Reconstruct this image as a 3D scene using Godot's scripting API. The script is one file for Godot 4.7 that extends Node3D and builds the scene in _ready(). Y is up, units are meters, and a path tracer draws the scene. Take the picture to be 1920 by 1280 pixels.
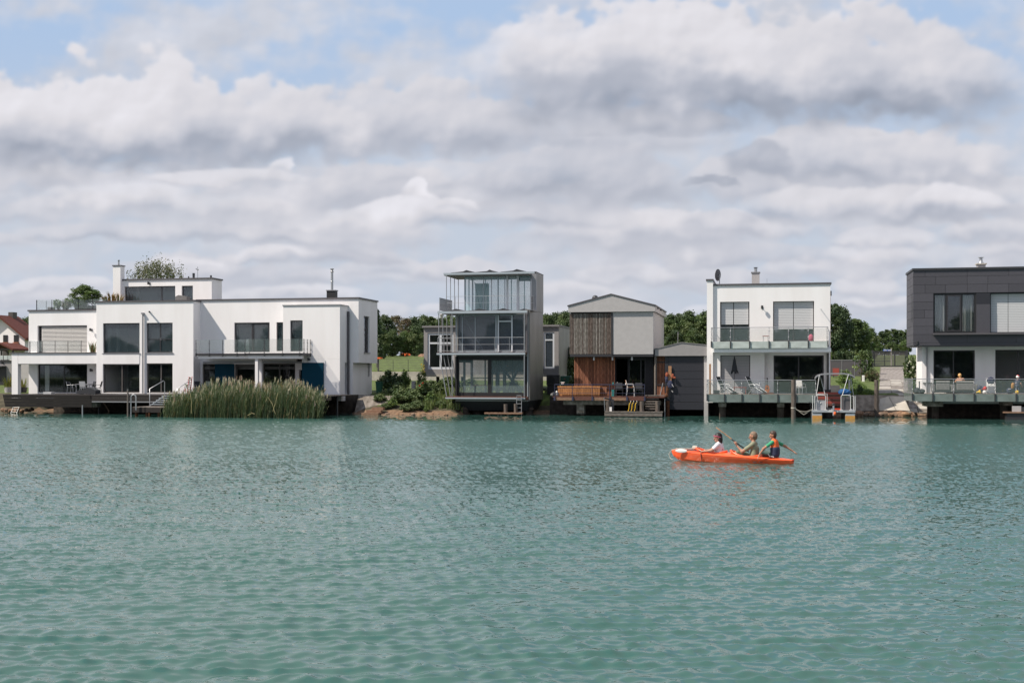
extends Node3D

# A lakeside row of modern houses on a bright, cloudy day.
# "Row frame": x runs along the house fronts, y up, z (called w) outwards over the water.
var row := Transform3D(Basis(Vector3.UP, deg_to_rad(-12.0)), Vector3(0, 0, -79.0))
var M := {}
var org := Vector3.ZERO
var rng := RandomNumberGenerator.new()

# ---------------------------------------------------------------- mesh collector
class B:
	var v := PackedVector3Array()
	var n := PackedVector3Array()
	var c := PackedColorArray()
	var o := Vector3.ZERO
	var col := Color(-1, 0, 0)
	func _init(at := Vector3.ZERO):
		o = at
	func put(p: Vector3, nn: Vector3):
		v.append(p - o)
		n.append(nn)
		if col.r >= 0.0:
			c.append(col)
	# corners counter-clockwise seen from outside
	func tri(a: Vector3, b: Vector3, d: Vector3):
		var nn = (b - a).cross(d - a).normalized()
		put(a, nn)
		put(d, nn)
		put(b, nn)
	func quad(a: Vector3, b: Vector3, d: Vector3, e: Vector3):
		tri(a, b, d)
		tri(a, d, e)
	func squad(a, b, d, e, na, nb, nd, ne):
		put(a, na)
		put(d, nd)
		put(b, nb)
		put(a, na)
		put(e, ne)
		put(d, nd)
	func box(x0: float, y0: float, z0: float, x1: float, y1: float, z1: float):
		hexa([Vector3(x0, y0, z0), Vector3(x1, y0, z0), Vector3(x1, y0, z1), Vector3(x0, y0, z1), Vector3(x0, y1, z0), Vector3(x1, y1, z0), Vector3(x1, y1, z1), Vector3(x0, y1, z1)])
	# eight corners: lower ring then upper ring, back-left, back-right, front-right, front-left
	func hexa(p: Array):
		quad(p[0], p[1], p[2], p[3])
		quad(p[7], p[6], p[5], p[4])
		quad(p[3], p[2], p[6], p[7])
		quad(p[1], p[0], p[4], p[5])
		quad(p[0], p[3], p[7], p[4])
		quad(p[2], p[1], p[5], p[6])
	# box with chamfered edges
	func cbox(x0: float, y0: float, z0: float, x1: float, y1: float, z1: float, e: float):
		var m = Vector3(x0 + x1, y0 + y1, z0 + z1) / 2.0
		var h = Vector3(x1 - x0, y1 - y0, z1 - z0) / 2.0
		var P = func(s: Vector3, axis: int) -> Vector3:
			var q = s * (h - Vector3.ONE * e)
			q[axis] = s[axis] * h[axis]
			return m + q
		for ax in 3:
			var u = (ax + 1) % 3
			var w = (ax + 2) % 3
			for s in [-1.0, 1.0]:
				var k = []
				for cc in [[-1, -1], [1, -1], [1, 1], [-1, 1]]:
					var q = Vector3.ZERO
					q[ax] = s
					q[u] = cc[0]
					q[w] = cc[1]
					k.append(P.call(q, ax))
				if s > 0:
					quad(k[0], k[1], k[2], k[3])
				else:
					quad(k[3], k[2], k[1], k[0])
			for su in [-1.0, 1.0]:
				for sw in [-1.0, 1.0]:
					var a = Vector3.ZERO
					var b = Vector3.ZERO
					a[ax] = -1
					b[ax] = 1
					a[u] = su
					b[u] = su
					a[w] = sw
					b[w] = sw
					if su * sw > 0:
						quad(P.call(a, u), P.call(b, u), P.call(b, w), P.call(a, w))
					else:
						quad(P.call(a, w), P.call(b, w), P.call(b, u), P.call(a, u))
		for sx in [-1.0, 1.0]:
			for sy in [-1.0, 1.0]:
				for sz in [-1.0, 1.0]:
					var s = Vector3(sx, sy, sz)
					if sx * sy * sz > 0:
						tri(P.call(s, 0), P.call(s, 1), P.call(s, 2))
					else:
						tri(P.call(s, 0), P.call(s, 2), P.call(s, 1))
	# a wall sheet with openings: origin, the two axes in its plane, size, thickness, holes [x0, y0, x1, y1]
	func panel(p: Vector3, ax: Vector3, ay: Vector3, W: float, H: float, t: float, holes: Array):
		var xs = [0.0, W]
		var ys = [0.0, H]
		for h in holes:
			for k in [h[0], h[2]]:
				xs.append(clampf(k, 0, W))
			for k in [h[1], h[3]]:
				ys.append(clampf(k, 0, H))
		xs.sort()
		ys.sort()
		var ux = []
		for x in xs:
			if ux.is_empty() or x - ux[-1] > 0.002:
				ux.append(x)
		var uy = []
		for y in ys:
			if uy.is_empty() or y - uy[-1] > 0.002:
				uy.append(y)
		var nn = ax.cross(ay)
		var nx = ux.size() - 1
		var ny = uy.size() - 1
		var solid = func(i: int, j: int) -> bool:
			if i < 0 or j < 0 or i >= nx or j >= ny:
				return false
			var cx = (ux[i] + ux[i + 1]) / 2
			var cy = (uy[j] + uy[j + 1]) / 2
			for h in holes:
				if cx > h[0] and cx < h[2] and cy > h[1] and cy < h[3]:
					return false
			return true
		for i in nx:
			for j in ny:
				if not solid.call(i, j):
					continue
				var a = p + ax * ux[i] + ay * uy[j]
				var b = p + ax * ux[i + 1] + ay * uy[j]
				var d = p + ax * ux[i + 1] + ay * uy[j + 1]
				var e = p + ax * ux[i] + ay * uy[j + 1]
				var k = nn * -t
				quad(a, b, d, e)
				quad(b + k, a + k, e + k, d + k)
				if not solid.call(i, j - 1):
					quad(a + k, b + k, b, a)
				if not solid.call(i, j + 1):
					quad(e, d, d + k, e + k)
				if not solid.call(i - 1, j):
					quad(a + k, a, e, e + k)
				if not solid.call(i + 1, j):
					quad(b, b + k, d + k, d)
	func tube(pts: Array, r, sides := 8, caps := true):
		var up = Vector3.UP
		var rings = []
		var nrm = []
		var last = Vector3.ZERO
		for i in pts.size():
			var t: Vector3 = pts[mini(i + 1, pts.size() - 1)] - pts[maxi(i - 1, 0)]
			t = t.normalized()
			if i == 0:
				last = t.cross(Vector3.UP if absf(t.y) < 0.9 else Vector3.RIGHT).normalized()
			last = (last - t * last.dot(t)).normalized()
			var bi = t.cross(last)
			var ring = []
			var nr = []
			var rr: float = r[i] if r is Array else r
			for k in sides:
				var a = TAU * k / sides
				var dd = last * cos(a) + bi * sin(a)
				ring.append(pts[i] + dd * rr)
				nr.append(dd)
			rings.append(ring)
			nrm.append(nr)
		for i in pts.size() - 1:
			for k in sides:
				var q = (k + 1) % sides
				squad(rings[i][k], rings[i][q], rings[i + 1][q], rings[i + 1][k], nrm[i][k], nrm[i][q], nrm[i + 1][q], nrm[i + 1][k])
		if caps:
			for k in range(1, sides - 1):
				tri(rings[0][0], rings[0][k + 1], rings[0][k])
				tri(rings[-1][0], rings[-1][k], rings[-1][k + 1])
	# profile [[radius, y], ...] from bottom to top turned about the vertical through p
	func lathe(p: Vector3, prof: Array, sides := 14, xf := Basis()):
		for i in prof.size() - 1:
			var dr = prof[i + 1][0] - prof[i][0]
			var dy = prof[i + 1][1] - prof[i][1]
			for k in sides:
				var a0 = TAU * k / sides
				var a1 = TAU * (k + 1) / sides
				var d0 = Vector3(cos(a0), 0, -sin(a0))
				var d1 = Vector3(cos(a1), 0, -sin(a1))
				var n0 = (xf * (d0 * dy - Vector3.UP * dr)).normalized()
				var n1 = (xf * (d1 * dy - Vector3.UP * dr)).normalized()
				squad(p + xf * (d0 * prof[i][0] + Vector3.UP * prof[i][1]), p + xf * (d1 * prof[i][0] + Vector3.UP * prof[i][1]), p + xf * (d1 * prof[i + 1][0] + Vector3.UP * prof[i + 1][1]), p + xf * (d0 * prof[i + 1][0] + Vector3.UP * prof[i + 1][1]), n0, n1, n1, n0)
	func ball(p: Vector3, r: Vector3, seg := 10, jitter := 0.0, sd := 0):
		var g = RandomNumberGenerator.new()
		g.seed = sd
		var grid = []
		for j in seg / 2 + 1:
			var rowp = []
			for i in seg:
				var la = PI * j / (seg / 2) - PI / 2
				var lo = TAU * i / seg
				var dd = Vector3(cos(la) * cos(lo), sin(la), -cos(la) * sin(lo))
				var s = 1.0 + (g.randf() - 0.5) * jitter
				if (j == 0 or j == seg / 2) and i > 0:
					rowp.append(rowp[0])
				else:
					rowp.append(dd * r * s)
			grid.append(rowp)
		for j in seg / 2:
			for i in seg:
				var q = (i + 1) % seg
				var a = grid[j][i]
				var b = grid[j][q]
				var d = grid[j + 1][q]
				var e = grid[j + 1][i]
				if jitter > 0.0:
					quad(p + a, p + b, p + d, p + e)
				else:
					squad(p + a, p + b, p + d, p + e, (a / r / r).normalized(), (b / r / r).normalized(), (d / r / r).normalized(), (e / r / r).normalized())
	# outline in x, y (counter-clockwise seen from +z) pulled from z0 to z1
	func prism(poly: PackedVector2Array, z0: float, z1: float):
		var idx = Geometry2D.triangulate_polygon(poly)
		for k in range(0, idx.size(), 3):
			var a = poly[idx[k]]
			var b = poly[idx[k + 1]]
			var d = poly[idx[k + 2]]
			if (b - a).cross(d - a) < 0:
				var t = b
				b = d
				d = t
			tri(Vector3(a.x, a.y, z1), Vector3(b.x, b.y, z1), Vector3(d.x, d.y, z1))
			tri(Vector3(a.x, a.y, z0), Vector3(d.x, d.y, z0), Vector3(b.x, b.y, z0))
		for k in poly.size():
			var a = poly[k]
			var b = poly[(k + 1) % poly.size()]
			quad(Vector3(a.x, a.y, z0), Vector3(b.x, b.y, z0), Vector3(b.x, b.y, z1), Vector3(a.x, a.y, z1))
	func mesh() -> ArrayMesh:
		var a = []
		a.resize(Mesh.ARRAY_MAX)
		a[Mesh.ARRAY_VERTEX] = v
		a[Mesh.ARRAY_NORMAL] = n
		if c.size() == v.size():
			a[Mesh.ARRAY_COLOR] = c
		var m = ArrayMesh.new()
		m.add_surface_from_arrays(Mesh.PRIMITIVE_TRIANGLES, a)
		return m

# ---------------------------------------------------------------- naming and placing
func numbered(par: Node, called: String) -> String:
	var s = called
	var k = 0
	while par.has_node(NodePath(s)):
		k += 1
		s = "%s_%03d" % [called, k]
	return s

func tag(o: Node3D, label: String, category: String, group := "", kind := ""):
	if label:
		o.set_meta("label", label)
	if category:
		o.set_meta("category", category)
	if group:
		o.set_meta("group", group)
	if kind:
		o.set_meta("kind", kind)
	return o

# a thing standing at "at" in the row frame; shapes built after it use row coordinates
func thing(called: String, label: String, category: String, at: Vector3, group := "") -> Node3D:
	var o = Node3D.new()
	o.name = numbered(self, called)
	add_child(o, true)
	o.transform = row * Transform3D(Basis(), at)
	org = at
	return tag(o, label, category, group)

# a thing with its own place and turn in the world; shapes built after it are local
func free_thing(called: String, label: String, category: String, at: Vector3, turn := 0.0, group := "") -> Node3D:
	var o = Node3D.new()
	o.name = numbered(self, called)
	add_child(o, true)
	o.transform = Transform3D(Basis(Vector3.UP, turn), at)
	org = Vector3.ZERO
	return tag(o, label, category, group)

func nb() -> B:
	return B.new(org)

func part(par: Node3D, called: String, b: B, m: Material) -> MeshInstance3D:
	return part_mesh(par, called, b.mesh(), m)

func part_mesh(par: Node3D, called: String, mesh: Mesh, m: Material) -> MeshInstance3D:
	var o = MeshInstance3D.new()
	o.name = numbered(par, called)
	o.mesh = mesh
	o.material_override = m
	par.add_child(o, true)
	return o

func group_node(par: Node3D, called: String, at := Vector3.ZERO) -> Node3D:
	var o = Node3D.new()
	o.name = numbered(par, called)
	o.position = at
	par.add_child(o, true)
	return o

func bx(par: Node3D, called: String, m: Material, x0: float, y0: float, z0: float, x1: float, y1: float, z1: float) -> MeshInstance3D:
	var b = nb()
	b.box(minf(x0, x1), minf(y0, y1), minf(z0, z1), maxf(x0, x1), maxf(y0, y1), maxf(z0, z1))
	return part(par, called, b, m)

func tb(par: Node3D, called: String, m: Material, pts: Array, r, sides := 8) -> MeshInstance3D:
	var b = nb()
	b.tube(pts, r, sides)
	return part(par, called, b, m)

func dup(o: Node3D, at: Transform3D, label := "", group := "") -> Node3D:
	var r = o.duplicate()
	r.name = numbered(self, String(o.name).rstrip("0123456789").trim_suffix("_"))
	add_child(r, true)
	r.transform = at
	if label:
		r.set_meta("label", label)
	if group:
		r.set_meta("group", group)
	return r

# ---------------------------------------------------------------- materials
func noise_tex(sd: int, freq: float, lo: Color, hi: Color, oct := 4, normal := false, size := 512, bump := 4.0) -> NoiseTexture2D:
	var f = FastNoiseLite.new()
	f.seed = sd
	f.noise_type = FastNoiseLite.TYPE_SIMPLEX_SMOOTH
	f.frequency = freq
	f.fractal_octaves = oct
	var t = NoiseTexture2D.new()
	t.width = size
	t.height = size
	t.seamless = true
	t.noise = f
	if normal:
		t.as_normal_map = true
		t.bump_strength = bump
	else:
		var g = Gradient.new()
		g.set_color(0, lo)
		g.set_color(1, hi)
		t.color_ramp = g
	return t

func mat(r: float, g: float, b: float, rough := 0.8, metal := 0.0) -> StandardMaterial3D:
	var m = StandardMaterial3D.new()
	m.albedo_color = Color(r, g, b).linear_to_srgb()
	m.roughness = rough
	m.metallic = metal
	return m

func grain(m: StandardMaterial3D, tex: Texture2D, scale: Vector3, nrm: Texture2D = null, ns := 0.5) -> StandardMaterial3D:
	m.albedo_texture = tex
	m.uv1_triplanar = true
	m.uv1_scale = scale
	if nrm:
		m.normal_enabled = true
		m.normal_texture = nrm
		m.normal_scale = ns
	return m

func pane_mat(r: float, g: float, b: float, a: float) -> StandardMaterial3D:
	var m = mat(r, g, b, 0.02)
	m.albedo_color.a = a
	m.transparency = BaseMaterial3D.TRANSPARENCY_ALPHA
	return m

func make_materials():
	var fine = noise_tex(1, 0.02, Color(0.95, 0.95, 0.95), Color(1, 1, 1))
	var mild = noise_tex(2, 0.01, Color(0.84, 0.84, 0.83), Color(1, 1, 1), 5)
	var strong = noise_tex(3, 0.012, Color(0.55, 0.53, 0.5), Color(1, 1, 1), 5)
	var wood = noise_tex(4, 0.02, Color(0.6, 0.55, 0.5), Color(1, 1, 1), 4)
	var bump = noise_tex(5, 0.05, Color.BLACK, Color.WHITE, 4, true, 512, 3.0)
	var streak = noise_tex(12, 0.01, Color(0.965, 0.96, 0.955), Color(1, 1, 1), 5)
	M.white = grain(mat(0.885, 0.855, 0.857, 0.85), streak, Vector3(0.16, 0.025, 0.16))
	M.white2 = grain(mat(0.86, 0.83, 0.832, 0.85), streak, Vector3(0.2, 0.05, 0.2))
	M.render_grey = grain(mat(0.44, 0.415, 0.412, 0.85), fine, Vector3(0.2, 0.2, 0.2))
	M.render_dark = grain(mat(0.3, 0.282, 0.28, 0.85), fine, Vector3(0.2, 0.2, 0.2))
	M.cap = grain(mat(0.115, 0.105, 0.112, 0.5, 0.2), fine, Vector3(0.5, 0.5, 0.5))
	M.cap_light = mat(0.3, 0.295, 0.31, 0.4, 0.3)
	M.frame = mat(0.032, 0.03, 0.034, 0.45)
	M.frame_brown = mat(0.085, 0.075, 0.07, 0.5)
	M.frame_white = mat(0.62, 0.64, 0.68, 0.45)
	M.black = mat(0.012, 0.012, 0.014, 0.55)
	M.inside = grain(mat(0.085, 0.083, 0.085, 0.9), strong, Vector3(0.3, 0.3, 0.3))  # dark colour carries the dimness of the rooms
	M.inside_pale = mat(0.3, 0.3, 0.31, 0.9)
	M.curtain = mat(0.6, 0.63, 0.6, 0.9)
	M.curtain.backlight_enabled = true
	M.curtain.backlight = Color(0.3, 0.32, 0.3)
	M.pane = pane_mat(0.03, 0.04, 0.045, 0.1)
	M.pane_clear = pane_mat(0.35, 0.5, 0.48, 0.06)
	M.pane_teal = pane_mat(0.3, 0.55, 0.57, 0.24)
	M.pane_dark = pane_mat(0.075, 0.095, 0.12, 0.42)
	M.pane_sky_tint = pane_mat(0.1, 0.145, 0.17, 0.4)  # bluish tint in the glass colour stands in for reflected sky
	M.pane_tower = pane_mat(0.4, 0.52, 0.54, 0.17)
	M.pane_mid = pane_mat(0.17, 0.2, 0.235, 0.36)
	M.glass = pane_mat(0.4, 0.5, 0.48, 0.09)
	M.fascia = grain(mat(0.21, 0.25, 0.24, 0.16), mild, Vector3(0.23, 0.4, 0.23))
	M.fascia_light = grain(mat(0.58, 0.63, 0.61, 0.16), mild, Vector3(0.23, 0.4, 0.23))
	M.steel = mat(0.46, 0.46, 0.47, 0.35, 0.75)
	M.steel_paint = mat(0.42, 0.46, 0.5, 0.45, 0.3)
	M.steel_dark = mat(0.06, 0.06, 0.065, 0.45, 0.4)
	M.zinc = grain(mat(0.31, 0.285, 0.268, 0.45, 0.3), mild, Vector3(0.12, 0.05, 0.12))
	M.shutter = mat(0.52, 0.52, 0.53, 0.55)
	M.shutter_grey = mat(0.36, 0.355, 0.37, 0.55)
	M.blind = mat(0.36, 0.34, 0.335, 0.5)
	M.blue = mat(0.004, 0.042, 0.072, 0.5)
	M.blue.metallic_specular = 0.2
	M.deck_dark = grain(mat(0.03, 0.023, 0.022, 0.8), wood, Vector3(0.15, 2.5, 0.4))
	M.deck_brown = grain(mat(0.18, 0.075, 0.055, 0.7), wood, Vector3(0.3, 2.5, 0.3))
	M.deck_pale = grain(mat(0.36, 0.22, 0.15, 0.8), wood, Vector3(0.3, 3, 0.3))
	M.grey_wood = grain(mat(0.24, 0.215, 0.2, 0.85), wood, Vector3(0.3, 2, 0.3))
	M.pile = grain(mat(0.2, 0.165, 0.145, 0.9), strong, Vector3(1.6, 0.25, 1.6), bump, 0.5)
	M.cedar = []
	for k in 5:
		var g = 0.75 + 0.13 * k
		M.cedar.append(grain(mat(0.5 * g, 0.22 * g, 0.13 * g, 0.75), wood, Vector3(2.5, 0.25, 2.5)))
	M.slat_old = []
	for q in [[0.24, 0.215, 0.195], [0.19, 0.165, 0.15], [0.15, 0.12, 0.108], [0.29, 0.265, 0.245], [0.165, 0.125, 0.108]]:
		M.slat_old.append(grain(mat(q[0] * 1.3, q[1] * 1.3, q[2] * 1.3, 0.85), strong, Vector3(2, 0.4, 2)))
	M.pine = []
	for k in 4:
		var g = 0.8 + 0.14 * k
		M.pine.append(grain(mat(0.55 * g, 0.24 * g, 0.085 * g, 0.6), wood, Vector3(2, 0.4, 2)))
	M.clad = []
	for k in 4:
		var g = 0.92 + 0.06 * k
		M.clad.append(grain(mat(0.07 * g, 0.066 * g, 0.079 * g, 0.55), fine, Vector3(0.4, 0.4, 0.4)))
	M.clad_back = mat(0.02, 0.02, 0.024, 0.8)
	M.door_dark = grain(mat(0.022, 0.022, 0.03, 0.55), fine, Vector3(0.5, 0.5, 0.5))
	M.concrete = grain(mat(0.34, 0.3, 0.265, 0.9), strong, Vector3(0.35, 0.35, 0.35), bump, 0.3)
	M.concrete_pale = grain(mat(0.5, 0.46, 0.41, 0.9), mild, Vector3(0.2, 0.2, 0.2), bump, 0.3)
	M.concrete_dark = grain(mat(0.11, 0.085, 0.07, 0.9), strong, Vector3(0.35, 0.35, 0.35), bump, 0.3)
	M.rust = grain(mat(0.2, 0.075, 0.03, 0.9), strong, Vector3(0.8, 0.8, 0.8))
	M.tile = grain(mat(0.2, 0.05, 0.035, 0.8), strong, Vector3(1.2, 1.2, 1.2))
	M.roof_grey = mat(0.2, 0.19, 0.19, 0.7)
	M.rock = []
	for q in [[0.42, 0.25, 0.16], [0.34, 0.24, 0.18], [0.5, 0.3, 0.18], [0.3, 0.2, 0.14]]:
		M.rock.append(grain(mat(q[0], q[1], q[2], 0.9), strong, Vector3(1, 1, 1), bump, 0.8))
	M.ground = grain(mat(0.11, 0.095, 0.055, 0.95), strong, Vector3(0.17, 0.17, 0.17), bump, 0.6)
	M.grass = grain(mat(0.13, 0.185, 0.035, 0.95), strong, Vector3(0.25, 0.25, 0.25), bump, 0.6)
	M.sand = grain(mat(0.31, 0.195, 0.12, 0.95), strong, Vector3(0.5, 0.5, 0.5), bump, 0.6)
	M.paving = grain(mat(0.4, 0.36, 0.34, 0.9), strong, Vector3(0.35, 0.35, 0.35), bump, 0.6)
	M.bark = grain(mat(0.12, 0.09, 0.065, 0.95), strong, Vector3(1, 0.2, 1))
	M.bark_pale = grain(mat(0.4, 0.38, 0.34, 0.95), strong, Vector3(1, 1.5, 1))
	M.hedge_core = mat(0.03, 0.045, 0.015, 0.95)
	M.leaf = mat(1, 1, 1, 0.6)
	M.leaf.vertex_color_use_as_albedo = true
	M.leaf.backlight_enabled = true
	M.leaf.backlight = Color(0.7, 0.7, 0.45)
	M.skin = mat(1, 1, 1, 0.75)
	M.skin.vertex_color_use_as_albedo = true
	M.orange = mat(0.97, 0.125, 0.035, 0.28)
	M.orange.clearcoat_enabled = true
	M.orange.clearcoat = 0.4
	M.orange_dark = mat(0.5, 0.045, 0.012, 0.4)
	M.vest = mat(0.85, 0.14, 0.03, 0.8)
	M.navy = mat(0.03, 0.035, 0.075, 0.8)
	M.cloth_dark = mat(0.028, 0.03, 0.036, 0.85)
	M.cloth_grey = grain(mat(0.21, 0.2, 0.2, 0.9), mild, Vector3(1, 1, 1))
	M.plastic_white = mat(0.78, 0.76, 0.74, 0.5)
	M.red = mat(0.55, 0.02, 0.025, 0.5)
	M.gear_orange_shaded = mat(0.3, 0.075, 0.035, 0.8)  # orange dulled in the colour to put the boathouse shade on it
	M.rail_white = mat(0.5, 0.5, 0.5, 0.5)
	M.wine = mat(0.3, 0.06, 0.045, 0.6)
	M.pink = mat(0.5, 0.09, 0.16, 0.8)
	M.yellow = mat(0.8, 0.5, 0.03, 0.6)
	M.green = mat(0.012, 0.09, 0.055, 0.5)
	M.teal = mat(0.02, 0.16, 0.16, 0.6)
	M.cobalt = mat(0.012, 0.085, 0.24, 0.7)
	M.sign_blue = mat(0.03, 0.1, 0.4, 0.5)
	M.ochre = grain(mat(0.6, 0.3, 0.07, 0.5, 0.0), mild, Vector3(0.5, 0.5, 0.5))
	M.alu = mat(0.55, 0.56, 0.58, 0.38, 0.6)
	M.rope = mat(0.45, 0.42, 0.36, 0.9)
	M.terracotta = mat(0.45, 0.16, 0.07, 0.85)
	M.mesh_grey = pane_mat(0.2, 0.2, 0.2, 0.62)
	M.mesh_grey.roughness = 0.7
	M.guitar = mat(0.4, 0.12, 0.03, 0.3)
	M.tan_wood = grain(mat(0.55, 0.3, 0.16, 0.6), wood, Vector3(2, 2, 2))
	M.hair_black = mat(0.012, 0.009, 0.009, 0.5)
	M.hair_ash = mat(0.2, 0.13, 0.085, 0.6)
	M.hair_brown = mat(0.055, 0.028, 0.018, 0.55)
	M.hair_blond = mat(0.6, 0.34, 0.13, 0.6)
	M.water = mat(0.036, 0.1, 0.082, 0.05)
	M.water.metallic_specular = 0.5
	M.water.normal_enabled = true
	M.water.normal_texture = noise_tex(8, 0.02, Color.BLACK, Color.WHITE, 5, true, 1024, 6.0)
	M.water.uv1_triplanar = true
	M.water.uv1_world_triplanar = true
	M.water.uv1_scale = Vector3(0.35, 0.35, 0.75)
	M.water.normal_scale = 0.12
	# the sheet near the houses: smooth in their lee, then finely ruffled, then open water whose ripples are modelled
	M.water_ruffled = mat(0.039, 0.103, 0.087, 1.0)
	M.water_ruffled.metallic_specular = 0.5
	var im = Image.create(4, 256, false, Image.FORMAT_RGB8)
	for y in 256:
		var w = y / 255.0 * 90.0 - 10.0
		var r = lerpf(lerpf(0.045, 0.25, smoothstep(4.0, 13.0, w)), 0.055, smoothstep(30.0, 60.0, w))
		for x in 4:
			im.set_pixel(x, y, Color(r, r, r))
	M.water_ruffled.roughness_texture = ImageTexture.create_from_image(im)
	M.water_ruffled.roughness_texture_channel = BaseMaterial3D.TEXTURE_CHANNEL_RED

# ---------------------------------------------------------------- sky
# clouds as banks: centre x, base y, half width, height, top tone, base tone (in units of a 2245-unit focal plane, x right of north-facing axis + 960, y down from horizon at 700)
func make_sky() -> ImageTexture:
	var f = FastNoiseLite.new()
	f.seed = 21
	f.noise_type = FastNoiseLite.TYPE_PERLIN
	f.frequency = 1.0
	f.fractal_octaves = 3
	f.fractal_gain = 0.42
	var f2 = FastNoiseLite.new()
	f2.seed = 33
	f2.noise_type = FastNoiseLite.TYPE_PERLIN
	f2.frequency = 1.0
	f2.fractal_octaves = 5
	f2.fractal_gain = 0.55
	# the whole dome, coarse
	var W = 528
	var H = 256
	var im = Image.create(W, H, false, Image.FORMAT_RGBF)
	for y in H:
		var el = PI / 2 - PI * (y + 0.5) / H
		for x in W:
			if el < -0.02:
				im.set_pixel(x, y, Color(0.3, 0.36, 0.36))
				continue
			var az = TAU * (x - 7.5) / 512.0
			var d = Vector3(sin(az) * cos(el), sin(el), -cos(az) * cos(el))
			im.set_pixel(x, y, dome(d, f, f2))
	im.resize(4224, 2048, Image.INTERPOLATE_CUBIC)
	im = im.get_region(Rect2i(64, 0, 4096, 2048))
	# the part over the far shore, fine
	var banks = []
	var g = RandomNumberGenerator.new()
	g.seed = 5
	for k in 170:
		var q = k / 169.0
		var by = lerpf(325, 668, pow(q, 0.75)) + g.randf_range(-22, 22)
		var hgt = lerpf(85, 14, q) * g.randf_range(0.6, 1.3)
		var top = g.randf_range(0.64, 0.8)
		banks.append([g.randf_range(-300, 2220), by, lerpf(165, 60, q) * g.randf_range(0.5, 1.5), hgt, top, g.randf_range(0.5, 0.575), g.randf_range(0.45, 0.9)])
	banks.sort_custom(func(a, b): return a[1] > b[1])
	banks.append_array([
		[980, 275, 420, 110, 0.66, 0.5, 0.8], [720, 285, 330, 150, 0.68, 0.44, 0.9],
		[1080, 372, 240, 125, 0.6, 0.42, 0.85], [1330, 350, 60, 20, 0.45, 0.4, 0.8],
		[130, 308, 480, 225, 0.76, 0.36, 1.0], [470, 285, 260, 150, 0.72, 0.42, 0.9],
		[1640, 335, 310, 125, 0.68, 0.44, 0.95], [1420, 330, 90, 75, 0.5, 0.42, 0.8],
		[1260, 245, 140, 55, 0.66, 0.45, 0.9], [1400, 216, 540, 250, 0.72, 0.34, 1.0], [1640, 195, 330, 190, 0.68, 0.37, 0.9], [1180, 165, 330, 190, 0.76, 0.44, 0.9],
		[420, 343, 170, 32, 0.79, 0.6, 0.7], [524, 330, 34, 36, 0.82, 0.66, 0.8],
		[775, 408, 110, 50, 0.83, 0.62, 0.8], [772, 366, 30, 36, 0.85, 0.66, 0.8], [855, 392, 44, 28, 0.8, 0.6, 0.75],
		[1600, 412, 260, 80, 0.72, 0.42, 0.85], [1780, 405, 110, 66, 0.82, 0.5, 0.85],
		[490, 482, 60, 26, 0.78, 0.6, 0.65], [300, 450, 330, 42, 0.66, 0.45, 0.7],
	])
	var x0 = int(4096 * atan2(-1120, 2245) / TAU)
	var x1 = int(4096 * atan2(1120, 2245) / TAU)
	var y0 = int(2048 * (0.5 - atan2(790, 2245) / PI))
	for y in range(y0, 1026):
		var el = PI / 2 - PI * (y + 0.5) / 2048
		var yl = 700 - 2245 * tan(maxf(el, 0.0)) * 1.13
		var yh = 700 - 2245 * tan(maxf(el, 0.0))
		var near = []
		for q in banks:
			if yl < q[1] + 45.0 and yh > q[1] - q[3] * 1.75 - 30.0:
				near.append(q)
		for x in range(x0, x1):
			var az = TAU * (x + 0.5) / 4096
			var d = Vector3(sin(az) * cos(el), sin(el), -cos(az) * cos(el))
			var X = 960 + 2245 * tan(az)
			var Yp = 700 - 2245 * tan(maxf(el, 0.0)) / cos(az)
			var c = over_shore(X, Yp, near, f, f2)
			var e = minf(minf(smoothstep(0, 140, X + 140), smoothstep(0, 140, 2060 - X)), smoothstep(-70, 10, Yp))
			var xi = posmod(x, 4096)
			im.set_pixel(xi, y, im.get_pixel(xi, y).lerp(c, e))
	return ImageTexture.create_from_image(im)

func dome(d: Vector3, f: FastNoiseLite, f2: FastNoiseLite) -> Color:
	var t = clampf(d.y, 0, 1)
	var c = Color(0.56, 0.63, 0.74).lerp(Color(0.2, 0.36, 0.66), pow(t, 0.55))
	var p = Vector2(d.x, d.z) / (t + 0.16)
	var n = f2.get_noise_2d(p.x * 0.8 + 3.0, p.y * 0.8)
	var cov = smoothstep(-0.22, 0.28, n + 0.22 * (1.0 - t))
	var sh = smoothstep(-0.5, 0.5, f.get_noise_2d(p.x * 1.1 + 9.0, p.y * 1.1))
	var cc = Color(0.46, 0.48, 0.54).lerp(Color(0.78, 0.77, 0.78), sh)
	return c.lerp(cc, cov * 0.9)

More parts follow.
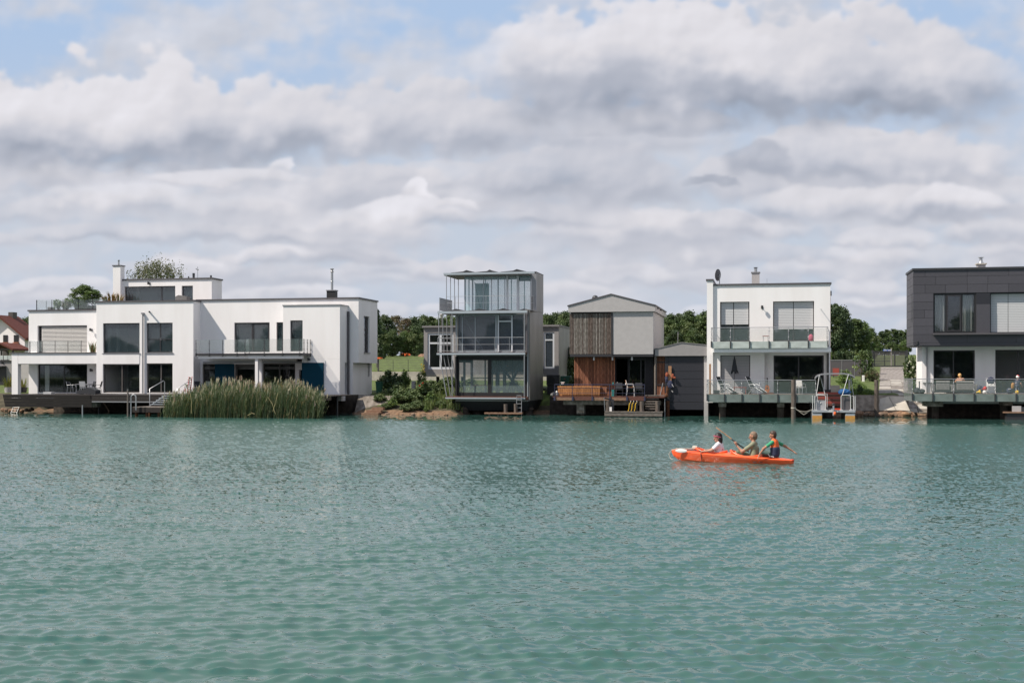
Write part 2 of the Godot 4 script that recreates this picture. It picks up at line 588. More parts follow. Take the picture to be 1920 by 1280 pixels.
func over_shore(X: float, Y: float, banks: Array, f: FastNoiseLite, f2: FastNoiseLite) -> Color:
	# thin high cloud over blue
	var up = smoothstep(430, 0, Y)
	var c = Color(0.55, 0.615, 0.72).lerp(Color(0.42, 0.56, 0.78), up)
	# puff relief, lit from the upper left
	var bx0 = X * 0.0082
	var by0 = Y * 0.0105
	var n1 = f.get_noise_2d(bx0, by0)
	var r1 = n1 - f.get_noise_2d(bx0 - 0.1, by0 - 0.16)
	var n2 = f.get_noise_2d(X * 0.023 + 50.0, Y * 0.028)
	var r2 = n2 - f.get_noise_2d(X * 0.023 + 49.88, Y * 0.028 - 0.18)
	var n3 = f2.get_noise_2d(X * 0.0035 + 80.0, Y * 0.009)
	var relief = r1 * 0.3 + r2 * 0.13
	var veil = smoothstep(-0.3, 0.35, f2.get_noise_2d(X * 0.003 + 7.0, Y * 0.0065 + 4.0) + 0.25 * n2)
	var vt = 0.655 + 0.3 * relief + 0.05 * n1
	c = c.lerp(Color(vt * 0.965, vt * 0.99, vt * 1.09), veil * 0.9)
	for b in banks:
		var xr = (X - b[0] + n3 * 50.0) / b[2]
		if absf(xr) >= 1.0 or Y > b[1] + 40.0:
			continue
		var T = b[3] * sqrt(1.0 - xr * xr) + 0.01
		var v = (b[1] - Y + n1 * 20.0 + n2 * 9.0 + n3 * 14.0) / b[3]
		if v > 1.7:
			continue
		var edge = T / b[3] * (0.88 + 0.5 * n1 + 0.3 * n2)
		var a = smoothstep(edge + 0.03, edge - 0.1, v) * smoothstep(-0.2, 0.16, v + 0.1 * n2) * smoothstep(1.0, 0.6, absf(xr))
		if a <= 0.0:
			continue
		var relv = v / maxf(edge, 0.05)
		var lit = clampf(smoothstep(-0.12, 0.6, relv + 0.35 * n1 + 0.15 * n2), 0.0, 1.0)
		var tone = lerpf(b[5], b[4], lit) + relief * lerpf(0.2, 0.42, lit)
		lit = clampf((tone - 0.36) / 0.36, 0.0, 1.0)
		var cc = Color(tone * lerpf(0.885, 1.0, lit), tone * lerpf(0.98, 0.985, lit), tone * lerpf(1.2, 1.045, lit))
		c = c.lerp(cc, a * b[6])
	# pale air near the horizon
	return c.lerp(Color(0.51, 0.565, 0.67), 0.4 * smoothstep(450, 700, Y))

# ---------------------------------------------------------------- water and ground
var waves := []

func make_waves():
	var g = RandomNumberGenerator.new()
	g.seed = 11
	for k in 25:
		var q = k / 24.0
		var lam = 0.13 * pow(8.0, q) * g.randf_range(0.9, 1.1)
		var ang = g.randfn(0.0, 0.75) + 0.25
		var kk = TAU / lam
		var slope = 0.092 * (0.75 + 0.5 * g.randf()) * (0.2 + 0.8 * exp(-pow(log(lam / 0.24) / 0.6, 2.0)))
		waves.append([sin(ang) * kk, -cos(ang) * kk, g.randf() * TAU, slope / kk, lam, slope])

func calm(x: float, z: float, f: FastNoiseLite) -> float:
	var w = -x * 0.2079 + (z + 79.0) * 0.9781
	var n = f.get_noise_2d(x * 0.05, z * 0.12)
	return lerpf(lerpf(0.07, 0.6, smoothstep(3.0, 13.0, w + 5.0 * n)), 1.0, smoothstep(18.0, 45.0, w)) * (1.0 + 0.35 * f.get_noise_2d(x * 0.11 + 40.0, z * 0.2))

func make_water():
	make_waves()
	var f = FastNoiseLite.new()
	f.seed = 4
	f.frequency = 1.0
	f.fractal_octaves = 2
	var rows = 580
	var cols = 560
	var v = PackedVector3Array()
	var n = PackedVector3Array()
	v.resize(rows * cols)
	n.resize(rows * cols)
	var uv = PackedVector2Array()
	uv.resize(rows * cols)
	var g = RandomNumberGenerator.new()
	g.seed = 2
	for j in rows:
		var inv = lerpf(1.0 / 8.6, 1.0 / 93.0, float(j) / (rows - 1))
		var d0 = 1.0 / inv
		var d = d0
		var step = d * d * (1.0 / 8.6 - 1.0 / 93.0) / rows
		var ws = []
		for q in waves:
			var keep = maxf(0.8, smoothstep(0.9, 2.4, q[4] / maxf(step, d * 1.1 / cols)))
			if keep > 0.01:
				ws.append([q[0], q[1], q[2], q[3] * keep, q[5] * keep])
		for i in cols:
			# uneven spacing, so that no pattern arises where ripples are finer than the mesh
			d = d0 + step * g.randf_range(-0.38, 0.38)
			var x = d0 * 1.1 * ((float(i) + g.randf_range(-0.38, 0.38)) / (cols - 1) - 0.5)
			var s = calm(x, -d, f)
			var h = 0.0
			var gx = 0.0
			var gz = 0.0
			var gy = 0.0
			for q in ws:
				var ph = q[0] * x - q[1] * d + q[2]
				var ac = q[3] * cos(ph)
				var sn = sin(ph)
				h += q[3] * sn
				gy += q[4] * sn
				gx += q[0] * ac
				gz += q[1] * ac
			v[j * cols + i] = Vector3(x + gx * s * 0.022, h * s, -d + gz * s * 0.022)
			uv[j * cols + i] = Vector2(0.5, clampf((-x * 0.2079 + (79.0 - d) * 0.9781 + 10.0) / 90.0, 0.0, 1.0))
			n[j * cols + i] = Vector3(-gx * s, 1.0 - minf(0.7, gy * s * 0.25), -gz * s).normalized()
	var idx = PackedInt32Array()
	idx.resize((rows - 1) * (cols - 1) * 6)
	var k = 0
	for j in rows - 1:
		for i in cols - 1:
			var a = j * cols + i
			for q in [a, a + cols, a + 1, a + 1, a + cols, a + cols + 1]:
				idx[k] = q
				k += 1
	var arr = []
	arr.resize(Mesh.ARRAY_MAX)
	arr[Mesh.ARRAY_VERTEX] = v
	arr[Mesh.ARRAY_NORMAL] = n
	arr[Mesh.ARRAY_TEX_UV] = uv
	arr[Mesh.ARRAY_INDEX] = idx
	var me = ArrayMesh.new()
	me.add_surface_from_arrays(Mesh.PRIMITIVE_TRIANGLES, arr)
	var o = part_mesh(self, "water", me, M.water_ruffled)
	tag(o, "rippled turquoise lake water in front of the houses", "lake", "", "structure")
	# the rest of the lake, round the rippled sheet
	org = Vector3.ZERO
	var b = nb()
	b.quad(Vector3(-220, -0.16, 150), Vector3(220, -0.16, 150), Vector3(220, -0.16, -125), Vector3(-220, -0.16, -125))
	o = part(self, "water", b, M.water)
	tag(o, "flat turquoise lake water reaching out to both sides", "lake", "", "structure")

func shore(u: float) -> float:
	# w of the waterline along the row
	var pts = [[-90, 1.5], [-38.5, 1.2], [-36.5, -3.0], [-12.5, -3.5], [-11.2, -0.6], [-9.6, 0.1], [-4.2, 0.0], [-3.0, -4.6], [12, -4.6], [21.5, -4.7], [23, -4.4], [25.0, -4.2], [26.5, -4.8], [90, -4.8]]
	for k in pts.size() - 1:
		if u <= pts[k + 1][0]:
			var t = clampf((u - pts[k][0]) / (pts[k + 1][0] - pts[k][0]), 0, 1)
			return lerpf(pts[k][1], pts[k + 1][1], t)
	return -4.8

func ground_y(u: float, w: float) -> float:
	var s = shore(u) - w
	var top = 1.3 + maxf(0.0, -5.0 - w) * 0.0455
	if u < 10.0 and w < -25.0:
		top = lerpf(3.02 + (-25.0 - w) * 0.04, top, smoothstep(4.0, 10.0, u))
	top = minf(top, 5.4)
	var bank = -0.8 + 0.8 * smoothstep(-2.0, 0.0, s) + top * smoothstep(-0.6, 5.6, s) * 0.75 + top * smoothstep(0.3, 3.0, s) * 0.25 - 0.02
	return bank

func make_ground():
	var b = B.new()
	var xs = []
	var x = -260.0
	while x < 260.0:
		xs.append(x)
		x += 0.5 if x > -42.0 and x < 40.0 else 6.0
	var ws = []
	var w = 4.0
	while w > -420.0:
		ws.append(w)
		w -= 0.4 if w > -8.0 else (1.0 if w > -30.0 else 8.0)
	var f = FastNoiseLite.new()
	f.seed = 9
	f.frequency = 0.35
	var P = func(u, ww) -> Vector3:
		return Vector3(u, ground_y(u, ww) + 0.05 * f.get_noise_2d(u, ww), ww)
	var low = B.new()
	var sand = B.new()
	for i in xs.size() - 1:
		for j in ws.size() - 1:
			var p = [P.call(xs[i], ws[j]), P.call(xs[i + 1], ws[j]), P.call(xs[i + 1], ws[j + 1]), P.call(xs[i], ws[j + 1])]
			var m = (xs[i] + xs[i + 1]) / 2
			var into: B = b
			if p[0].y < 0.17 and ws[j] > -6.0:
				sand.quad(p[0], p[1], p[2], p[3])
				continue
			if p[0].y < 0.5 or (ws[j] > -5.0 and (m < -12 or m > -4)):
				into = low
			into.quad(p[0], p[1], p[2], p[3])
	var o = part(self, "ground", b, M.grass)
	o.transform = row
	tag(o, "green grassy land behind the shore", "ground", "", "structure")
	o = part(self, "ground", low, M.ground)
	o.transform = row
	tag(o, "bare sandy earth bank along the waterline", "shore", "", "structure")
	o = part(self, "beach", sand, M.sand)
	o.transform = row
	tag(o, "narrow orange sandy strip at the waterline", "shore", "", "structure")
	# the shore behind the viewer, which the windows mirror
	b = B.new()
	b.box(-300, -1, 95, 300, 1.2, 420)
	o = part(self, "ground", b, M.grass)
	tag(o, "flat land on the opposite shore", "ground", "", "structure")

# ---------------------------------------------------------------- building helpers
const FRONT := [Vector3(1, 0, 0), Vector3(0, 1, 0)]

func wall_front(par: Node3D, x0, y0, x1, y1, w, holes: Array, m: Material, t := 0.3):
	var b = nb()
	var hs = []
	for h in holes:
		hs.append([h[0] - x0, h[1] - y0, h[2] - x0, h[3] - y0])
	b.panel(Vector3(x0, y0, w), Vector3.RIGHT, Vector3.UP, x1 - x0, y1 - y0, t, hs)
	return part(par, "wall", b, m)

# side walls run from w0 (front) back to w1; holes are [w front, y0, w back, y1]
func wall_right(par: Node3D, u, y0, y1, w0, w1, holes: Array, m: Material, t := 0.3):
	var b = nb()
	var hs = []
	for h in holes:
		hs.append([w0 - h[0], h[1] - y0, w0 - h[2], h[3] - y0])
	b.panel(Vector3(u, y0, w0), Vector3(0, 0, -1), Vector3.UP, w0 - w1, y1 - y0, t, hs)
	return part(par, "wall", b, m)

func wall_left(par: Node3D, u, y0, y1, w0, w1, holes: Array, m: Material, t := 0.3):
	var b = nb()
	var hs = []
	for h in holes:
		hs.append([h[2] - w1, h[1] - y0, h[0] - w1, h[3] - y0])
	b.panel(Vector3(u, y0, w1), Vector3(0, 0, 1), Vector3.UP, w0 - w1, y1 - y0, t, hs)
	return part(par, "wall", b, m)

# a storey block: front wall with openings, sides, back, floor and roof slabs; which = letters of the sides to build
func block(par: Node3D, x0, y0, x1, y1, wf, wb, holes: Array, m: Material, which := "LRB", rholes := [], cap: Material = null, floors := []):
	wall_front(par, x0, y0, x1, y1, wf, holes, m)
	var a = x0
	var z = x1
	if "L" in which:
		wall_left(par, x0, y0, y1, wf - 0.3, wb, [], m)
		a += 0.3
	if "R" in which:
		wall_right(par, x1, y0, y1, wf - 0.3, wb, rholes, m)
		z -= 0.3
	if "B" in which:
		bx(par, "wall", m, a, y0, wb + 0.3, z, y1, wb)
	bx(par, "roof", M.roof_grey, a, y1 - 0.45, wf - 0.3, z, y1 - 0.25, wb + 0.3)
	for f in [y0] + floors:
		bx(par, "floor", M.inside, a + 0.01, f, wf - 0.31, z - 0.01, f + 0.12, wb + 0.31)
	if cap:
		var b = nb()
		var e = 0.07
		b.box(x0 - e, y1, wf - 0.35, x1 + e, y1 + 0.11, wf + e)
		b.box(x0 - e, y1, wb - e, x0 + 0.35, y1 + 0.11, wf - 0.35)
		b.box(x1 - 0.35, y1, wb - e, x1 + e, y1 + 0.11, wf - 0.35)
		part(par, "roof_edge", b, cap)

# added room lining, open to the front; its dark colour stands for indoor shade
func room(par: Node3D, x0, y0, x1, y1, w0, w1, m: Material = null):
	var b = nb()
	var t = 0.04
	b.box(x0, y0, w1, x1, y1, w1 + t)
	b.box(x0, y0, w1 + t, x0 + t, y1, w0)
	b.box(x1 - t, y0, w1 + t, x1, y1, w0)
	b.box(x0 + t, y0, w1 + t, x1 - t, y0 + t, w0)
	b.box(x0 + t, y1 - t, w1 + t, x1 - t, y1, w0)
	return part(par, "room_lining", b, m if m else M.inside)

# opt: m mullions, t transoms (fractions), fr frame width, rev reveal, mat, glass, sh shutter share from the top, shm shutter material, cur curtain spans, sill, door bays (index) with own sash, double
func window(par: Node3D, x0, y0, x1, y1, w, opt := {}, side := "F") -> Node3D:
	var g = group_node(par, opt.get("name", "window"))
	var W: float
	if side == "F":
		g.position = Vector3(x0, y0, w) - org
		W = x1 - x0
	elif side == "R":   # x0 = front w, x1 = back w, w = u of the wall
		g.position = Vector3(w, y0, x0) - org
		g.rotation.y = PI / 2
		W = x0 - x1
	else:
		g.position = Vector3(w, y0, x1) - org
		g.rotation.y = -PI / 2
		W = x0 - x1
	var keep = org
	org = Vector3.ZERO
	var H: float = y1 - y0
	var fr: float = opt.get("fr", 0.07)
	var z1: float = -float(opt.get("rev", 0.13))
	var z0: float = z1 - 0.07
	var fm: Material = opt.get("mat", M.frame)
	var b = nb()
	b.box(0, 0, z0, fr, H, z1)
	b.box(W - fr, 0, z0, W, H, z1)
	b.box(fr, 0, z0, W - fr, fr, z1)
	b.box(fr, H - fr, z0, W - fr, H, z1)
	var xs = [fr]
	var ms = opt.get("m", [])
	for q in ms:
		b.box(q * W - fr * 0.5, fr, z0, q * W + fr * 0.5, H - fr, z1)
		xs.append(q * W - fr * 0.5)
		xs.append(q * W + fr * 0.5)
	xs.append(W - fr)
	for k in xs.size() / 2:
		for q in opt.get("t", []):
			b.box(xs[2 * k], q * H - fr * 0.4, z0, xs[2 * k + 1], q * H + fr * 0.4, z1)
	part(g, "frame", b, fm)
	var sh: float = opt.get("sh", 0.0)
	for k in xs.size() / 2:
		if sh < 0.97:
			bx(g, "pane", opt.get("glass", M.pane), xs[2 * k] + 0.001, fr + 0.001, z0 + 0.02, xs[2 * k + 1] - 0.001, H - fr - 0.001, z0 + 0.035)
			if opt.get("double", false):
				bx(g, "pane", M.pane, xs[2 * k] + 0.001, fr + 0.001, z0 + 0.045, xs[2 * k + 1] - 0.001, H - fr - 0.001, z0 + 0.055)
		for q in opt.get("doors", []):
			if q == k:
				b = nb()
				var s = 0.07
				var xa = xs[2 * k] + 0.003
				var xb = xs[2 * k + 1] - 0.003
				b.box(xa, fr + 0.003, z0 + 0.01, xa + s, H - fr - 0.003, z1 + 0.02)
				b.box(xb - s, fr + 0.003, z0 + 0.01, xb, H - fr - 0.003, z1 + 0.02)
				b.box(xa + s, fr + 0.003, z0 + 0.01, xb - s, fr + 0.003 + s, z1 + 0.02)
				b.box(xa + s, H - fr - 0.003 - s, z0 + 0.01, xb - s, H - fr - 0.003, z1 + 0.02)
				part(g, "sash", b, opt.get("sash", fm))
		if sh > 0.0:
			b = nb()
			var yb = H - fr * 0.5 - sh * (H - fr)
			var n = int((H - yb) / 0.1)
			for i in n:
				var ya = yb + (H - 0.03 - yb) * i / n
				var yc = yb + (H - 0.03 - yb) * (i + 1) / n - 0.008
				b.hexa([Vector3(xs[2 * k] - 0.02, ya, z1 + 0.01), Vector3(xs[2 * k + 1] + 0.02, ya, z1 + 0.01), Vector3(xs[2 * k + 1] + 0.02, ya, z1 + 0.03), Vector3(xs[2 * k] - 0.02, ya, z1 + 0.03), Vector3(xs[2 * k] - 0.02, yc, z1 + 0.01), Vector3(xs[2 * k + 1] + 0.02, yc, z1 + 0.01), Vector3(xs[2 * k + 1] + 0.02, yc, z1 + 0.022), Vector3(xs[2 * k] - 0.02, yc, z1 + 0.022)])
			part(g, "roller_shutter", b, opt.get("shm", M.shutter))
	for q in opt.get("cur", []):
		b = nb()
		var xa = q[0] * W
		var xb = q[1] * W
		var n = maxi(6, int((xb - xa) / 0.05))
		for i in n:
			var za = z0 - 0.25 + 0.045 * sin(i * 1.9) + 0.02 * sin(i * 0.7)
			var zb = z0 - 0.25 + 0.045 * sin((i + 1) * 1.9) + 0.02 * sin((i + 1) * 0.7)
			b.quad(Vector3(lerpf(xa, xb, float(i) / n), 0.05, za), Vector3(lerpf(xa, xb, float(i + 1) / n), 0.05, zb), Vector3(lerpf(xa, xb, float(i + 1) / n), H, zb), Vector3(lerpf(xa, xb, float(i) / n), H, za))
		part(g, "curtain", b, M.curtain)
	if opt.has("sill"):
		bx(g, "sill", opt.sill, -0.06, -0.05, z1, W + 0.06, -0.002, 0.06)
	if opt.get("handle", false):
		bx(g, "handle", M.steel, W * 0.5 + 0.06, H * 0.42, z1 + 0.002, W * 0.5 + 0.09, H * 0.5, z1 + 0.05)
	org = keep
	return g

# a railing from a to b (feet on the floor line) of height h; posts = fractions; opt: rail, post, glass materials, low (extra length of the posts below the floor), rails (heights of thin rods), top
func railing(par: Node3D, a: Vector3, b: Vector3, h: float, posts: Array, opt := {}) -> Node3D:
	var g = group_node(par, opt.get("name", "railing"))
	var d = (b - a).normalized()
	var out = Vector3.UP.cross(d) * -1.0
	var pm: Material = opt.get("post", M.steel)
	var r: float = opt.get("r", 0.022)
	var low: float = opt.get("low", 0.0)
	if opt.get("top", true):
		tb(g, "handrail", opt.get("rail", M.steel), [a + Vector3.UP * h, b + Vector3.UP * h], r)
	var pts = []
	for q in posts:
		var p = a.lerp(b, q)
		pts.append(p)
		var bb = nb()
		bb.tube([p + Vector3.UP * -low, p + Vector3.UP * (h - r * 0.5)], r * 0.9, 6)
		if opt.get("clamps", false):
			for y in [0.28, 0.74]:
				bb.ball(p + Vector3.UP * h * y, Vector3.ONE * 0.045, 6)
		part(g, "post", bb, pm)
		if low > 0.05:
			bb = nb()
			bb.box(p.x - 0.035, p.y - low, p.z - 0.03, p.x + 0.035, p.y + 0.02, p.z + 0.05)
			part(g, "bracket", bb, M.steel_dark)
	for y in opt.get("rails", []):
		tb(g, "rail", opt.get("rail", M.steel), [a + Vector3.UP * y, b + Vector3.UP * y], 0.012, 6)
	if opt.has("glass"):
		for k in pts.size() - 1:
			var p = pts[k].lerp(pts[k + 1], 0.03)
			var q = pts[k].lerp(pts[k + 1], 0.97)
			var t = d.cross(Vector3.UP) * 0.006
			var bb = nb()
			var y0 = Vector3.UP * opt.get("g0", 0.06)
			var y1 = Vector3.UP * (h - opt.get("g1", 0.08))
			bb.hexa([p - t + y0, q - t + y0, q + t + y0, p + t + y0, p - t + y1, q - t + y1, q + t + y1, p + t + y1])
			part(g, "glass_panel", bb, opt.glass)
	return g

func lamp(par: Node3D, p: Vector3):
	var b = nb()
	b.box(p.x - 0.05, p.y - 0.08, p.z, p.x + 0.05, p.y + 0.08, p.z + 0.04)
	b.tube([p + Vector3(0, 0, 0.04), p + Vector3(0, 0.03, 0.2)], 0.02, 6)
	b.tube([p + Vector3(0, -0.08, 0.2), p + Vector3(0, 0.12, 0.24)], 0.075, 8)
	return part(par, "wall_lamp", b, M.steel_dark)

func flue(par: Node3D, p: Vector3, h: float, r: float, m: Material):
	var b = nb()
	b.lathe(p, [[r, 0], [r, h * 0.35], [r * 1.1, h * 0.36], [r * 1.1, h * 0.4], [r, h * 0.41], [r, h * 0.8], [r * 1.5, h * 0.84], [r * 0.7, h * 0.9], [r * 1.7, h * 0.96], [r * 1.7, h * 0.97], [0.001, h]], 10)
	return part(par, "flue_pipe", b, m)

func E2(x, y) -> Vector2:
	return Vector2(x, y)

# ---------------------------------------------------------------- the wide white house on the left
func white_wide_house():
	var h = thing("house", "wide white flat-roofed house of stepped blocks with penthouse, behind the reeds", "house", Vector3(-26.947, 1.33, -3.0))
	var dk = 1.33
	# main block (B)
	var bx0 = -31.810
	var bx1 = -24.074
	var btop = 8.008
	var w1 = [-31.274, 4.283, -28.332, 6.485]
	var w2 = [-27.791, 4.311, -25.708, 6.482]
	var w3 = [-31.291, 1.277, -28.332, 3.479]
	var w4 = [-27.791, 1.289, -25.708, 3.536]
	w3[1] = dk + 0.05
	w4[1] = dk + 0.05
	var mid = w1[1] - 0.55
	block(h, bx0, 0.95, bx1, btop, -2.5, -8.0, [w1, w2, w3, w4], M.white, "LRB", [], M.cap, [mid])
	window(h, w1[0], w1[1], w1[2], w1[3], -2.5, {"fr": 0.08, "cur": [[0.02, 0.14], [0.28, 0.36]], "sill": M.cap_light, "double": true, "glass": M.pane_sky_tint})
	window(h, w2[0], w2[1], w2[2], w2[3], -2.5, {"m": [0.5], "t": [0.45], "sill": M.cap_light, "double": true, "glass": M.pane_sky_tint, "handle": true})
	window(h, w3[0], w3[1], w3[2], w3[3], -2.5, {"m": [0.5], "mat": M.frame_brown, "fr": 0.09})
	window(h, w4[0], w4[1], w4[2], w4[3], -2.5, {"m": [0.53], "mat": M.frame_brown, "fr": 0.09, "handle": true})
	for q in [w1, w2, w3, w4]:
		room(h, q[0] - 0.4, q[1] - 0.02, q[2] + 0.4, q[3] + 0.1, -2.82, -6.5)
	bx(h, "spandrel", M.white2, w1[0], w3[3] + 0.02, -2.5, w1[2], w1[1] - 0.08, -2.47)
	tb(h, "downpipe", M.cap_light, [Vector3(-28.020, 7.149, -2.400), Vector3(-28.020, dk + 0.02, -2.4)], 0.055)
	bx(h, "rain_head", M.cap_light, -28.105, 7.110, -2.5, -27.936, 7.227, -2.3)
	tb(h, "spout", M.steel_dark, [Vector3(-27.566, 7.304, -2.500), Vector3(-27.325, 7.262, -2.100)], 0.06)
	# left wing (A)
	var ax0 = -38.258
	var atop = 7.498
	var a1 = [-37.514, 4.345, -33.368, 6.411]
	var a2 = [-37.514, 1.235, -33.368, 3.482]
	a2[1] = dk + 0.04
	var slab = 3.525
	var slab1 = 4.285
	block(h, ax0, 0.95, bx0 + 0.02, atop, -3.8, -8.0, [a1, a2], M.white, "LB", [], M.cap, [slab + 0.2])
	var wb = window(h, a1[0], a1[1], a1[2], a1[3], -3.8, {"m": [0.33, 0.66], "rev": 0.2})
	var n = 20
	for k in n:
		var y = lerpf(a1[1] + 0.08, a1[3] - 0.1, float(k) / (n - 1))
		var b = nb()
		b.o = org + wb.position
		b.hexa([Vector3(a1[0] + 0.3, y - 0.042, -3.9), Vector3(a1[2] - 0.03, y - 0.042, -3.9), Vector3(a1[2] - 0.03, y - 0.036, -3.88), Vector3(a1[0] + 0.3, y - 0.036, -3.88), Vector3(a1[0] + 0.3, y + 0.03, -3.93), Vector3(a1[2] - 0.03, y + 0.03, -3.93), Vector3(a1[2] - 0.03, y + 0.038, -3.925), Vector3(a1[0] + 0.3, y + 0.038, -3.925)])
		part(wb, "blind_slat", b, M.blind)
	window(h, a2[0], a2[1], a2[2], a2[3], -3.8, {"m": [0.52], "cur": [[0.08, 0.16]], "mat": M.frame})
	for q in [a1, a2]:
		room(h, q[0] - 0.3, q[1] - 0.02, q[2] + 0.3, q[3] + 0.1, -4.12, -7.6)
	lamp(h, Vector3(-32.970, 6.052, -3.800))
	lamp(h, Vector3(-32.948, 3.039, -3.800))
	# beam, columns and terrace roof of the wing
	var cx0 = -38.877
	bx(h, "beam", M.white2, -38.341, slab, -2.9, bx0 - 0.004, slab1, -2.6)
	bx(h, "column", M.white, cx0, 0.95, -3.0, -38.363, slab1, -2.6)
	bx(h, "terrace_slab", M.white2, cx0 + 0.02, slab + 0.1, -3.79, bx0 - 0.01, slab1 - 0.03, -2.91)
	bx(h, "terrace_slab", M.white2, cx0 + 0.02, slab + 0.1, -8.0, ax0 - 0.01, slab1 - 0.03, -3.8)
	bx(h, "terrace_edge", M.cap, cx0 - 0.06, slab1 + 0.003, -2.95, bx0 - 0.006, slab1 + 0.08, -2.53)
	var ra = -37.479
	railing(h, Vector3(ra, slab1 + 0.08, -2.75), Vector3(-32.832, slab1 + 0.08, -2.75), 0.86, [0, 0.23, 0.457, 0.685, 0.92], {"post": M.frame, "glass": M.glass, "top": false, "g1": 0.0})
	railing(h, Vector3(ra, slab1 + 0.08, -2.8), Vector3(ra, slab1 + 0.08, -3.75), 0.86, [0.02, 1.0], {"post": M.frame, "glass": M.glass, "top": false, "g1": 0.0})
	# roof terrace railing
	var rt = atop + 0.11
	var rx0 = -37.804
	railing(h, Vector3(rx0, rt, -4.1), Vector3(bx0 - 0.1, rt, -4.1), 0.78, [0.0, 0.22, 0.38, 0.6, 0.8, 1.0], {"post": M.frame, "glass": M.glass, "top": false, "g1": 0.0})
	railing(h, Vector3(rx0, rt, -4.15), Vector3(rx0, rt, -7.2), 0.78, [0.0, 0.4, 0.75, 1.0], {"post": M.frame, "glass": M.glass, "top": false, "g1": 0.0})
	# penthouse (C)
	var px0 = -31.821
	var px1 = -24.157
	var ptop = 9.858
	var p1 = [-31.336, 8.205, -27.126, 9.395]
	var p2 = [-26.603, 8.167, -25.691, 9.388]
	block(h, px0, btop - 0.2, px1, ptop, -5.6, -7.3, [p1, p2], M.white, "LRB", [], M.cap, [])
	window(h, p1[0], p1[1], p1[2], p1[3], -5.6, {"m": [0.72], "double": true, "glass": M.pane_sky_tint, "cur": [[0.18, 0.24]]})
	window(h, p2[0], p2[1], p2[2], p2[3], -5.6, {"double": true, "glass": M.pane_sky_tint})
	room(h, px0 + 0.32, p1[1] - 0.05, px1 - 0.32, ptop - 0.5, -5.92, -6.95, M.inside_pale)
	lamp(h, Vector3(-29.232, 9.597, -5.600))
	var c0 = -32.118
	var c1 = -31.495
	bx(h, "chimney", M.white, c0, btop - 0.2, -5.9, c1, 10.949, -5.3)
	bx(h, "chimney_cap", M.cap, c0 - 0.05, 10.949, -5.95, c1 + 0.05, 11.018, -5.25)
	flue(h, Vector3((c0 + c1) / 2, 11.018, -5.6), 0.42, 0.06, M.steel)
	tb(h, "antenna", M.steel, [Vector3(-25.502, 9.909, -6.000), Vector3(-25.502, 10.833, -6.000)], 0.02, 5)
	tb(h, "antenna", M.steel, [Vector3(-25.633, 10.695, -6.000), Vector3(-25.437, 10.591, -6.000)], 0.05, 5)
	tb(h, "roof_vent", M.steel_dark, [Vector3(-25.930, 9.891, -6.200), Vector3(-25.930, 10.375, -6.200)], [0.08, 0.1], 7)
	tb(h, "roof_vent", M.steel_dark, [Vector3(-24.516, 10.009, -6.200), Vector3(-24.516, 10.190, -6.200)], 0.07, 7)
	tb(h, "roof_vent", M.steel_dark, [Vector3(-26.345, 9.939, -6.200), Vector3(-26.345, 10.140, -6.200)], 0.05, 7)
	# right part (D), upper storey wider than the lower
	var dtop = 8.103
	var dx1 = -11.913
	var dlow = 3.557
	var d1 = [-21.412, 4.345, -18.668, 6.488]
	var d2 = [-18.155, 4.413, -17.630, 6.488]
	var dw = -7.8
	var rh = [16.722, 0.0, 0.0, 0.0]
	var ru = dx1
	rh = [-4.75, 4.304, -6.0, 6.946]
	var ex0 = -16.948
	var ex1 = -12.722
	block(h, bx1 - 0.28, dlow, dx1, dtop, -3.6, dw, [d1, d2, [ex0 + 0.35, dlow - 1, ex1 - 0.35, dtop - 1.0]], M.white, "RB", [rh], M.cap, [])
	window(h, d1[0], d1[1], d1[2], d1[3], -3.6, {"m": [0.49], "mat": M.frame, "fr": 0.085, "double": true, "glass": M.pane_sky_tint, "doors": [1]})
	window(h, d2[0], d2[1], d2[2], d2[3], -3.6, {"mat": M.frame, "double": true, "glass": M.pane_sky_tint})
	window(h, rh[0], rh[1], rh[2], rh[3], dx1, {"m": [0.66], "t": [0.5], "sill": M.cap_light}, "R")
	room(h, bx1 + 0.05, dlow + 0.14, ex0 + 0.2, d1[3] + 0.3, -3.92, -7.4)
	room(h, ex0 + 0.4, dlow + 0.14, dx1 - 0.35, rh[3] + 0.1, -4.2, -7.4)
	var gx1 = -12.341
	var g1 = [-23.914, 1.323, -21.441, 3.499]
	var g2 = [-21.379, 1.331, -19.740, 3.477]
	var g3 = [-19.203, 1.340, -16.704, 3.530]
	for q in [g1, g2, g3]:
		q[1] = dk + 0.04
	var gside = [-6.9, 2.544, -7.35, 3.548]
	block(h, bx1 - 0.28, 0.95, gx1, dlow - 0.004, -3.6, dw, [g1, g2, g3, [g3[2] + 0.3, 0, gx1 - 0.35, dlow - 0.5]], M.white, "RB", [gside], null, [])
	window(h, gside[0], gside[1], gside[2], gside[3], gx1, {"fr": 0.05}, "R")
	window(h, g1[0], g1[1], g1[2], g1[3], -3.6, {"mat": M.frame_brown, "m": [0.45]})
	window(h, g2[0], g2[1], g2[2], g2[3], -3.6, {"mat": M.frame_brown, "doors": [0]})
	window(h, g3[0], g3[1], g3[2], g3[3], -3.6, {"mat": M.frame_brown, "m": [0.5], "fr": 0.09})
	room(h, bx1 + 0.05, 1.2, gx1 - 0.4, dlow - 0.1, -3.92, -7.4)
	tb(h, "downpipe", M.cap_light, [Vector3(-24.117, 3.579, -3.500), Vector3(-24.117, dk + 0.02, -3.5)], 0.05)
	# projecting bay (E)
	var etop = 7.554
	var ebot = 0.864
	var emid = 3.811
	var e1 = [-16.420, 4.358, -15.490, 6.535]
	var eh = [-16.420, 4.358, -15.490, 6.535]
	wall_front(h, ex0, emid, ex1, etop, -2.0, [e1], M.white)
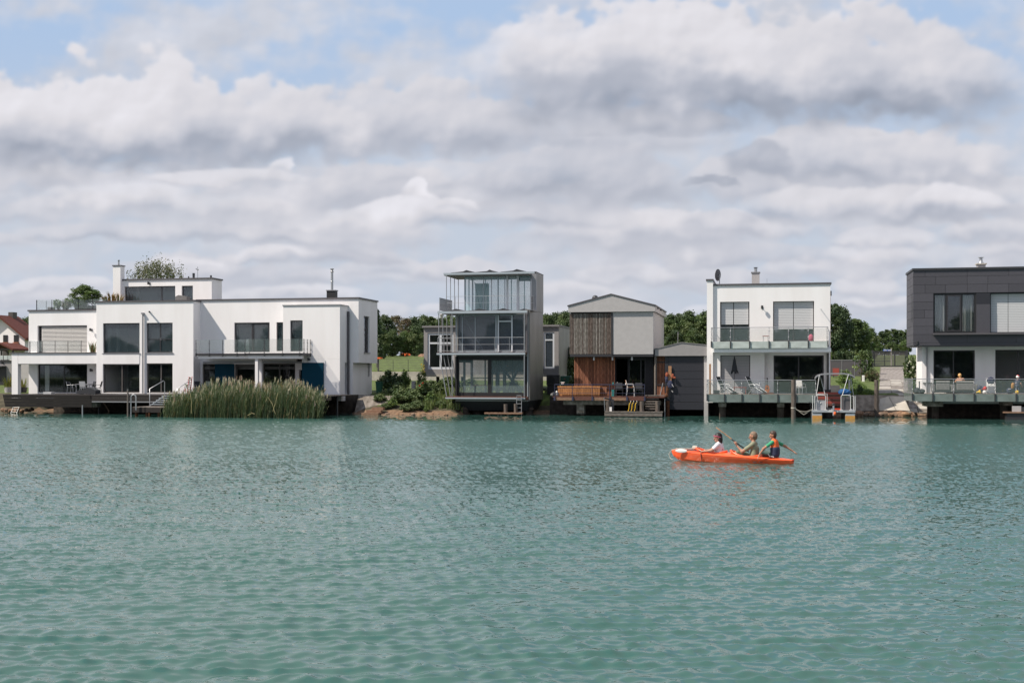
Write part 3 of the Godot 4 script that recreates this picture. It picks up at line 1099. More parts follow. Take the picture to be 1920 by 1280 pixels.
	wall_right(h, ex1, ebot, etop, -2.3, -3.6, [[-3.0, dk, -3.55, dlow]], M.white)
	wall_left(h, ex0, emid, etop, -2.3, -3.6, [], M.white)
	bx(h, "roof", M.roof_grey, ex0 + 0.3, etop - 0.3, -3.6, ex1 - 0.3, etop - 0.1, -2.3)
	bx(h, "bay_floor", M.white2, ex0 + 0.3, emid, -3.6, ex1 - 0.3, emid + 0.2, -2.3)
	var b = nb()
	b.box(ex0 - 0.04, etop, -2.35, ex1 + 0.05, etop + 0.08, -1.95)
	b.box(ex1 - 0.3, etop, -3.6, ex1 + 0.05, etop + 0.08, -2.35)
	part(h, "roof_edge", b, M.cap_light)
	window(h, e1[0], e1[1], e1[2], e1[3], -2.0, {"fr": 0.08, "double": true, "glass": M.pane_sky_tint})
	room(h, ex0 + 0.32, emid + 0.22, ex1 - 0.32, etop - 0.32, -2.32, -3.58)
	bx(h, "book_shelf", M.tan_wood, e1[0] - 0.1, e1[1] + 0.95, -3.3, e1[2] + 0.3, e1[1] + 1.0, -2.6)
	bx(h, "book_shelf", M.tan_wood, e1[0] - 0.1, e1[1] + 1.5, -3.3, e1[2] + 0.3, e1[1] + 1.55, -2.6)
	var lx0 = -15.542
	var lx1 = -13.904
	wall_front(h, lx0, dk - 0.02, ex1, emid - 0.004, -2.0, [], M.white)
	wall_left(h, lx0, dk - 0.02, emid - 0.004, -2.3, -3.6, [], M.white)
	bx(h, "plinth", M.frame_brown, -13.428, ebot + 0.1, -3.5, ex1 - 0.31, dk - 0.03, -2.1)
	bx(h, "sliding_panel", M.blue, lx0 + 0.02, dk + 0.03, -1.99, lx1, 3.556, -1.93)
	bx(h, "sliding_panel", M.blue, -22.898, dk + 0.03, -3.59, -21.394, 3.498, -3.53)
	bx(h, "panel_rail", M.cap_light, bx1 + 0.25, 3.537 + 0.02, -3.58, lx0 - 0.05, 3.537 + 0.12, -3.5)
	tb(h, "downpipe", M.cap, [Vector3(ex1 + 0.1, etop - 0.35, -3.45), Vector3(ex1 + 0.1, 0.9, -3.45)], 0.08)
	lamp(h, Vector3(-14.973, 3.774, -2.000))
	# the balcony in two depths
	var fy = 4.216
	var k0 = -23.525
	var k1 = -19.284
	var k2 = -14.849
	bx(h, "balcony_floor", M.frame, k0 + 0.14, fy - 0.14, -3.59, k1 - 0.002, fy, -1.5)
	bx(h, "balcony_floor", M.frame, k1, fy - 0.14, -3.59, ex0 - 0.01, fy, -0.7)
	bx(h, "balcony_floor", M.frame, ex0 - 0.01, fy - 0.14, -1.99, k2, fy, -0.7)
	bx(h, "balcony_beam", M.white, k0 + 0.3, fy - 0.36, -1.85, k1 + 0.1, fy - 0.145, -1.6)
	bx(h, "balcony_beam", M.white, k1 + 0.2, fy - 0.38, -1.1, k2 - 0.2, fy - 0.145, -0.8)
	bx(h, "balcony_beam", M.white2, k1 + 0.2, fy - 0.36, -3.58, k1 + 0.45, fy - 0.145, -1.11)
	bx(h, "balcony_beam", M.white2, ex0 - 0.5, fy - 0.36, -3.58, ex0 - 0.25, fy - 0.145, -1.11)
	var ro = {"post": M.steel_dark, "glass": M.glass, "top": false, "g1": 0.0, "clamps": true, "low": 0.2}
	railing(h, Vector3(k0 + 0.15, fy, -1.52), Vector3(k1, fy, -1.52), 0.98, [0.0, 0.25, 0.5, 0.77, 1.0], ro)
	railing(h, Vector3(k1 + 0.03, fy, -0.72), Vector3(k2 - 0.03, fy, -0.72), 0.98, [0.0, 0.33, 0.64, 0.93, 1.0], ro)
	railing(h, Vector3(k2 - 0.03, fy, -0.75), Vector3(k2 - 0.03, fy, -1.95), 0.98, [0.0, 0.5, 1.0], ro)
	bx(h, "column", M.white, -18.577, 0.95, -1.1, -18.365, fy - 0.385, -0.88)
	bx(h, "column", M.white, -18.563, 0.95, -1.72, -18.362, fy - 0.15, -1.5)
	# chimney of the right part
	var q0 = -14.846
	var q1 = -14.192
	bx(h, "chimney", M.black, q0, dtop - 0.3, -5.5, q1, 8.800, -5.0)
	bx(h, "chimney_cap", M.cap_light, q0 - 0.04, 8.800, -5.55, q1 + 0.04, 8.866, -4.95)
	flue(h, Vector3((q0 + q1) / 2, 8.866, -5.25), 1.6, 0.09, M.steel)

func left_deck():
	var d = thing("timber_deck", "dark brown timber deck in front of the wide white house", "deck", Vector3(-29.292, 0.0, 0.0))
	var y = 1.33
	var x0 = -35.710
	var x1 = -11.506
	bx(d, "deck_floor", M.deck_dark, x0, y - 0.06, -2.45, x1, y - 0.004, 2.95)
	bx(d, "deck_floor", M.deck_dark, x0, y - 0.06, -3.75, -32.112, y - 0.004, -2.45)
	var xb = -28.969
	var n = 4
	for k in n:
		var a = y - 0.02 - 0.21 * k
		var b = nb()
		var s0 = -0.03 * k
		var s1 = -0.03 * (k + 1)
		b.hexa([Vector3(x0 - s1, a - 0.2, 2.96 + s1), Vector3(xb - s1 * 0.8, a - 0.2, 2.96 + s1), Vector3(xb - s1 * 0.8, a - 0.2, 3.0 + s1), Vector3(x0 - s1, a - 0.2, 3.0 + s1), Vector3(x0 - s0, a, 2.96 + s0), Vector3(xb - s0 * 0.8, a, 2.96 + s0), Vector3(xb - s0 * 0.8, a, 3.0 + s0), Vector3(x0 - s0, a, 3.0 + s0)])
		part(d, "fascia_board", b, M.deck_dark)
	for k in 2:
		bx(d, "fascia_board", M.deck_dark, xb + 0.02, y - 0.02 - 0.2 * (k + 1), 2.9, -23.052, y - 0.025 - 0.2 * k, 2.94)
	bx(d, "fascia_board", M.deck_dark, -23.052 + 0.02, y - 0.3, 2.9, x1, y - 0.02, 2.94)
	bx(d, "gutter", M.cap_light, xb + 0.1, y - 0.5, 2.85, -22.973, y - 0.43, 2.95)
	bx(d, "pier", M.concrete, -29.173, y - 0.85, 2.0, -28.726, y - 0.45, 2.6)
	for px in [-29.619, -23.419, -19.136, -15.324, -11.884]:
		tb(d, "support_post", M.steel_dark, [Vector3(px, -0.8, 0.8), Vector3(px, y - 0.06, 0.8)], 0.07, 7)
	tb(d, "support_post", M.steel, [Vector3(-29.475, -0.8, 3.1), Vector3(-29.475, y - 0.7, 3.1)], 0.05, 7)
	# dark earth wall under the deck
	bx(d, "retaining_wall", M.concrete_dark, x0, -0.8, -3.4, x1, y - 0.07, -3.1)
	# bathing platform
	var p = thing("bathing_platform", "low dark timber bathing platform on posts beside the reeds", "platform", Vector3(-22.652, 0.0, 5.0))
	var px0 = -24.020
	var px1 = -21.331
	var py = 0.62
	for k in 7:
		var z = 4.0 + 0.3 * k
		bx(p, "deck_board", M.grey_wood, px0, py - 0.04, z, px1, py, z + 0.29)
	bx(p, "fascia_board", M.deck_dark, px0, py - 0.36, 6.05, px1 - 0.7, py - 0.045, 6.1)
	bx(p, "fascia_board", M.black, px1 - 0.69, py - 0.36, 5.9, px1, py - 0.045, 5.95)
	for q in [-23.829, -23.088, -22.236, -21.519]:
		tb(p, "support_post", M.rust, [Vector3(q, -0.9, 5.9), Vector3(q, py - 0.05, 5.9)], 0.1, 8)
		tb(p, "support_post", M.rust, [Vector3(q, -0.9, 4.2), Vector3(q, py - 0.05, 4.2)], 0.1, 8)
	# stairs from the deck to the platform
	var s = thing("steps", "open grey steel steps from the dark deck down to the bathing platform", "stairs", Vector3(-22.702, py, 4.0))
	var sx0 = -23.826
	var sx1 = -22.159
	for k in 5:
		var t = k / 4.0
		bx(s, "step", M.steel_paint, lerpf(sx0 + 0.35, sx0, t), lerpf(y - 0.07, py + 0.1, t), lerpf(3.0, 3.9, t), lerpf(sx1 - 0.1, sx1, t), lerpf(y - 0.03, py + 0.14, t), lerpf(3.25, 4.15, t))
	tb(s, "stringer", M.steel_paint, [Vector3(sx0 + 0.35, y - 0.1, 3.0), Vector3(sx0 - 0.02, py + 0.03, 4.1)], 0.03, 6)
	tb(s, "stringer", M.steel_paint, [Vector3(sx1 - 0.1, y - 0.1, 3.0), Vector3(sx1 + 0.02, py + 0.03, 4.1)], 0.03, 6)
	tb(s, "handrail", M.steel, [Vector3(sx0 - 0.03, py, 4.15), Vector3(sx0 - 0.03, py + 1.15, 4.15), Vector3(sx0 + 0.36, y + 0.98, 3.0), Vector3(sx0 + 0.38, y + 0.9, 2.9), Vector3(sx0 + 0.38, y, 2.88)], 0.028, 7)
	tb(s, "handrail", M.steel, [Vector3(sx1 + 0.3, py, 4.15), Vector3(sx1 + 0.3, py + 1.15, 4.15), Vector3(sx1 + 0.6, y + 0.98, 3.0), Vector3(sx1 + 0.62, y, 2.88)], 0.028, 7)
	# swimming ladder and post
	var l = thing("swimming_ladder", "stainless swimming ladder with two hooped handrails at the bathing platform", "ladder", Vector3(-23.926, 0.0, 6.3))
	for q in [[-23.983, 6.4], [-23.823, 6.6]]:
		var a = []
		for k in 9:
			var t = PI * k / 8.0
			a.append(Vector3(q[0] + 0.18 - 0.18 * cos(t), 1.25 + 0.18 * sin(t), q[1]))
		tb(l, "hoop", M.steel, [Vector3(q[0], -0.9, q[1])] + a + [Vector3(q[0] + 0.36, py - 0.2, q[1])], 0.025, 7)
	for k in 4:
		tb(l, "rung", M.steel, [Vector3(-23.983, -0.6 + 0.28 * k, 6.4), Vector3(-23.823, -0.6 + 0.28 * k, 6.6)], 0.02, 6)
	var o = thing("mooring_pole", "slim pale steel pole standing in the water left of the swimming ladder", "pole", Vector3(-24.115, -0.9, 6.5))
	tb(o, "pole", M.grey_wood, [Vector3(-24.115, -0.9, 6.5), Vector3(-24.115, 1.728, 6.5)], 0.055, 8)
	tb(o, "cap", M.steel, [Vector3(-24.115, 1.728, 6.5), Vector3(-24.115, 1.728 + 0.04, 6.5)], 0.06, 8)

# ---------------------------------------------------------------- glass and zinc tower house
func tower_house():
	var h = thing("house", "narrow three-storey glass and zinc tower house with outside balconies", "house", Vector3(-1.721, 0.9, -3.0))
	var x0 = -4.320
	var x1 = 0.826
	var xm = 0.716
	var f0 = 1.214
	var f1 = 4.203
	var f2 = 7.008
	var rf = 9.788
	var wb = -6.8
	# hull below the ground floor
	var b = nb()
	b.hexa([Vector3(x0 + 0.2, f0 - 0.95, -6.0), Vector3(x1 - 0.3, f0 - 0.95, -6.0), Vector3(x1 - 0.3, f0 - 0.95, -2.2), Vector3(x0 + 0.2, f0 - 0.95, -2.2), Vector3(x0 - 0.3, f0 - 0.3, wb), Vector3(x1 - 0.02, f0 - 0.3, wb), Vector3(x1 - 0.02, f0 - 0.3, -1.75), Vector3(x0 - 0.3, f0 - 0.3, -1.75)])
	part(h, "hull", b, M.clad_back)
	for q in [[-3.864, -2.3], [-3.158, -3.2], [0.441, -3.2], [-1.362, -5.2]]:
		b = nb()
		b.lathe(Vector3(q[0], -1.0, q[1]), [[0.32, 0], [0.34, 1.5], [0.42, f0 + 0.1]], 12)
		part(h, "pier", b, M.concrete_dark)
	# floors
	bx(h, "deck_edge", M.steel_paint, -4.841, f0 - 0.12, -1.7, 0.660, f0 - 0.03, -1.0)
	bx(h, "deck_floor", M.deck_brown, -4.841, f0 - 0.03, -6.0, 0.660, f0 + 0.03, -1.02)
	bx(h, "deck_edge", M.deck_brown, 0.660 + 0.005, f0 - 0.2, -1.7, x1 - 0.05, f0 + 0.02, -1.3)
	bx(h, "floor", M.inside_pale, x0, f0 - 0.3, wb + 0.2, xm, f0 - 0.035, -1.75)
	bx(h, "deck_edge", M.steel_paint, -5.439, f1 - 0.14, -1.1, 0.678, f1 - 0.02, -1.0)
	bx(h, "deck_floor", M.deck_brown, -5.439, f1 - 0.1, -4.6, x0 - 0.01, f1 + 0.03, -1.105)
	bx(h, "deck_floor", M.deck_brown, x0, f1 - 0.1, -1.95, 0.678, f1 + 0.03, -1.105)
	bx(h, "floor", M.inside_pale, x0, f1 - 0.25, wb + 0.2, xm, f1 + 0.04, -1.96)
	bx(h, "deck_edge", M.steel_paint, -5.383, f2 - 0.16, -1.1, 0.805, f2, -1.0)
	bx(h, "deck_floor", M.roof_grey, -5.383, f2 - 0.12, -4.6, x0 - 0.01, f2 + 0.01, -1.105)
	bx(h, "deck_floor", M.roof_grey, x0, f2 - 0.2, wb + 0.2, -0.234, f2 + 0.02, -1.105)
	bx(h, "deck_floor", M.roof_grey, -0.234, f2 - 0.2, wb + 0.2, xm, f2 + 0.02, -1.7)
	# zinc end wall, set back on the top floor
	b = nb()
	b.panel(Vector3(x1, f0 - 0.25, -1.9), Vector3(0, 0, -1), Vector3.UP, 4.9, f2 - f0 + 0.35, 0.3, [])
	b.box(xm, f0 - 0.25, -2.2, x1 - 0.3, f2 + 0.1, -1.88)
	part(h, "wall", b, M.zinc)
	b = nb()
	b.panel(Vector3(x1 + 0.02, f2 + 0.105, -4.1), Vector3(0, 0, -1), Vector3.UP, 2.7, rf - f2 - 0.1, 0.32, [])
	part(h, "wall", b, M.zinc)
	tb(h, "downpipe", M.steel_paint, [Vector3(x1 - 0.12, f0 - 0.1, -1.8), Vector3(x1 - 0.12, f2 - 0.4, -1.8)], 0.03, 6)
	bx(h, "corner_strip", M.cap, xm - 0.1, f1, -1.99, xm - 0.002, f2 - 0.2, -1.5)
	bx(h, "corner_post", M.cap_light, xm + 0.15, f2 + 0.1, -4.09, x1 - 0.3, rf - 0.1, -3.95)
	# ground floor, glass front and back with a heavy black frame and crossed braces
	var g = [x0, f0 + 0.05, xm, f1 - 0.26]
	window(h, g[0], g[1], g[2], g[3], -1.85, {"m": [0.47], "fr": 0.24, "rev": 0.0, "mat": M.black, "glass": M.pane_tower})
	window(h, g[0], g[1], g[2], g[3], wb + 0.5, {"m": [0.2, 0.4, 0.6, 0.8], "t": [0.45], "fr": 0.09, "rev": 0.0, "mat": M.black, "glass": M.pane})
	b = nb()
	b.panel(Vector3(x0, f0 + 0.05, wb + 0.5), Vector3(0, 0, 1), Vector3.UP, 4.6, f1 - f0 - 0.3, 0.12, [[0.3, 0.1, 2.2, 2.3], [2.4, 0.1, 4.3, 2.3]])
	part(h, "wall", b, M.black)
	tb(h, "brace", M.black, [Vector3(-1.738, 3.928, -2.400), Vector3(0.156, 1.460, -2.400)], 0.09, 4)
	tb(h, "brace", M.black, [Vector3(0.190, 3.853, -2.600), Vector3(-0.906, 1.453, -2.600)], 0.09, 4)
	tb(h, "brace_post", M.black, [Vector3(-1.864, 3.927, -2.300), Vector3(-1.864, 1.418, -2.300)], 0.05, 4)
	tb(h, "brace_post", M.black, [Vector3(-1.574, 3.929, -2.500), Vector3(-1.574, 1.416, -2.500)], 0.11, 4)
	tb(h, "brace_post", M.black, [Vector3(-1.118, 3.932, -2.800), Vector3(-1.118, 1.413, -2.800)], 0.12, 4)
	for k in 8:
		bx(h, "stair_tread", M.tan_wood, -1.724, f0 + 0.2 + 0.27 * k, -3.4 - 0.22 * k, -1.347, f0 + 0.24 + 0.27 * k, -3.7 - 0.22 * k)
	bx(h, "table", M.wine, -3.643, f0 + 0.72, -4.6, -2.683, f0 + 0.77, -3.8)
	for q in [-3.566, -2.760]:
		bx(h, "table_leg", M.black, q - 0.04, f0 + 0.05, -4.3, q + 0.04, f0 + 0.72, -4.2)
	# first floor
	g = [x0, f1 + 0.05, xm - 0.11, f2 - 0.21]
	window(h, g[0], g[1], g[2], g[3], -2.0, {"m": [0.085, 0.27, 0.56, 0.575, 0.785], "fr": 0.05, "rev": 0.0, "mat": M.steel_paint, "glass": M.pane_mid})
	b = nb()
	var dx0 = -1.402
	var dx1 = -0.367
	b.box(dx0, f1 + 0.06, -1.98, dx0 + 0.09, f2 - 0.25, -1.9)
	b.box(dx1 - 0.09, f1 + 0.06, -1.98, dx1, f2 - 0.25, -1.9)
	b.box(dx0 + 0.09, f2 - 0.72, -1.98, dx1 - 0.09, f2 - 0.63, -1.9)
	part(h, "door", b, M.frame_white)
	tb(h, "brace", M.steel_paint, [Vector3(-3.953, 6.753, -2.400), Vector3(-2.561, 4.441, -2.400)], 0.045, 5)
	b = nb()
	b.panel(Vector3(x0, f1 + 0.05, wb + 0.3), Vector3(0, 0, 1), Vector3.UP, 4.5, f2 - f1 - 0.25, 0.12, [[0.3, 0.5, 2.1, 2.2]])
	part(h, "wall", b, M.zinc)
	room(h, x0 + 0.05, f1 + 0.06, xm - 0.12, f2 - 0.21, -2.3, wb + 0.35, M.inside_pale)
	bx(h, "corner_post", M.cap_light, x0 - 0.06, f1, -2.06, x0 - 0.004, f2 - 0.17, -1.98)
	# top floor: clear glass pavilion
	var t0 = x0
	var t1 = 0.449
	g = [t0, f2 + 0.05, t1, rf - 0.2]
	window(h, g[0], g[1], g[2], g[3], -4.2, {"m": [0.12, 0.29, 0.41, 0.505, 0.61, 0.82], "fr": 0.04, "rev": 0.0, "mat": M.steel_paint, "glass": M.pane_teal})
	window(h, g[0], g[1], g[2], g[3], wb + 0.2, {"m": [0.2, 0.4, 0.6, 0.8], "fr": 0.05, "rev": 0.0, "mat": M.steel_paint, "glass": M.pane_clear})
	bx(h, "corner_post", M.frame_white, -1.270, f2 + 0.05, -4.19, -1.156, rf - 0.2, -4.05)
	bx(h, "corner_post", M.frame_white, -0.531, f2 + 0.05, -4.19, -0.380, rf - 0.2, -4.05)
	bx(h, "shelf", M.render_grey, -3.821, f2 + 0.05, -5.9, -2.926, rf - 0.6, -5.4)
	tb(h, "brace", M.steel_dark, [Vector3(-3.639, 9.210, -4.500), Vector3(-3.254, 7.407, -4.500)], 0.025, 5)
	tb(h, "brace", M.steel_dark, [Vector3(-2.715, 9.196, -4.500), Vector3(-3.254, 7.407, -4.500)], 0.025, 5)
	bx(h, "corner_strip", M.deck_brown, -0.404, rf - 0.55, -4.6, 0.391, rf - 0.25, -4.3)
	b = nb()
	b.panel(Vector3(t0, f2 + 0.05, wb + 0.2), Vector3(0, 0, 1), Vector3.UP, 2.3, rf - f2 - 0.2, 0.06, [[0.1, 0.1, 1.1, rf - f2 - 0.35], [1.2, 0.1, 2.2, rf - f2 - 0.35]])
	part(h, "wall", b, M.steel_paint)
	# roofs with their raised scoops
	bx(h, "roof", M.roof_grey, -5.499 + 0.02, rf - 0.19, wb, x1 - 0.32, rf - 0.06, -3.0)
	bx(h, "roof_edge", M.steel_paint, -5.472, rf - 0.17, -2.98, 0.945, rf - 0.03, -2.9)
	bx(h, "roof_edge", M.cap, x1 - 0.34, rf + 0.003, wb, x1 + 0.03, rf + 0.06, -4.0)
	for q in [[-4.132, -3.751, rf, -3.1], [-2.425, -2.161, rf, -3.1], [-0.584, -0.173, rf, -3.1], [-4.492, -3.895, f2, -1.2], [-2.854, -2.299, f2, -1.2], [-1.193, -0.679, f2, -1.2], [0.111, 0.625, f2, -1.9]]:
		var m = (q[0] + q[1]) / 2
		b = nb()
		b.prism(PackedVector2Array([E2(q[0] - 0.9, q[2]), E2(q[1] + 0.5, q[2]), E2(q[1] + 0.1, q[2] + 0.1), E2(m + 0.05, q[2] + 0.17), E2(q[0], q[2] + 0.07)]), q[3] - 1.2, q[3])
		part(h, "roof_scoop", b, M.steel_dark)
	# thin posts and railings of the outside galleries
	var lx = -5.262
	for k in 4:
		var z = -2.9 - 0.9 * k
		tb(h, "gallery_post", M.steel, [Vector3(lx + 0.05 * k, f2 + 0.01, z), Vector3(lx + 0.05 * k, rf - 0.18, z)], 0.028, 6)
	lx = -5.378
	for k in 4:
		var z = -1.08 - 1.05 * k
		tb(h, "gallery_post", M.steel, [Vector3(lx + 0.1, f1 + 0.03, z), Vector3(lx + 0.06, f2 - 0.13, z)], 0.03, 6)
		tb(h, "gallery_strut", M.steel, [Vector3(lx + 0.12, f1 - 0.12, z), Vector3(lx + 0.62, f0 + 0.03, z)], 0.035, 6)
	tb(h, "gallery_post", M.steel, [Vector3(x0 - 0.05, f1 + 0.03, -1.06), Vector3(x0 - 0.05, f2 - 0.16, -1.06)], 0.035, 6)
	tb(h, "gallery_post", M.steel, [Vector3(x0 - 0.05, f0 + 0.03, -1.06), Vector3(x0 - 0.05, f1 - 0.14, -1.06)], 0.035, 6)
	var rx = 0.614
	tb(h, "gallery_post", M.steel, [Vector3(rx, f1 + 0.03, -1.06), Vector3(rx, f2 - 0.16, -1.06)], 0.035, 6)
	tb(h, "gallery_post", M.steel, [Vector3(rx, f0 + 0.03, -1.06), Vector3(rx, f1 - 0.14, -1.06)], 0.035, 6)
	railing(h, Vector3(lx, f1 + 0.03, -1.05), Vector3(rx, f1 + 0.03, -1.05), 0.98, [0.0, 0.22, 0.44, 0.66, 0.83, 1.0], {"rails": [0.1, 0.52], "r": 0.016})
	railing(h, Vector3(lx, f1 + 0.03, -1.1), Vector3(lx, f1 + 0.03, -4.5), 0.98, [0.5, 1.0], {"rails": [0.1, 0.52], "r": 0.016})
	railing(h, Vector3(-4.818, f2 + 0.02, -1.4), Vector3(x1 - 0.2, f2 + 0.02, -1.4), 1.0, [0.11, 0.5, 1.0], {"rails": [0.55], "r": 0.014, "rail": M.steel})
	railing(h, Vector3(x1 - 0.1, f2 + 0.02, -2.0), Vector3(x1 - 0.1, f2 + 0.12, -4.0), 1.0, [0.4, 0.8], {"rails": [0.55], "r": 0.014, "glass": M.mesh_grey, "g1": 0.02})
	railing(h, Vector3(-5.316, f2 + 0.02, -1.3), Vector3(-5.316, f2 + 0.02, -4.6), 0.9, [0.0, 1.0], {"rails": [0.45], "r": 0.02, "rail": M.steel_dark, "glass": M.mesh_grey, "g1": 0.02})
	# the single-storey rear wing on stilts, seen on both sides
	var ww = -9.5
	var s0 = -8.812
	var s1 = 1.490
	var sb = 2.720
	var st = 6.242
	var wl = [-8.520, 3.120, -6.510, 5.842]
	var wr = [0.351, 3.153, 1.168, 5.862]
	b = nb()
	wall_front(h, s0, sb, s1, st, ww, [wl, wr, [x0 + 0.5, sb - 1, x1 - 0.5, st - 0.4]], M.render_dark)
	wall_right(h, s1, sb, st, ww - 0.3, ww - 5.0, [], M.zinc)
	wall_left(h, s0, sb, st, ww - 0.3, ww - 5.0, [], M.zinc)
	bx(h, "wall", M.zinc, s0 + 0.3, sb, ww - 4.7, s1 - 0.3, st, ww - 5.0)
	bx(h, "floor", M.inside, s0 + 0.3, sb, ww - 4.7, s1 - 0.3, sb + 0.2, ww - 0.3)
	bx(h, "roof", M.roof_grey, s0 - 0.1, st, ww - 5.1, s1 + 0.05, st + 0.14, ww + 0.15)
	bx(h, "floor_edge", M.concrete_pale, s0, sb - 0.16, ww - 5.0, s1, sb - 0.004, ww + 0.05)
	window(h, wl[0], wl[1], wl[2], wl[3], ww, {"m": [0.5], "t": [0.72], "fr": 0.16, "mat": M.frame_white, "rev": 0.06, "double": true})
	window(h, wr[0], wr[1], wr[2], wr[3], ww, {"t": [0.78], "fr": 0.13, "mat": M.frame_white, "rev": 0.06, "glass": M.pane_dark})
	for q in [s0 + 0.9, s0 + 2.0, s1 - 0.8, s1 - 2.2]:
		tb(h, "stilt", M.black, [Vector3(q, 0.9, ww - 0.7), Vector3(q, sb - 0.16, ww - 0.7)], 0.13, 4)
		tb(h, "stilt", M.black, [Vector3(q, 0.9, ww - 4.0), Vector3(q, sb - 0.16, ww - 4.0)], 0.13, 4)
	# heat pump on the right
	var p = thing("heat_pump", "black outdoor heat pump unit with round fan beside the zinc tower", "heat pump", Vector3(1.246, 1.3, -8.7))
	var u0 = 0.753
	var u1 = 1.718
	var v0 = 1.947
	var v1 = 2.703
	b = nb()
	b.cbox(u0, v0, -8.9, u1, v1, -8.5, 0.02)
	part(p, "housing", b, M.frame)
	b = nb()
	b.tube([Vector3(lerpf(u0, u1, 0.38), (v0 + v1) / 2, -8.5), Vector3(lerpf(u0, u1, 0.38), (v0 + v1) / 2, -8.47)], 0.27, 16)
	part(p, "fan_grille", b, M.black)
	bx(p, "stand", M.frame, u0 + 0.05, 1.3, -8.85, u1 - 0.05, v0, -8.55)
	# jetty plank on stumps and a ladder
	var j = thing("plank_jetty", "pale timber plank jetty on short log stumps under the glass tower", "jetty", Vector3(-0.708, 0.0, -0.6))
	bx(j, "plank", M.deck_pale, -1.986, 0.101, -0.85, 0.578, 0.200, -0.45)
	for q in [[-1.675, 0.2], [-1.072, 0.2], [-0.872, 0.2], [-0.629, 0.75], [-0.410, 0.22], [0.063, 0.78]]:
		var tall = q[1] > 0.5
		tb(j, "log_stump", M.pile, [Vector3(q[0], -0.9, -0.9 if tall else -0.62), Vector3(q[0], q[1] - (0.0 if tall else 0.0), -0.9 if tall else -0.62)], 0.125 if tall else 0.09, 9)
	var l = thing("ladder", "steel ladder hanging from the tower house deck down to the plank", "ladder", Vector3(0.271, 0.0, -0.95))
	for q in [0.115, 0.452]:
		tb(l, "rail", M.steel, [Vector3(q, -0.6, -0.9), Vector3(q, f0 + 0.05, -0.95)], 0.025, 6)
	for k in 7:
		tb(l, "rung", M.steel, [Vector3(0.115, -0.3 + 0.27 * k, -0.92), Vector3(0.452, -0.3 + 0.27 * k, -0.92)], 0.018, 6)

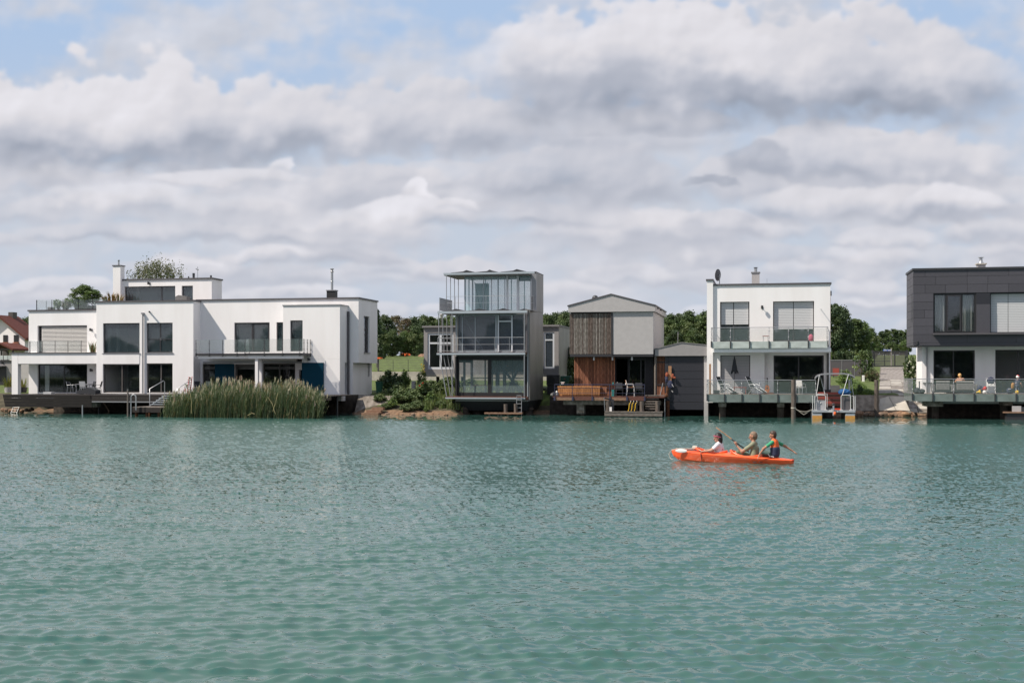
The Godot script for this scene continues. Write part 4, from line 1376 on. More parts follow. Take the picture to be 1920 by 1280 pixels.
# ---------------------------------------------------------------- house with timber slats, and the boathouse beside it
func slat_house():
	var h = thing("house", "grey gabled house clad in upright timber slats above a dining terrace", "house", Vector3(6.329, 1.4, -4.0))
	var x0 = 3.539
	var x1 = 9.116
	var yo = 4.077
	var ye = 6.897
	var xr = 9.326
	var wb = -10.5
	var w = -2.0
	# upper storey
	var xm = 6.339
	wall_front(h, xm, yo, x1, ye - 0.02, w, [], M.render_grey)
	wall_front(h, x0, yo, xm - 0.004, ye - 0.02, w - 0.25, [], M.cap)
	wall_right(h, x1, yo, ye - 0.02, w - 0.3, wb, [], M.render_grey)
	wall_left(h, x0, yo, ye - 0.02, w - 0.55, wb, [], M.render_grey)
	bx(h, "wall", M.render_grey, x0 + 0.3, yo, wb + 0.3, x1 - 0.3, ye - 0.02, wb)
	bx(h, "floor", M.frame, x0, yo - 0.16, wb, x1, yo - 0.004, w - 0.02)
	bx(h, "corner_strip", M.frame, xm - 0.02, yo + 0.01, w, 6.445, ye - 0.06, w + 0.03)
	var n = 27
	for k in n:
		var x = lerpf(x0 + 0.02, xm - 0.06, float(k) / (n - 1))
		rng.seed = 300 + k
		var dz = rng.randf_range(0, 0.02)
		bx(h, "slat", M.slat_old[rng.randi() % 5], x - 0.038, yo + 0.02, w - 0.13 + dz, x + 0.04, ye - 0.1, w - 0.03 + dz)
	bx(h, "slat_rail", M.clad_back, x0, ye - 0.6, w - 0.2, xm - 0.1, ye - 0.52, w - 0.14)
	bx(h, "slat_rail", M.clad_back, x0, yo + 0.5, w - 0.2, xm - 0.1, yo + 0.58, w - 0.14)
	# roof: gable and its right slope
	var ap = Vector3(6.340, 8.023, -1.850)
	var el = Vector3(3.455, 7.277, -1.850)
	var er = Vector3(9.252, 7.245, -1.850)
	var b = nb()
	b.prism(PackedVector2Array([E2(el.x, ye), E2(er.x, ye), E2(er.x, er.y), E2(ap.x, ap.y), E2(el.x, el.y)]), wb - 0.1, -1.85)
	part(h, "gable", b, M.render_grey)
	for s in [[el, ap], [ap, er]]:
		b = nb()
		var e = 0.06
		b.hexa([Vector3(s[0].x - (e if s[0] == el else 0.0), s[0].y + 0.002, wb - 0.15), Vector3(s[1].x + (e if s[1] == er else 0.0), s[1].y + 0.002, wb - 0.15), Vector3(s[1].x + (e if s[1] == er else 0.0), s[1].y + 0.002, -1.8), Vector3(s[0].x - (e if s[0] == el else 0.0), s[0].y + 0.002, -1.8), Vector3(s[0].x - (e if s[0] == el else 0.0), s[0].y + 0.08, wb - 0.15), Vector3(s[1].x + (e if s[1] == er else 0.0), s[1].y + 0.08, wb - 0.15), Vector3(s[1].x + (e if s[1] == er else 0.0), s[1].y + 0.08, -1.8), Vector3(s[0].x - (e if s[0] == el else 0.0), s[0].y + 0.08, -1.8)])
		part(h, "roof", b, M.cap)
	b = nb()
	b.ball(Vector3(4.967, 7.961, -4.000), Vector3(0.22, 0.2, 0.22), 8)
	part(h, "roof_vent", b, M.steel_dark)
	for z in [-3.4, -5.6]:
		bx(h, "gutter_spout", M.frame, er.x + 0.004, er.y - 0.12, z - 0.1, er.x + 0.12, er.y - 0.05, z + 0.1)
	# lower storey, set back
	var lw = -3.0
	var dk = 1.287
	var l0 = 3.676
	var l1 = 6.408
	var l2 = 8.996
	var g0 = 7.347
	var g1 = 8.495
	wall_front(h, l0, dk, l2, yo - 0.17, lw - 0.14, [[l1 + 0.1, dk, g0 - 0.05, yo - 0.3], [g0, dk + 0.05, g1, yo - 0.3]], M.clad_back)
	wall_right(h, l2, dk, yo - 0.17, lw - 0.44, wb, [[-7.2, dk + 0.3, -9.4, yo - 0.4]], M.clad_back)
	wall_left(h, l0, dk, yo - 0.17, lw - 0.44, wb, [], M.clad_back)
	bx(h, "wall", M.clad_back, l0 + 0.3, dk, wb + 0.3, l2 - 0.3, yo - 0.17, wb)
	window(h, g0, dk + 0.05, g1, yo - 0.3, lw - 0.14, {"fr": 0.07, "mat": M.frame, "m": [0.72]})
	window(h, -7.2, dk + 0.3, -9.4, yo - 0.4, l2, {"mat": M.frame}, "R")
	bx(h, "floor", M.inside, l0 + 0.31, dk - 0.1, wb + 0.31, l2 - 0.31, dk + 0.02, lw - 0.45)
	n = 29
	for k in n:
		var x = lerpf(l0 + 0.03, l1, float(k) / (n - 1))
		rng.seed = 500 + k
		bx(h, "slat", M.cedar[rng.randi() % 5], x - 0.03, dk + 0.02, lw - 0.11, x + 0.03, yo - 0.18, lw - 0.02)
	for k in 3:
		var x = 4.645
		x = [5.127, 6.379, 7.677][k]
		var q = nb()
		q.tube([Vector3(x, yo - 0.17, -2.3), Vector3(x, yo - 0.4, -2.3)], 0.075, 9)
		part(h, "downlight", q, M.steel)
	tb(h, "column", M.grey_wood, [Vector3(9.238, dk, -2.3), Vector3(9.238, yo, -2.3)], 0.09, 4)
	# terrace
	var d = thing("terrace", "raised brown plank terrace with iron railing in front of the slatted house", "terrace", Vector3(6.237, 0.0, -2.0))
	var t0 = 2.555
	var t1 = 9.943
	var ts = 8.836
	bx(d, "deck_floor", M.deck_brown, t0, dk - 0.07, lw - 0.4, t1, dk, -0.95)
	var xs = [2.698, 3.913, 5.227, 6.391, 7.512, 8.662]
	for k in 5:
		bx(d, "fascia_board", [M.deck_pale, M.deck_brown, M.deck_pale, M.deck_pale, M.deck_brown][k], xs[k] + 0.06, dk - 0.26, -0.94, xs[k + 1] - 0.06, dk - 0.075, -0.9)
	for k in 6:
		bx(d, "bracket", M.navy, xs[k] - 0.055, dk - 0.28, -0.93, xs[k] + 0.055, dk - 0.02, -0.84)
	bx(d, "beam", M.concrete, 3.222, dk - 0.56, -1.9, 9.632, dk - 0.27, -1.3)
	bx(d, "beam", M.concrete, 3.222, dk - 0.56, -3.9, 9.632, dk - 0.27, -3.4)
	bx(d, "pier", M.concrete, 4.102, 0.12, -1.95, 4.613, dk - 0.565, -1.35)
	bx(d, "pier", M.concrete_dark, 4.335, -0.9, -1.85, 4.585, 0.118, -1.5)
	bx(d, "pier", M.concrete_dark, 8.822, -0.9, -1.95, 9.554, dk - 0.565, -1.35)
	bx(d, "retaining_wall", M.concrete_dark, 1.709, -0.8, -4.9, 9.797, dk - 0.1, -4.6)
	railing(d, Vector3(xs[0], dk, -0.9), Vector3(xs[5], dk, -0.9), 0.78, [0, 0.2, 0.42, 0.615, 0.8, 1.0], {"rail": M.navy, "post": M.navy, "rails": [0.22, 0.55], "r": 0.022})
	# planter bench
	var p = thing("planter_box", "long orange timber planter box on the slatted house terrace", "planter", Vector3(4.391, dk, -1.4))
	var p0 = 2.861
	var p1 = 5.680
	var p2 = 6.070
	var pt = 1.953
	n = 18
	for k in n:
		var a = lerpf(p0, p1, float(k) / n)
		rng.seed = 700 + k
		bx(p, "board", M.pine[rng.randi() % 4], a + 0.006, dk + 0.02, -1.24, lerpf(p0, p1, (k + 1.0) / n) - 0.006, pt - 0.09, -1.2)
	for k in 3:
		bx(p, "board", M.cedar[1], lerpf(p1, p2, k / 3.0) + 0.01, dk + 0.02, -1.64, lerpf(p1, p2, (k + 1) / 3.0) - 0.01, pt - 0.09, -1.6)
	bx(p, "rim", M.pine[3], p0 - 0.02, pt - 0.088, -1.9, p1 + 0.02, pt, -1.18)
	bx(p, "side", M.pine[0], p0 + 0.01, dk + 0.01, -1.88, p1 - 0.01, pt - 0.12, -1.25)
	bx(p, "side", M.pine[0], p1, dk + 0.01, -1.88, p2, pt - 0.05, -1.65)
	# low floating platform with its piles and steps
	var f = thing("floating_platform", "low weathered grey landing platform at the water below the terrace", "platform", Vector3(8.051, 0.0, -0.3))
	var f0 = 6.167
	var f1 = 9.898
	bx(f, "fascia_board", M.grey_wood, f0, 0.05, 0.16, f1, 0.27, 0.2)
	bx(f, "fascia_board", M.grey_wood, f0 + 0.02, 0.275, 0.15, f1 + 0.02, 0.36, 0.22)
	n = 13
	for k in n:
		bx(f, "deck_board", M.grey_wood, lerpf(f0, f1, float(k) / n) + 0.004, 0.3, -0.75, lerpf(f0, f1, (k + 1.0) / n) - 0.004, 0.34, 0.148)
	bx(f, "float", M.black, f0 + 0.1, -0.3, -0.7, f1 - 0.1, 0.295, 0.12)
	for q in [[6.341, 1.05], [8.542, 1.0], [9.556, 1.02]]:
		tb(f, "pile", M.pile, [Vector3(q[0], -0.9, -0.3), Vector3(q[0], q[1], -0.3)], 0.14, 10)
	bx(f, "post", M.frame, 6.537, 0.345, -0.5, 6.712, 1.1, -0.35)
	bx(f, "post", M.plastic_white, 6.433, 0.345, -0.34, 6.590, 0.62, -0.2)
	tb(f, "gangway_rail", M.steel, [Vector3(6.110, 1.240, -0.100), Vector3(6.128, 0.720, -0.100), Vector3(f0, 0.3, -0.1)], 0.02, 6)
	tb(f, "gangway_rail", M.steel_dark, [Vector3(6.110, 1.205, -0.100), Vector3(6.639, 1.058, -0.600)], 0.05, 6)
	var s = thing("steps", "grey timber steps from the brown plank terrace to the landing platform", "stairs", Vector3(9.063, 0.34, -0.8))
	var s0 = 8.727
	var s1 = 9.572
	for k in 6:
		var t = k / 5.0
		bx(s, "step", M.grey_wood, s0, lerpf(dk - 0.02, 0.48, t), lerpf(-1.25, -0.6, t) - 0.1, s1, lerpf(dk + 0.04, 0.54, t), lerpf(-1.25, -0.6, t) + 0.12)
	tb(s, "handrail", M.steel, [Vector3(s1 + 0.05, dk, -1.2), Vector3(s1 + 0.25, dk + 0.9, -1.25)], 0.025, 6)
	bx(s, "landing", M.grey_wood, 8.672, dk + 0.045, -1.5, 9.951, dk + 0.1, -1.0)
	# diving cylinders and hoses on the platform
	for k in 3:
		var x = [7.801, 7.992, 8.200][k]
		var o = thing("diving_cylinder", ["left black diving cylinder standing on the landing platform", "middle black diving cylinder standing on the landing platform", "right black diving cylinder, nearest the steps, on the landing platform"][k], "diving cylinder", Vector3(x, 0.34, -0.5), "diving cylinders on the landing platform")
		var b2 = nb()
		b2.lathe(Vector3(x, 0.34, -0.5), [[0.001, 0], [0.085, 0.02], [0.085, 0.5], [0.06, 0.58], [0.03, 0.62]], 10)
		part(o, "tank", b2, M.black)
		b2 = nb()
		b2.ball(Vector3(x, 0.99, -0.5), Vector3(0.04, 0.045, 0.04), 8)
		part(o, "valve", b2, M.steel)
		tb(o, "hose", M.yellow, [Vector3(x, 0.95, -0.48), Vector3(x - 0.09, 0.8, -0.4), Vector3(x - 0.11, 0.5, -0.38), Vector3(x - 0.16, 0.36, -0.35)], 0.018, 5)

func boathouse():
	var h = thing("boathouse", "dark boathouse with low grey gable roof and closed sectional door over the water", "boathouse", Vector3(11.283, 0.0, -4.0))
	var w = -2.4
	var x0 = 10.100
	var x1 = 12.403
	var y0 = 0.407
	var y1 = 3.961
	for k in 7:
		var a = lerpf(y0, y1, k / 7.0)
		bx(h, "door_panel", M.door_dark, x0 + 0.01, a + 0.008, w - 0.08, x1 - 0.01, lerpf(y0, y1, (k + 1) / 7.0) - 0.008, w)
	bx(h, "wall", M.render_grey, x1 + 0.01, -0.9, w - 6.0, 12.680, y1 - 0.004, w + 0.02)
	bx(h, "wall", M.door_dark, x0 - 0.25, -0.9, w - 6.0, x0 - 0.004, y1 - 0.004, w - 0.02)
	bx(h, "wall", M.black, x0, -0.9, w - 6.0, x1, y1 - 0.1, w - 5.8)
	var r0 = 9.203
	var r1 = 12.862
	var b = nb()
	b.prism(PackedVector2Array([E2(r0, y1), E2(r1, y1), E2(r1, 4.618), E2(10.954, 4.820), E2(r0, 4.388)]), w - 6.2, w + 0.2)
	part(h, "gable", b, M.render_dark)
	b = nb()
	var p = [Vector3(r0 - 0.05, 4.388, 0), Vector3(10.954, 4.820, 0), Vector3(r1, 4.618, 0)]
	for k in 2:
		var u = p[k]
		var v = p[k + 1]
		b.hexa([Vector3(u.x, u.y + 0.003, w - 6.25), Vector3(v.x, v.y + 0.003, w - 6.25), Vector3(v.x, v.y + 0.003, w + 0.24), Vector3(u.x, u.y + 0.003, w + 0.24), Vector3(u.x, u.y + 0.05, w - 6.25), Vector3(v.x, v.y + 0.05, w - 6.25), Vector3(v.x, v.y + 0.05, w + 0.24), Vector3(u.x, u.y + 0.05, w + 0.24)])
	part(h, "roof", b, M.roof_grey)
	tb(h, "antenna", M.plastic_white, [Vector3(10.509, 4.765, -5.000), Vector3(10.527, 5.639, -5.000)], 0.016, 5)
	tb(h, "pile", M.rust, [Vector3(10.054, -0.9, w + 0.15), Vector3(10.054, 1.0, w + 0.15)], 0.12, 9)
	tb(h, "post", M.steel, [Vector3(9.953, -0.9, -1.1), Vector3(9.953, 1.15, -1.1)], 0.03, 6)
	# slatted screen between house and boathouse
	var s = thing("slat_screen", "reddish slatted timber screen between the slatted house and boathouse", "screen", Vector3(9.644, 1.2, -2.8))
	for k in 8:
		rng.seed = 900 + k
		var x = lerpf(9.343, 9.997, k / 7.0)
		bx(s, "slat", M.cedar[rng.randi() % 5], x - 0.028, 1.2, -2.85, x + 0.028, y1 - 0.01, -2.8)
	bx(s, "rail", M.frame, 9.290, 3.510, -2.79, 10.033, 3.581, -2.75)
	bx(s, "rail", M.frame, 9.290, 2.019, -2.79, 10.033, 2.090, -2.75)
	bx(s, "back_panel", M.black, 9.290, 1.2, -2.95, 10.033, y1 - 0.02, -2.9)
	# board with hanging swim gear
	var g = thing("gear_post", "pale upright board hung with orange and blue swim gear at the boathouse", "gear rack", Vector3(10.178, 1.2, -2.3))
	bx(g, "board", M.tan_wood, 10.090, 2.236, -2.34, 10.294, 3.293, -2.28)
	bx(g, "post", M.frame, 10.125, 1.2, -2.4, 10.248, 2.236, -2.32)
	for q in [[1251, 702, 0.12, 0.17, M.gear_orange_shaded], [1261.5, 705, 0.1, 0.16, M.gear_orange_shaded], [1265, 708, 0.09, 0.08, M.gear_orange_shaded], [1250, 711, 0.11, 0.24, M.navy], [1257, 720, 0.2, 0.28, M.navy], [1251.5, 731, 0.09, 0.3, M.rust], [1250, 741, 0.12, 0.16, M.rust]]:
		var b2 = nb()
		var pp = Vector3(lerpf(9.971, 10.532, (q[0] - 1250) / 16.0), lerpf(2.800, 1.320, (q[1] - 700) / 42.0), -2.22)
		b2.ball(pp, Vector3(q[2], q[3], 0.07), 8, 0.25, int(q[0]))
		part(g, "hanging_gear", b2, q[4])
	for q in [[Vector3(10.330, 2.097, -2.150), Vector3(10.434, 1.921, -2.150)], [Vector3(10.312, 1.675, -2.150), Vector3(10.399, 1.569, -2.150)]]:
		tb(g, "strap", M.plastic_white, [q[0], q[1]], 0.02, 5)

# ---------------------------------------------------------------- narrow white house
func fascia_deck(par: Node3D, x0, x1, yt, yb, wf, wb, m: Material, posts: Array, rail_h: float):
	bx(par, "deck_floor", M.concrete, x0 + 0.02, yt - 0.2, wb, x1 - 0.02, yt, wf - 0.05)
	var xs = []
	for q in posts:
		xs.append(lerpf(x0, x1, q))
	for k in xs.size() - 1:
		bx(par, "fascia_panel", m, xs[k] + 0.03, yb, wf - 0.03, xs[k + 1] - 0.03, yt - 0.005, wf - 0.015)
	var inner = nb()
	inner.box(x0 + 0.05, yb + 0.02, wf - 0.3, x1 - 0.05, yt - 0.21, wf - 0.2)
	part(par, "edge_beam", inner, M.concrete_pale)
	railing(par, Vector3(x0, yt, wf), Vector3(x1, yt, wf), rail_h, posts, {"glass": M.glass, "low": yt - yb - 0.06, "g0": 0.05, "clamps": true})

func white_house():
	var h = thing("house", "white two-storey cube house with glass balcony and grey roller shutters", "house", Vector3(16.689, 1.48, -4.0))
	var w = -2.2
	var x0 = 12.621
	var xa = 13.018
	var x1 = 20.456
	var dk = 1.48
	var top = 8.541
	var wb = -9.0
	var fl = 4.856
	var u1 = [13.466, 4.941, 15.349, 7.482]
	var u2 = [16.858, 4.944, 19.442, 7.470]
	var l1 = [13.483, 1.512, 15.400, 3.984]
	var l2 = [16.892, 1.526, 20.074, 3.971]
	u1[1] = fl + 0.03
	u2[1] = fl + 0.03
	l1[1] = dk + 0.03
	l2[1] = dk + 0.03
	var rec0 = 16.317
	var rec1 = 20.257
	var rtop = 4.127
	block(h, xa, 0.9, x1, top, w, wb, [u1, u2, l1, [rec0, dk - 0.1, rec1, rtop]], M.white, "RB", [], M.cap, [fl - 0.35])
	# higher left side wall, a little proud of the front
	bx(h, "wall", M.white, x0, 0.9, wb, xa - 0.004, 8.868, w + 0.16)
	var b = nb()
	b.box(x0 - 0.06, 8.868, wb - 0.06, xa + 0.03, 8.973, w + 0.22)
	part(h, "roof_edge", b, M.cap)
	# recess on the ground floor
	var rw = w - 0.5
	wall_front(h, rec0 - 0.02, dk - 0.3, rec1 + 0.02, rtop + 0.3, rw, [[l2[0], l2[1], l2[2], l2[3]]], M.white, 0.2)
	bx(h, "soffit", M.white2, rec0 + 0.003, rtop + 0.004, rw + 0.003, rec1 - 0.003, rtop + 0.1, w - 0.31)
	bx(h, "column", M.frame_brown, 20.236, dk, w - 0.3, 20.368, rtop - 0.01, w + 0.01)
	window(h, u1[0], u1[1], u1[2], u1[3], w, {"m": [0.46], "t": [], "sh": 0.57, "rev": 0.23, "fr": 0.09, "double": true, "glass": M.pane_dark})
	window(h, u2[0], u2[1], u2[2], u2[3], w, {"m": [0.5], "sh": 0.7, "rev": 0.23, "fr": 0.08, "double": true, "glass": M.pane_dark})
	window(h, l1[0], l1[1], l1[2], l1[3], w, {"sh": 1.0, "shm": M.shutter_grey, "rev": 0.19, "fr": 0.07})
	window(h, l2[0], l2[1], l2[2], l2[3], rw, {"m": [0.5], "rev": 0.08, "fr": 0.09, "double": true})
	room(h, u1[0] - 0.3, u1[1] - 0.02, u2[2] + 0.2, u2[3] + 0.2, w - 0.32, -7.5)
	room(h, l2[0] - 0.3, l2[1] - 0.02, l2[2] - 0.1, l2[3] + 0.2, rw - 0.22, -7.5)
	lamp(h, Vector3(16.164, 7.079, -2.200))
	tb(h, "flag_holder", M.steel, [Vector3(19.858, 6.934, -2.200), Vector3(19.853, 6.908, -1.700)], 0.02, 5)
	bx(h, "side_lamp", M.steel_dark, x1 + 0.002, 7.819, -2.8, x1 + 0.1, 8.129, -2.6)
	bx(h, "downpipe", M.wine, x1 + 0.004, dk, -2.6, x1 + 0.03, 7.888, -2.45)
	# chimney
	var c0 = 15.481
	var c1 = 15.985
	var ct = 9.487
	bx(h, "chimney", M.render_grey, c0, top - 0.4, -4.6, c1, ct, -4.0)
	bx(h, "chimney_cap", M.cap_light, c0 - 0.05, ct, -4.65, c1 + 0.05, ct + 0.07, -3.95)
	flue(h, Vector3((c0 + c1) / 2, ct + 0.07, -4.3), 0.33, 0.1, M.steel)
	tb(h, "antenna", M.steel, [Vector3(16.470, 8.713, -4.000), Vector3(16.470, 9.102, -4.000)], 0.012, 5)
	# balcony
	var b0 = 12.961
	var b1 = 20.236
	fascia_deck(h, b0, b1, fl, 4.414, -0.75, w + 0.01, M.fascia_light, [0, 0.167, 0.333, 0.5, 0.667, 0.834, 1.0], 5.739 - fl)
	for x in [b0, b1]:
		railing(h, Vector3(x, fl, -0.78), Vector3(x, fl, w + 0.03), 5.739 - fl, [0.05, 0.95], {"glass": M.glass})
	bx(h, "balcony_slab", M.white, xa + 0.01, 4.163, w + 0.004, x1 - 0.02, 4.407, -0.9)
	# deck over the water on piers
	var d = thing("deck", "concrete deck with green glass edge in front of the white cube house", "deck", Vector3(16.185, 0.0, -2.0))
	var d0 = 12.726
	var d1 = 19.456
	fascia_deck(d, d0, d1, dk, 0.980, 0.0, w - 0.6, M.fascia, [0, 0.163, 0.325, 0.49, 0.655, 0.82, 1.0], 2.379 - dk)
	bx(d, "deck_floor", M.concrete, d1, dk - 0.2, -2.9, x1 + 0.1, dk - 0.003, -1.6)
	railing(d, Vector3(d0, dk, -0.05), Vector3(d0, dk, -2.0), 0.92, [0.1, 0.9], {"glass": M.glass})
	bx(d, "plinth", M.frame, 20.103, dk, -2.19, x1 + 0.02, dk + 0.28, -2.0)
	for q in [[13.424, 13.913], [17.098, 17.544]]:
		bx(d, "pier_head", M.concrete, q[0], 0.658, -1.2, q[1], 0.964 - 0.01, -0.5)
		tb(d, "pier", M.concrete_dark, [Vector3((q[0] + q[1]) / 2, -0.9, -0.9), Vector3((q[0] + q[1]) / 2, 0.658, -0.9)], 0.22, 10)
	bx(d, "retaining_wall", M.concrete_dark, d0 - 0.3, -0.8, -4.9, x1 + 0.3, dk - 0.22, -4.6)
	bx(d, "screen_board", M.tan_wood, 12.842, dk, -0.45, 12.960, 3.415, -0.38)
	# satellite dish
	var s = thing("satellite_dish", "dark grey satellite dish on the roof corner of the white cube house", "satellite dish", Vector3(13.401, top, -3.0))
	tb(s, "mast", M.steel, [Vector3(13.401, top - 0.2, -3.0), Vector3(13.401, 9.322, -3.000)], 0.03, 7)
	b = nb()
	var tilt = Basis(Vector3(0, 0, 1), deg_to_rad(86)) * Basis(Vector3(1, 0, 0), deg_to_rad(-26))
	b.lathe(Vector3(13.297, 9.306, -3.000), [[0.001, -0.06], [0.2, -0.045], [0.4, 0.0], [0.4, 0.012], [0.2, -0.03], [0.001, -0.045]], 18, tilt)
	part(s, "dish", b, M.cap)
	tb(s, "arm", M.steel, [Vector3(13.401, 9.252, -3.000), Vector3(13.114, 9.100, -2.800)], 0.015, 5)

# ---------------------------------------------------------------- dark clad house on the right
func dark_house():
	var h = thing("house", "white house with overhanging upper storey clad in dark grey panels", "house", Vector3(29.240, 1.55, -3.0))
	var w = -0.7
	var x0 = 25.367
	var x1 = x0 + 15.0
	var top = 9.198
	var bot = 4.543
	var wb = -4.3
	var dk = 1.56
	var a = [26.565, 5.318, 29.030, 7.738]
	var c = [29.914, 5.313, 31.797, 7.728]
	c[2] = c[0] + 4.2
	var a2 = a[2]
	var holes = [a, c]
	wall_front(h, x0 + 0.03, bot + 0.02, x1, top, w - 0.04, holes, M.clad_back)
	wall_left(h, x0 + 0.03, bot + 0.02, top, w - 0.34, wb, [], M.clad_back)
	bx(h, "wall", M.clad_back, x0 + 0.33, bot + 0.02, wb, x1, top, wb + 0.3)
	bx(h, "roof", M.roof_grey, x0 + 0.33, top - 0.4, wb + 0.3, x1, top - 0.2, w - 0.34)
	bx(h, "soffit", M.cap, x0 + 0.04, bot - 0.06, wb, x1, bot + 0.015, w - 0.05)
	bx(h, "floor", M.inside, x0 + 0.34, bot + 0.02, wb + 0.31, x1, bot + 0.25, w - 0.35)
	var b = nb()
	b.box(x0 - 0.06, top, w - 0.3, x1, top + 0.13, w + 0.07)
	b.box(x0 - 0.06, top, wb - 0.06, x0 + 0.3, top + 0.13, w - 0.3)
	part(h, "roof_edge", b, M.steel_dark)
	# cladding panels, front then left side
	var ys = [top, 8.796, 8.293, 7.767, 7.240, 6.734, 6.234, 5.727, 5.218, 4.698, bot]
	var cuts = [[21, 95, 167, 240], [40, 95, 131, 205], [21, 57, 95, 130, 167], [], [], [20], [], [], [95, 180], [150], [60, 200]]
	var s = 1.0 / 29.9
	var i = 0
	for r in 10:
		var xs = [x0]
		for q in cuts[r]:
			xs.append(x0 + q * s)
		xs.append(x1)
		for k in xs.size() - 1:
			var spans = [[xs[k], xs[k + 1]]]
			if r >= 3 and r <= 7:
				spans = []
				if xs[k] < a[0]:
					spans.append([xs[k], minf(xs[k + 1], a[0])])
				if k == xs.size() - 2 and c[2] < x1:
					spans.append([c[2], x1])
			for q in spans:
				rng.seed = 1000 + i
				i += 1
				bx(h, "cladding_panel", M.clad[rng.randi() % 4], q[0] + 0.008, ys[r + 1] + 0.007, w - 0.038, q[1] - 0.008, ys[r] - 0.007, w)
		rng.seed = 2000 + r
		for q in [[w - 0.045, -2.3], [-2.3, wb]]:
			bx(h, "cladding_panel", M.clad[rng.randi() % 4], x0, ys[r + 1] + 0.007, q[1] + 0.008, x0 + 0.028, ys[r] - 0.007, q[0] - 0.008)
	bx(h, "side_window", M.black, x0 - 0.006, 6.036, -1.5, x0 - 0.001, 7.805, -1.15)
	# infill between the windows
	bx(h, "cladding_panel", M.clad[1], a[2] + 0.05, 5.218 + 0.007, w - 0.038, c[0] - 0.04, 7.061, w)
	bx(h, "cladding_panel", M.door_dark, a[2] + 0.05, 7.061 + 0.006, w - 0.038, c[0] - 0.04, 7.749 - 0.007, w - 0.01)
	window(h, a[0], a[1], a[2], a[3], w, {"m": [0.3, 0.68], "fr": 0.09, "rev": 0.06, "mat": M.black, "doors": [1], "sash": M.frame, "cur": [[0.03, 0.29], [0.7, 0.97]], "double": true})
	window(h, c[0], c[1], c[2], c[3], w, {"m": [0.25, 0.48, 0.74], "fr": 0.07, "rev": 0.3, "mat": M.black, "sh": 1.0, "shm": M.shutter})
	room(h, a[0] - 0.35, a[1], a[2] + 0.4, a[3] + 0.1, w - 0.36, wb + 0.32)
	bx(h, "sill", M.cap, a[0] - 0.03, 5.185, w + 0.003, c[2], 5.290, w + 0.3)
	lamp(h, Vector3(25.604, 4.688, -0.700))
	# ground floor
	var gw = -2.2
	var g0 = 26.070
	var l1 = [26.760, 1.626, 29.241, 4.260]
	var l2 = [30.437, 1.636, 32.248, 4.279]
	l1[1] = dk + 0.03
	l2[1] = dk + 0.03
	l2[2] = l2[0] + 3.6
	wall_front(h, g0, 0.9, x1, bot - 0.064, gw, [l1, l2], M.white)
	wall_left(h, g0, 0.9, bot - 0.064, gw - 0.3, wb - 0.8, [], M.white)
	bx(h, "wall", M.white, g0 + 0.3, 0.9, wb - 0.8, x1, bot - 0.064, wb - 0.5)
	window(h, l1[0], l1[1], l1[2], l1[3], gw, {"m": [0.49], "fr": 0.08, "double": true})
	window(h, l2[0], l2[1], l2[2], l2[3], gw, {"m": [0.38], "fr": 0.08})
	room(h, l1[0] - 0.2, l1[1] - 0.02, l1[2] + 0.2, l1[3] + 0.1, gw - 0.32, wb - 0.4)
	room(h, l2[0] - 0.2, l2[1] - 0.02, l2[2] + 0.2, l2[3] + 0.1, gw - 0.32, wb - 0.4, M.inside_pale)
	tb(h, "downpipe", M.cap_light, [Vector3(g0 + 0.28, dk, gw + 0.08), Vector3(g0 + 0.28, bot - 0.1, gw + 0.08)], 0.05, 8)
	bx(h, "shelf", M.frame, g0 + 0.05, dk + 0.62, gw + 0.003, l1[0] - 0.05, dk + 0.66, gw + 0.12)
	# chimney
	var c0 = 29.529
	var c1 = 30.007
	var ct = 9.700
	bx(h, "chimney", M.render_grey, c0, top - 0.3, -3.5, c1, ct, -3.0)
	b = nb()
	b.box(c0 - 0.07, ct, -3.57, c1 + 0.07, ct + 0.07, -2.93)
	part(h, "chimney_cap", b, M.concrete_pale)
	b = nb()
	b.lathe(Vector3((c0 + c1) / 2, ct + 0.07, -3.25), [[0.19, 0], [0.1, 0.15], [0.09, 0.36], [0.19, 0.39], [0.001, 0.42]], 12)
	part(h, "flue_pipe", b, M.steel)
	# deck
	var d = thing("deck", "concrete deck with green glass edge in front of the dark clad house", "deck", Vector3(29.078, 0.0, -1.5))
	var d0 = 25.205
	var d1 = d0 + 1.195 * 12
	fascia_deck(d, d0, d1, dk, 1.098, 0.3, gw - 2.2, M.fascia, [0, 0.083, 0.167, 0.25, 0.333, 0.417, 0.5, 0.583, 0.667, 0.75, 0.833, 0.917, 1.0], 2.460 - dk)
	# its left end: a barred railing running back
	var zl = -4.3
	bx(d, "fascia_panel", M.fascia, d0 - 0.015, 1.082, zl, d0 - 0.003, dk, 0.27)
	var rg = group_node(d, "railing")
	tb(rg, "handrail", M.steel, [Vector3(d0, dk + 0.9, 0.28), Vector3(d0, dk + 0.9, zl)], 0.022, 7)
	tb(rg, "rail", M.steel, [Vector3(d0, dk + 0.06, 0.28), Vector3(d0, dk + 0.06, zl)], 0.015, 6)
	for k in 12:
		var z = lerpf(0.0, zl, k / 11.0)
		tb(rg, "bar", M.steel, [Vector3(d0, dk - 0.4, z), Vector3(d0, dk + 0.9, z)], 0.016, 5)
	for q in [[26.100, 27.102, 0.757], [30.653, 31.125, 0.847]]:
		bx(d, "pier_head", M.concrete, q[0], q[2], -2.4, q[1], 1.082 - 0.01, -0.4)
		tb(d, "pier", M.concrete_dark, [Vector3(q[1] - 0.35, -0.9, -1.3), Vector3(q[1] - 0.35, q[2], -1.3)], 0.22, 10)
	bx(d, "retaining_wall", M.concrete_dark, d0 + 1.5, -0.8, -4.9, d1, dk - 0.22, -4.5)
	var p = thing("swim_platform", "small low grey platform with pale plank at the right edge under the deck", "platform", Vector3(31.109, 0.0, 0.5))
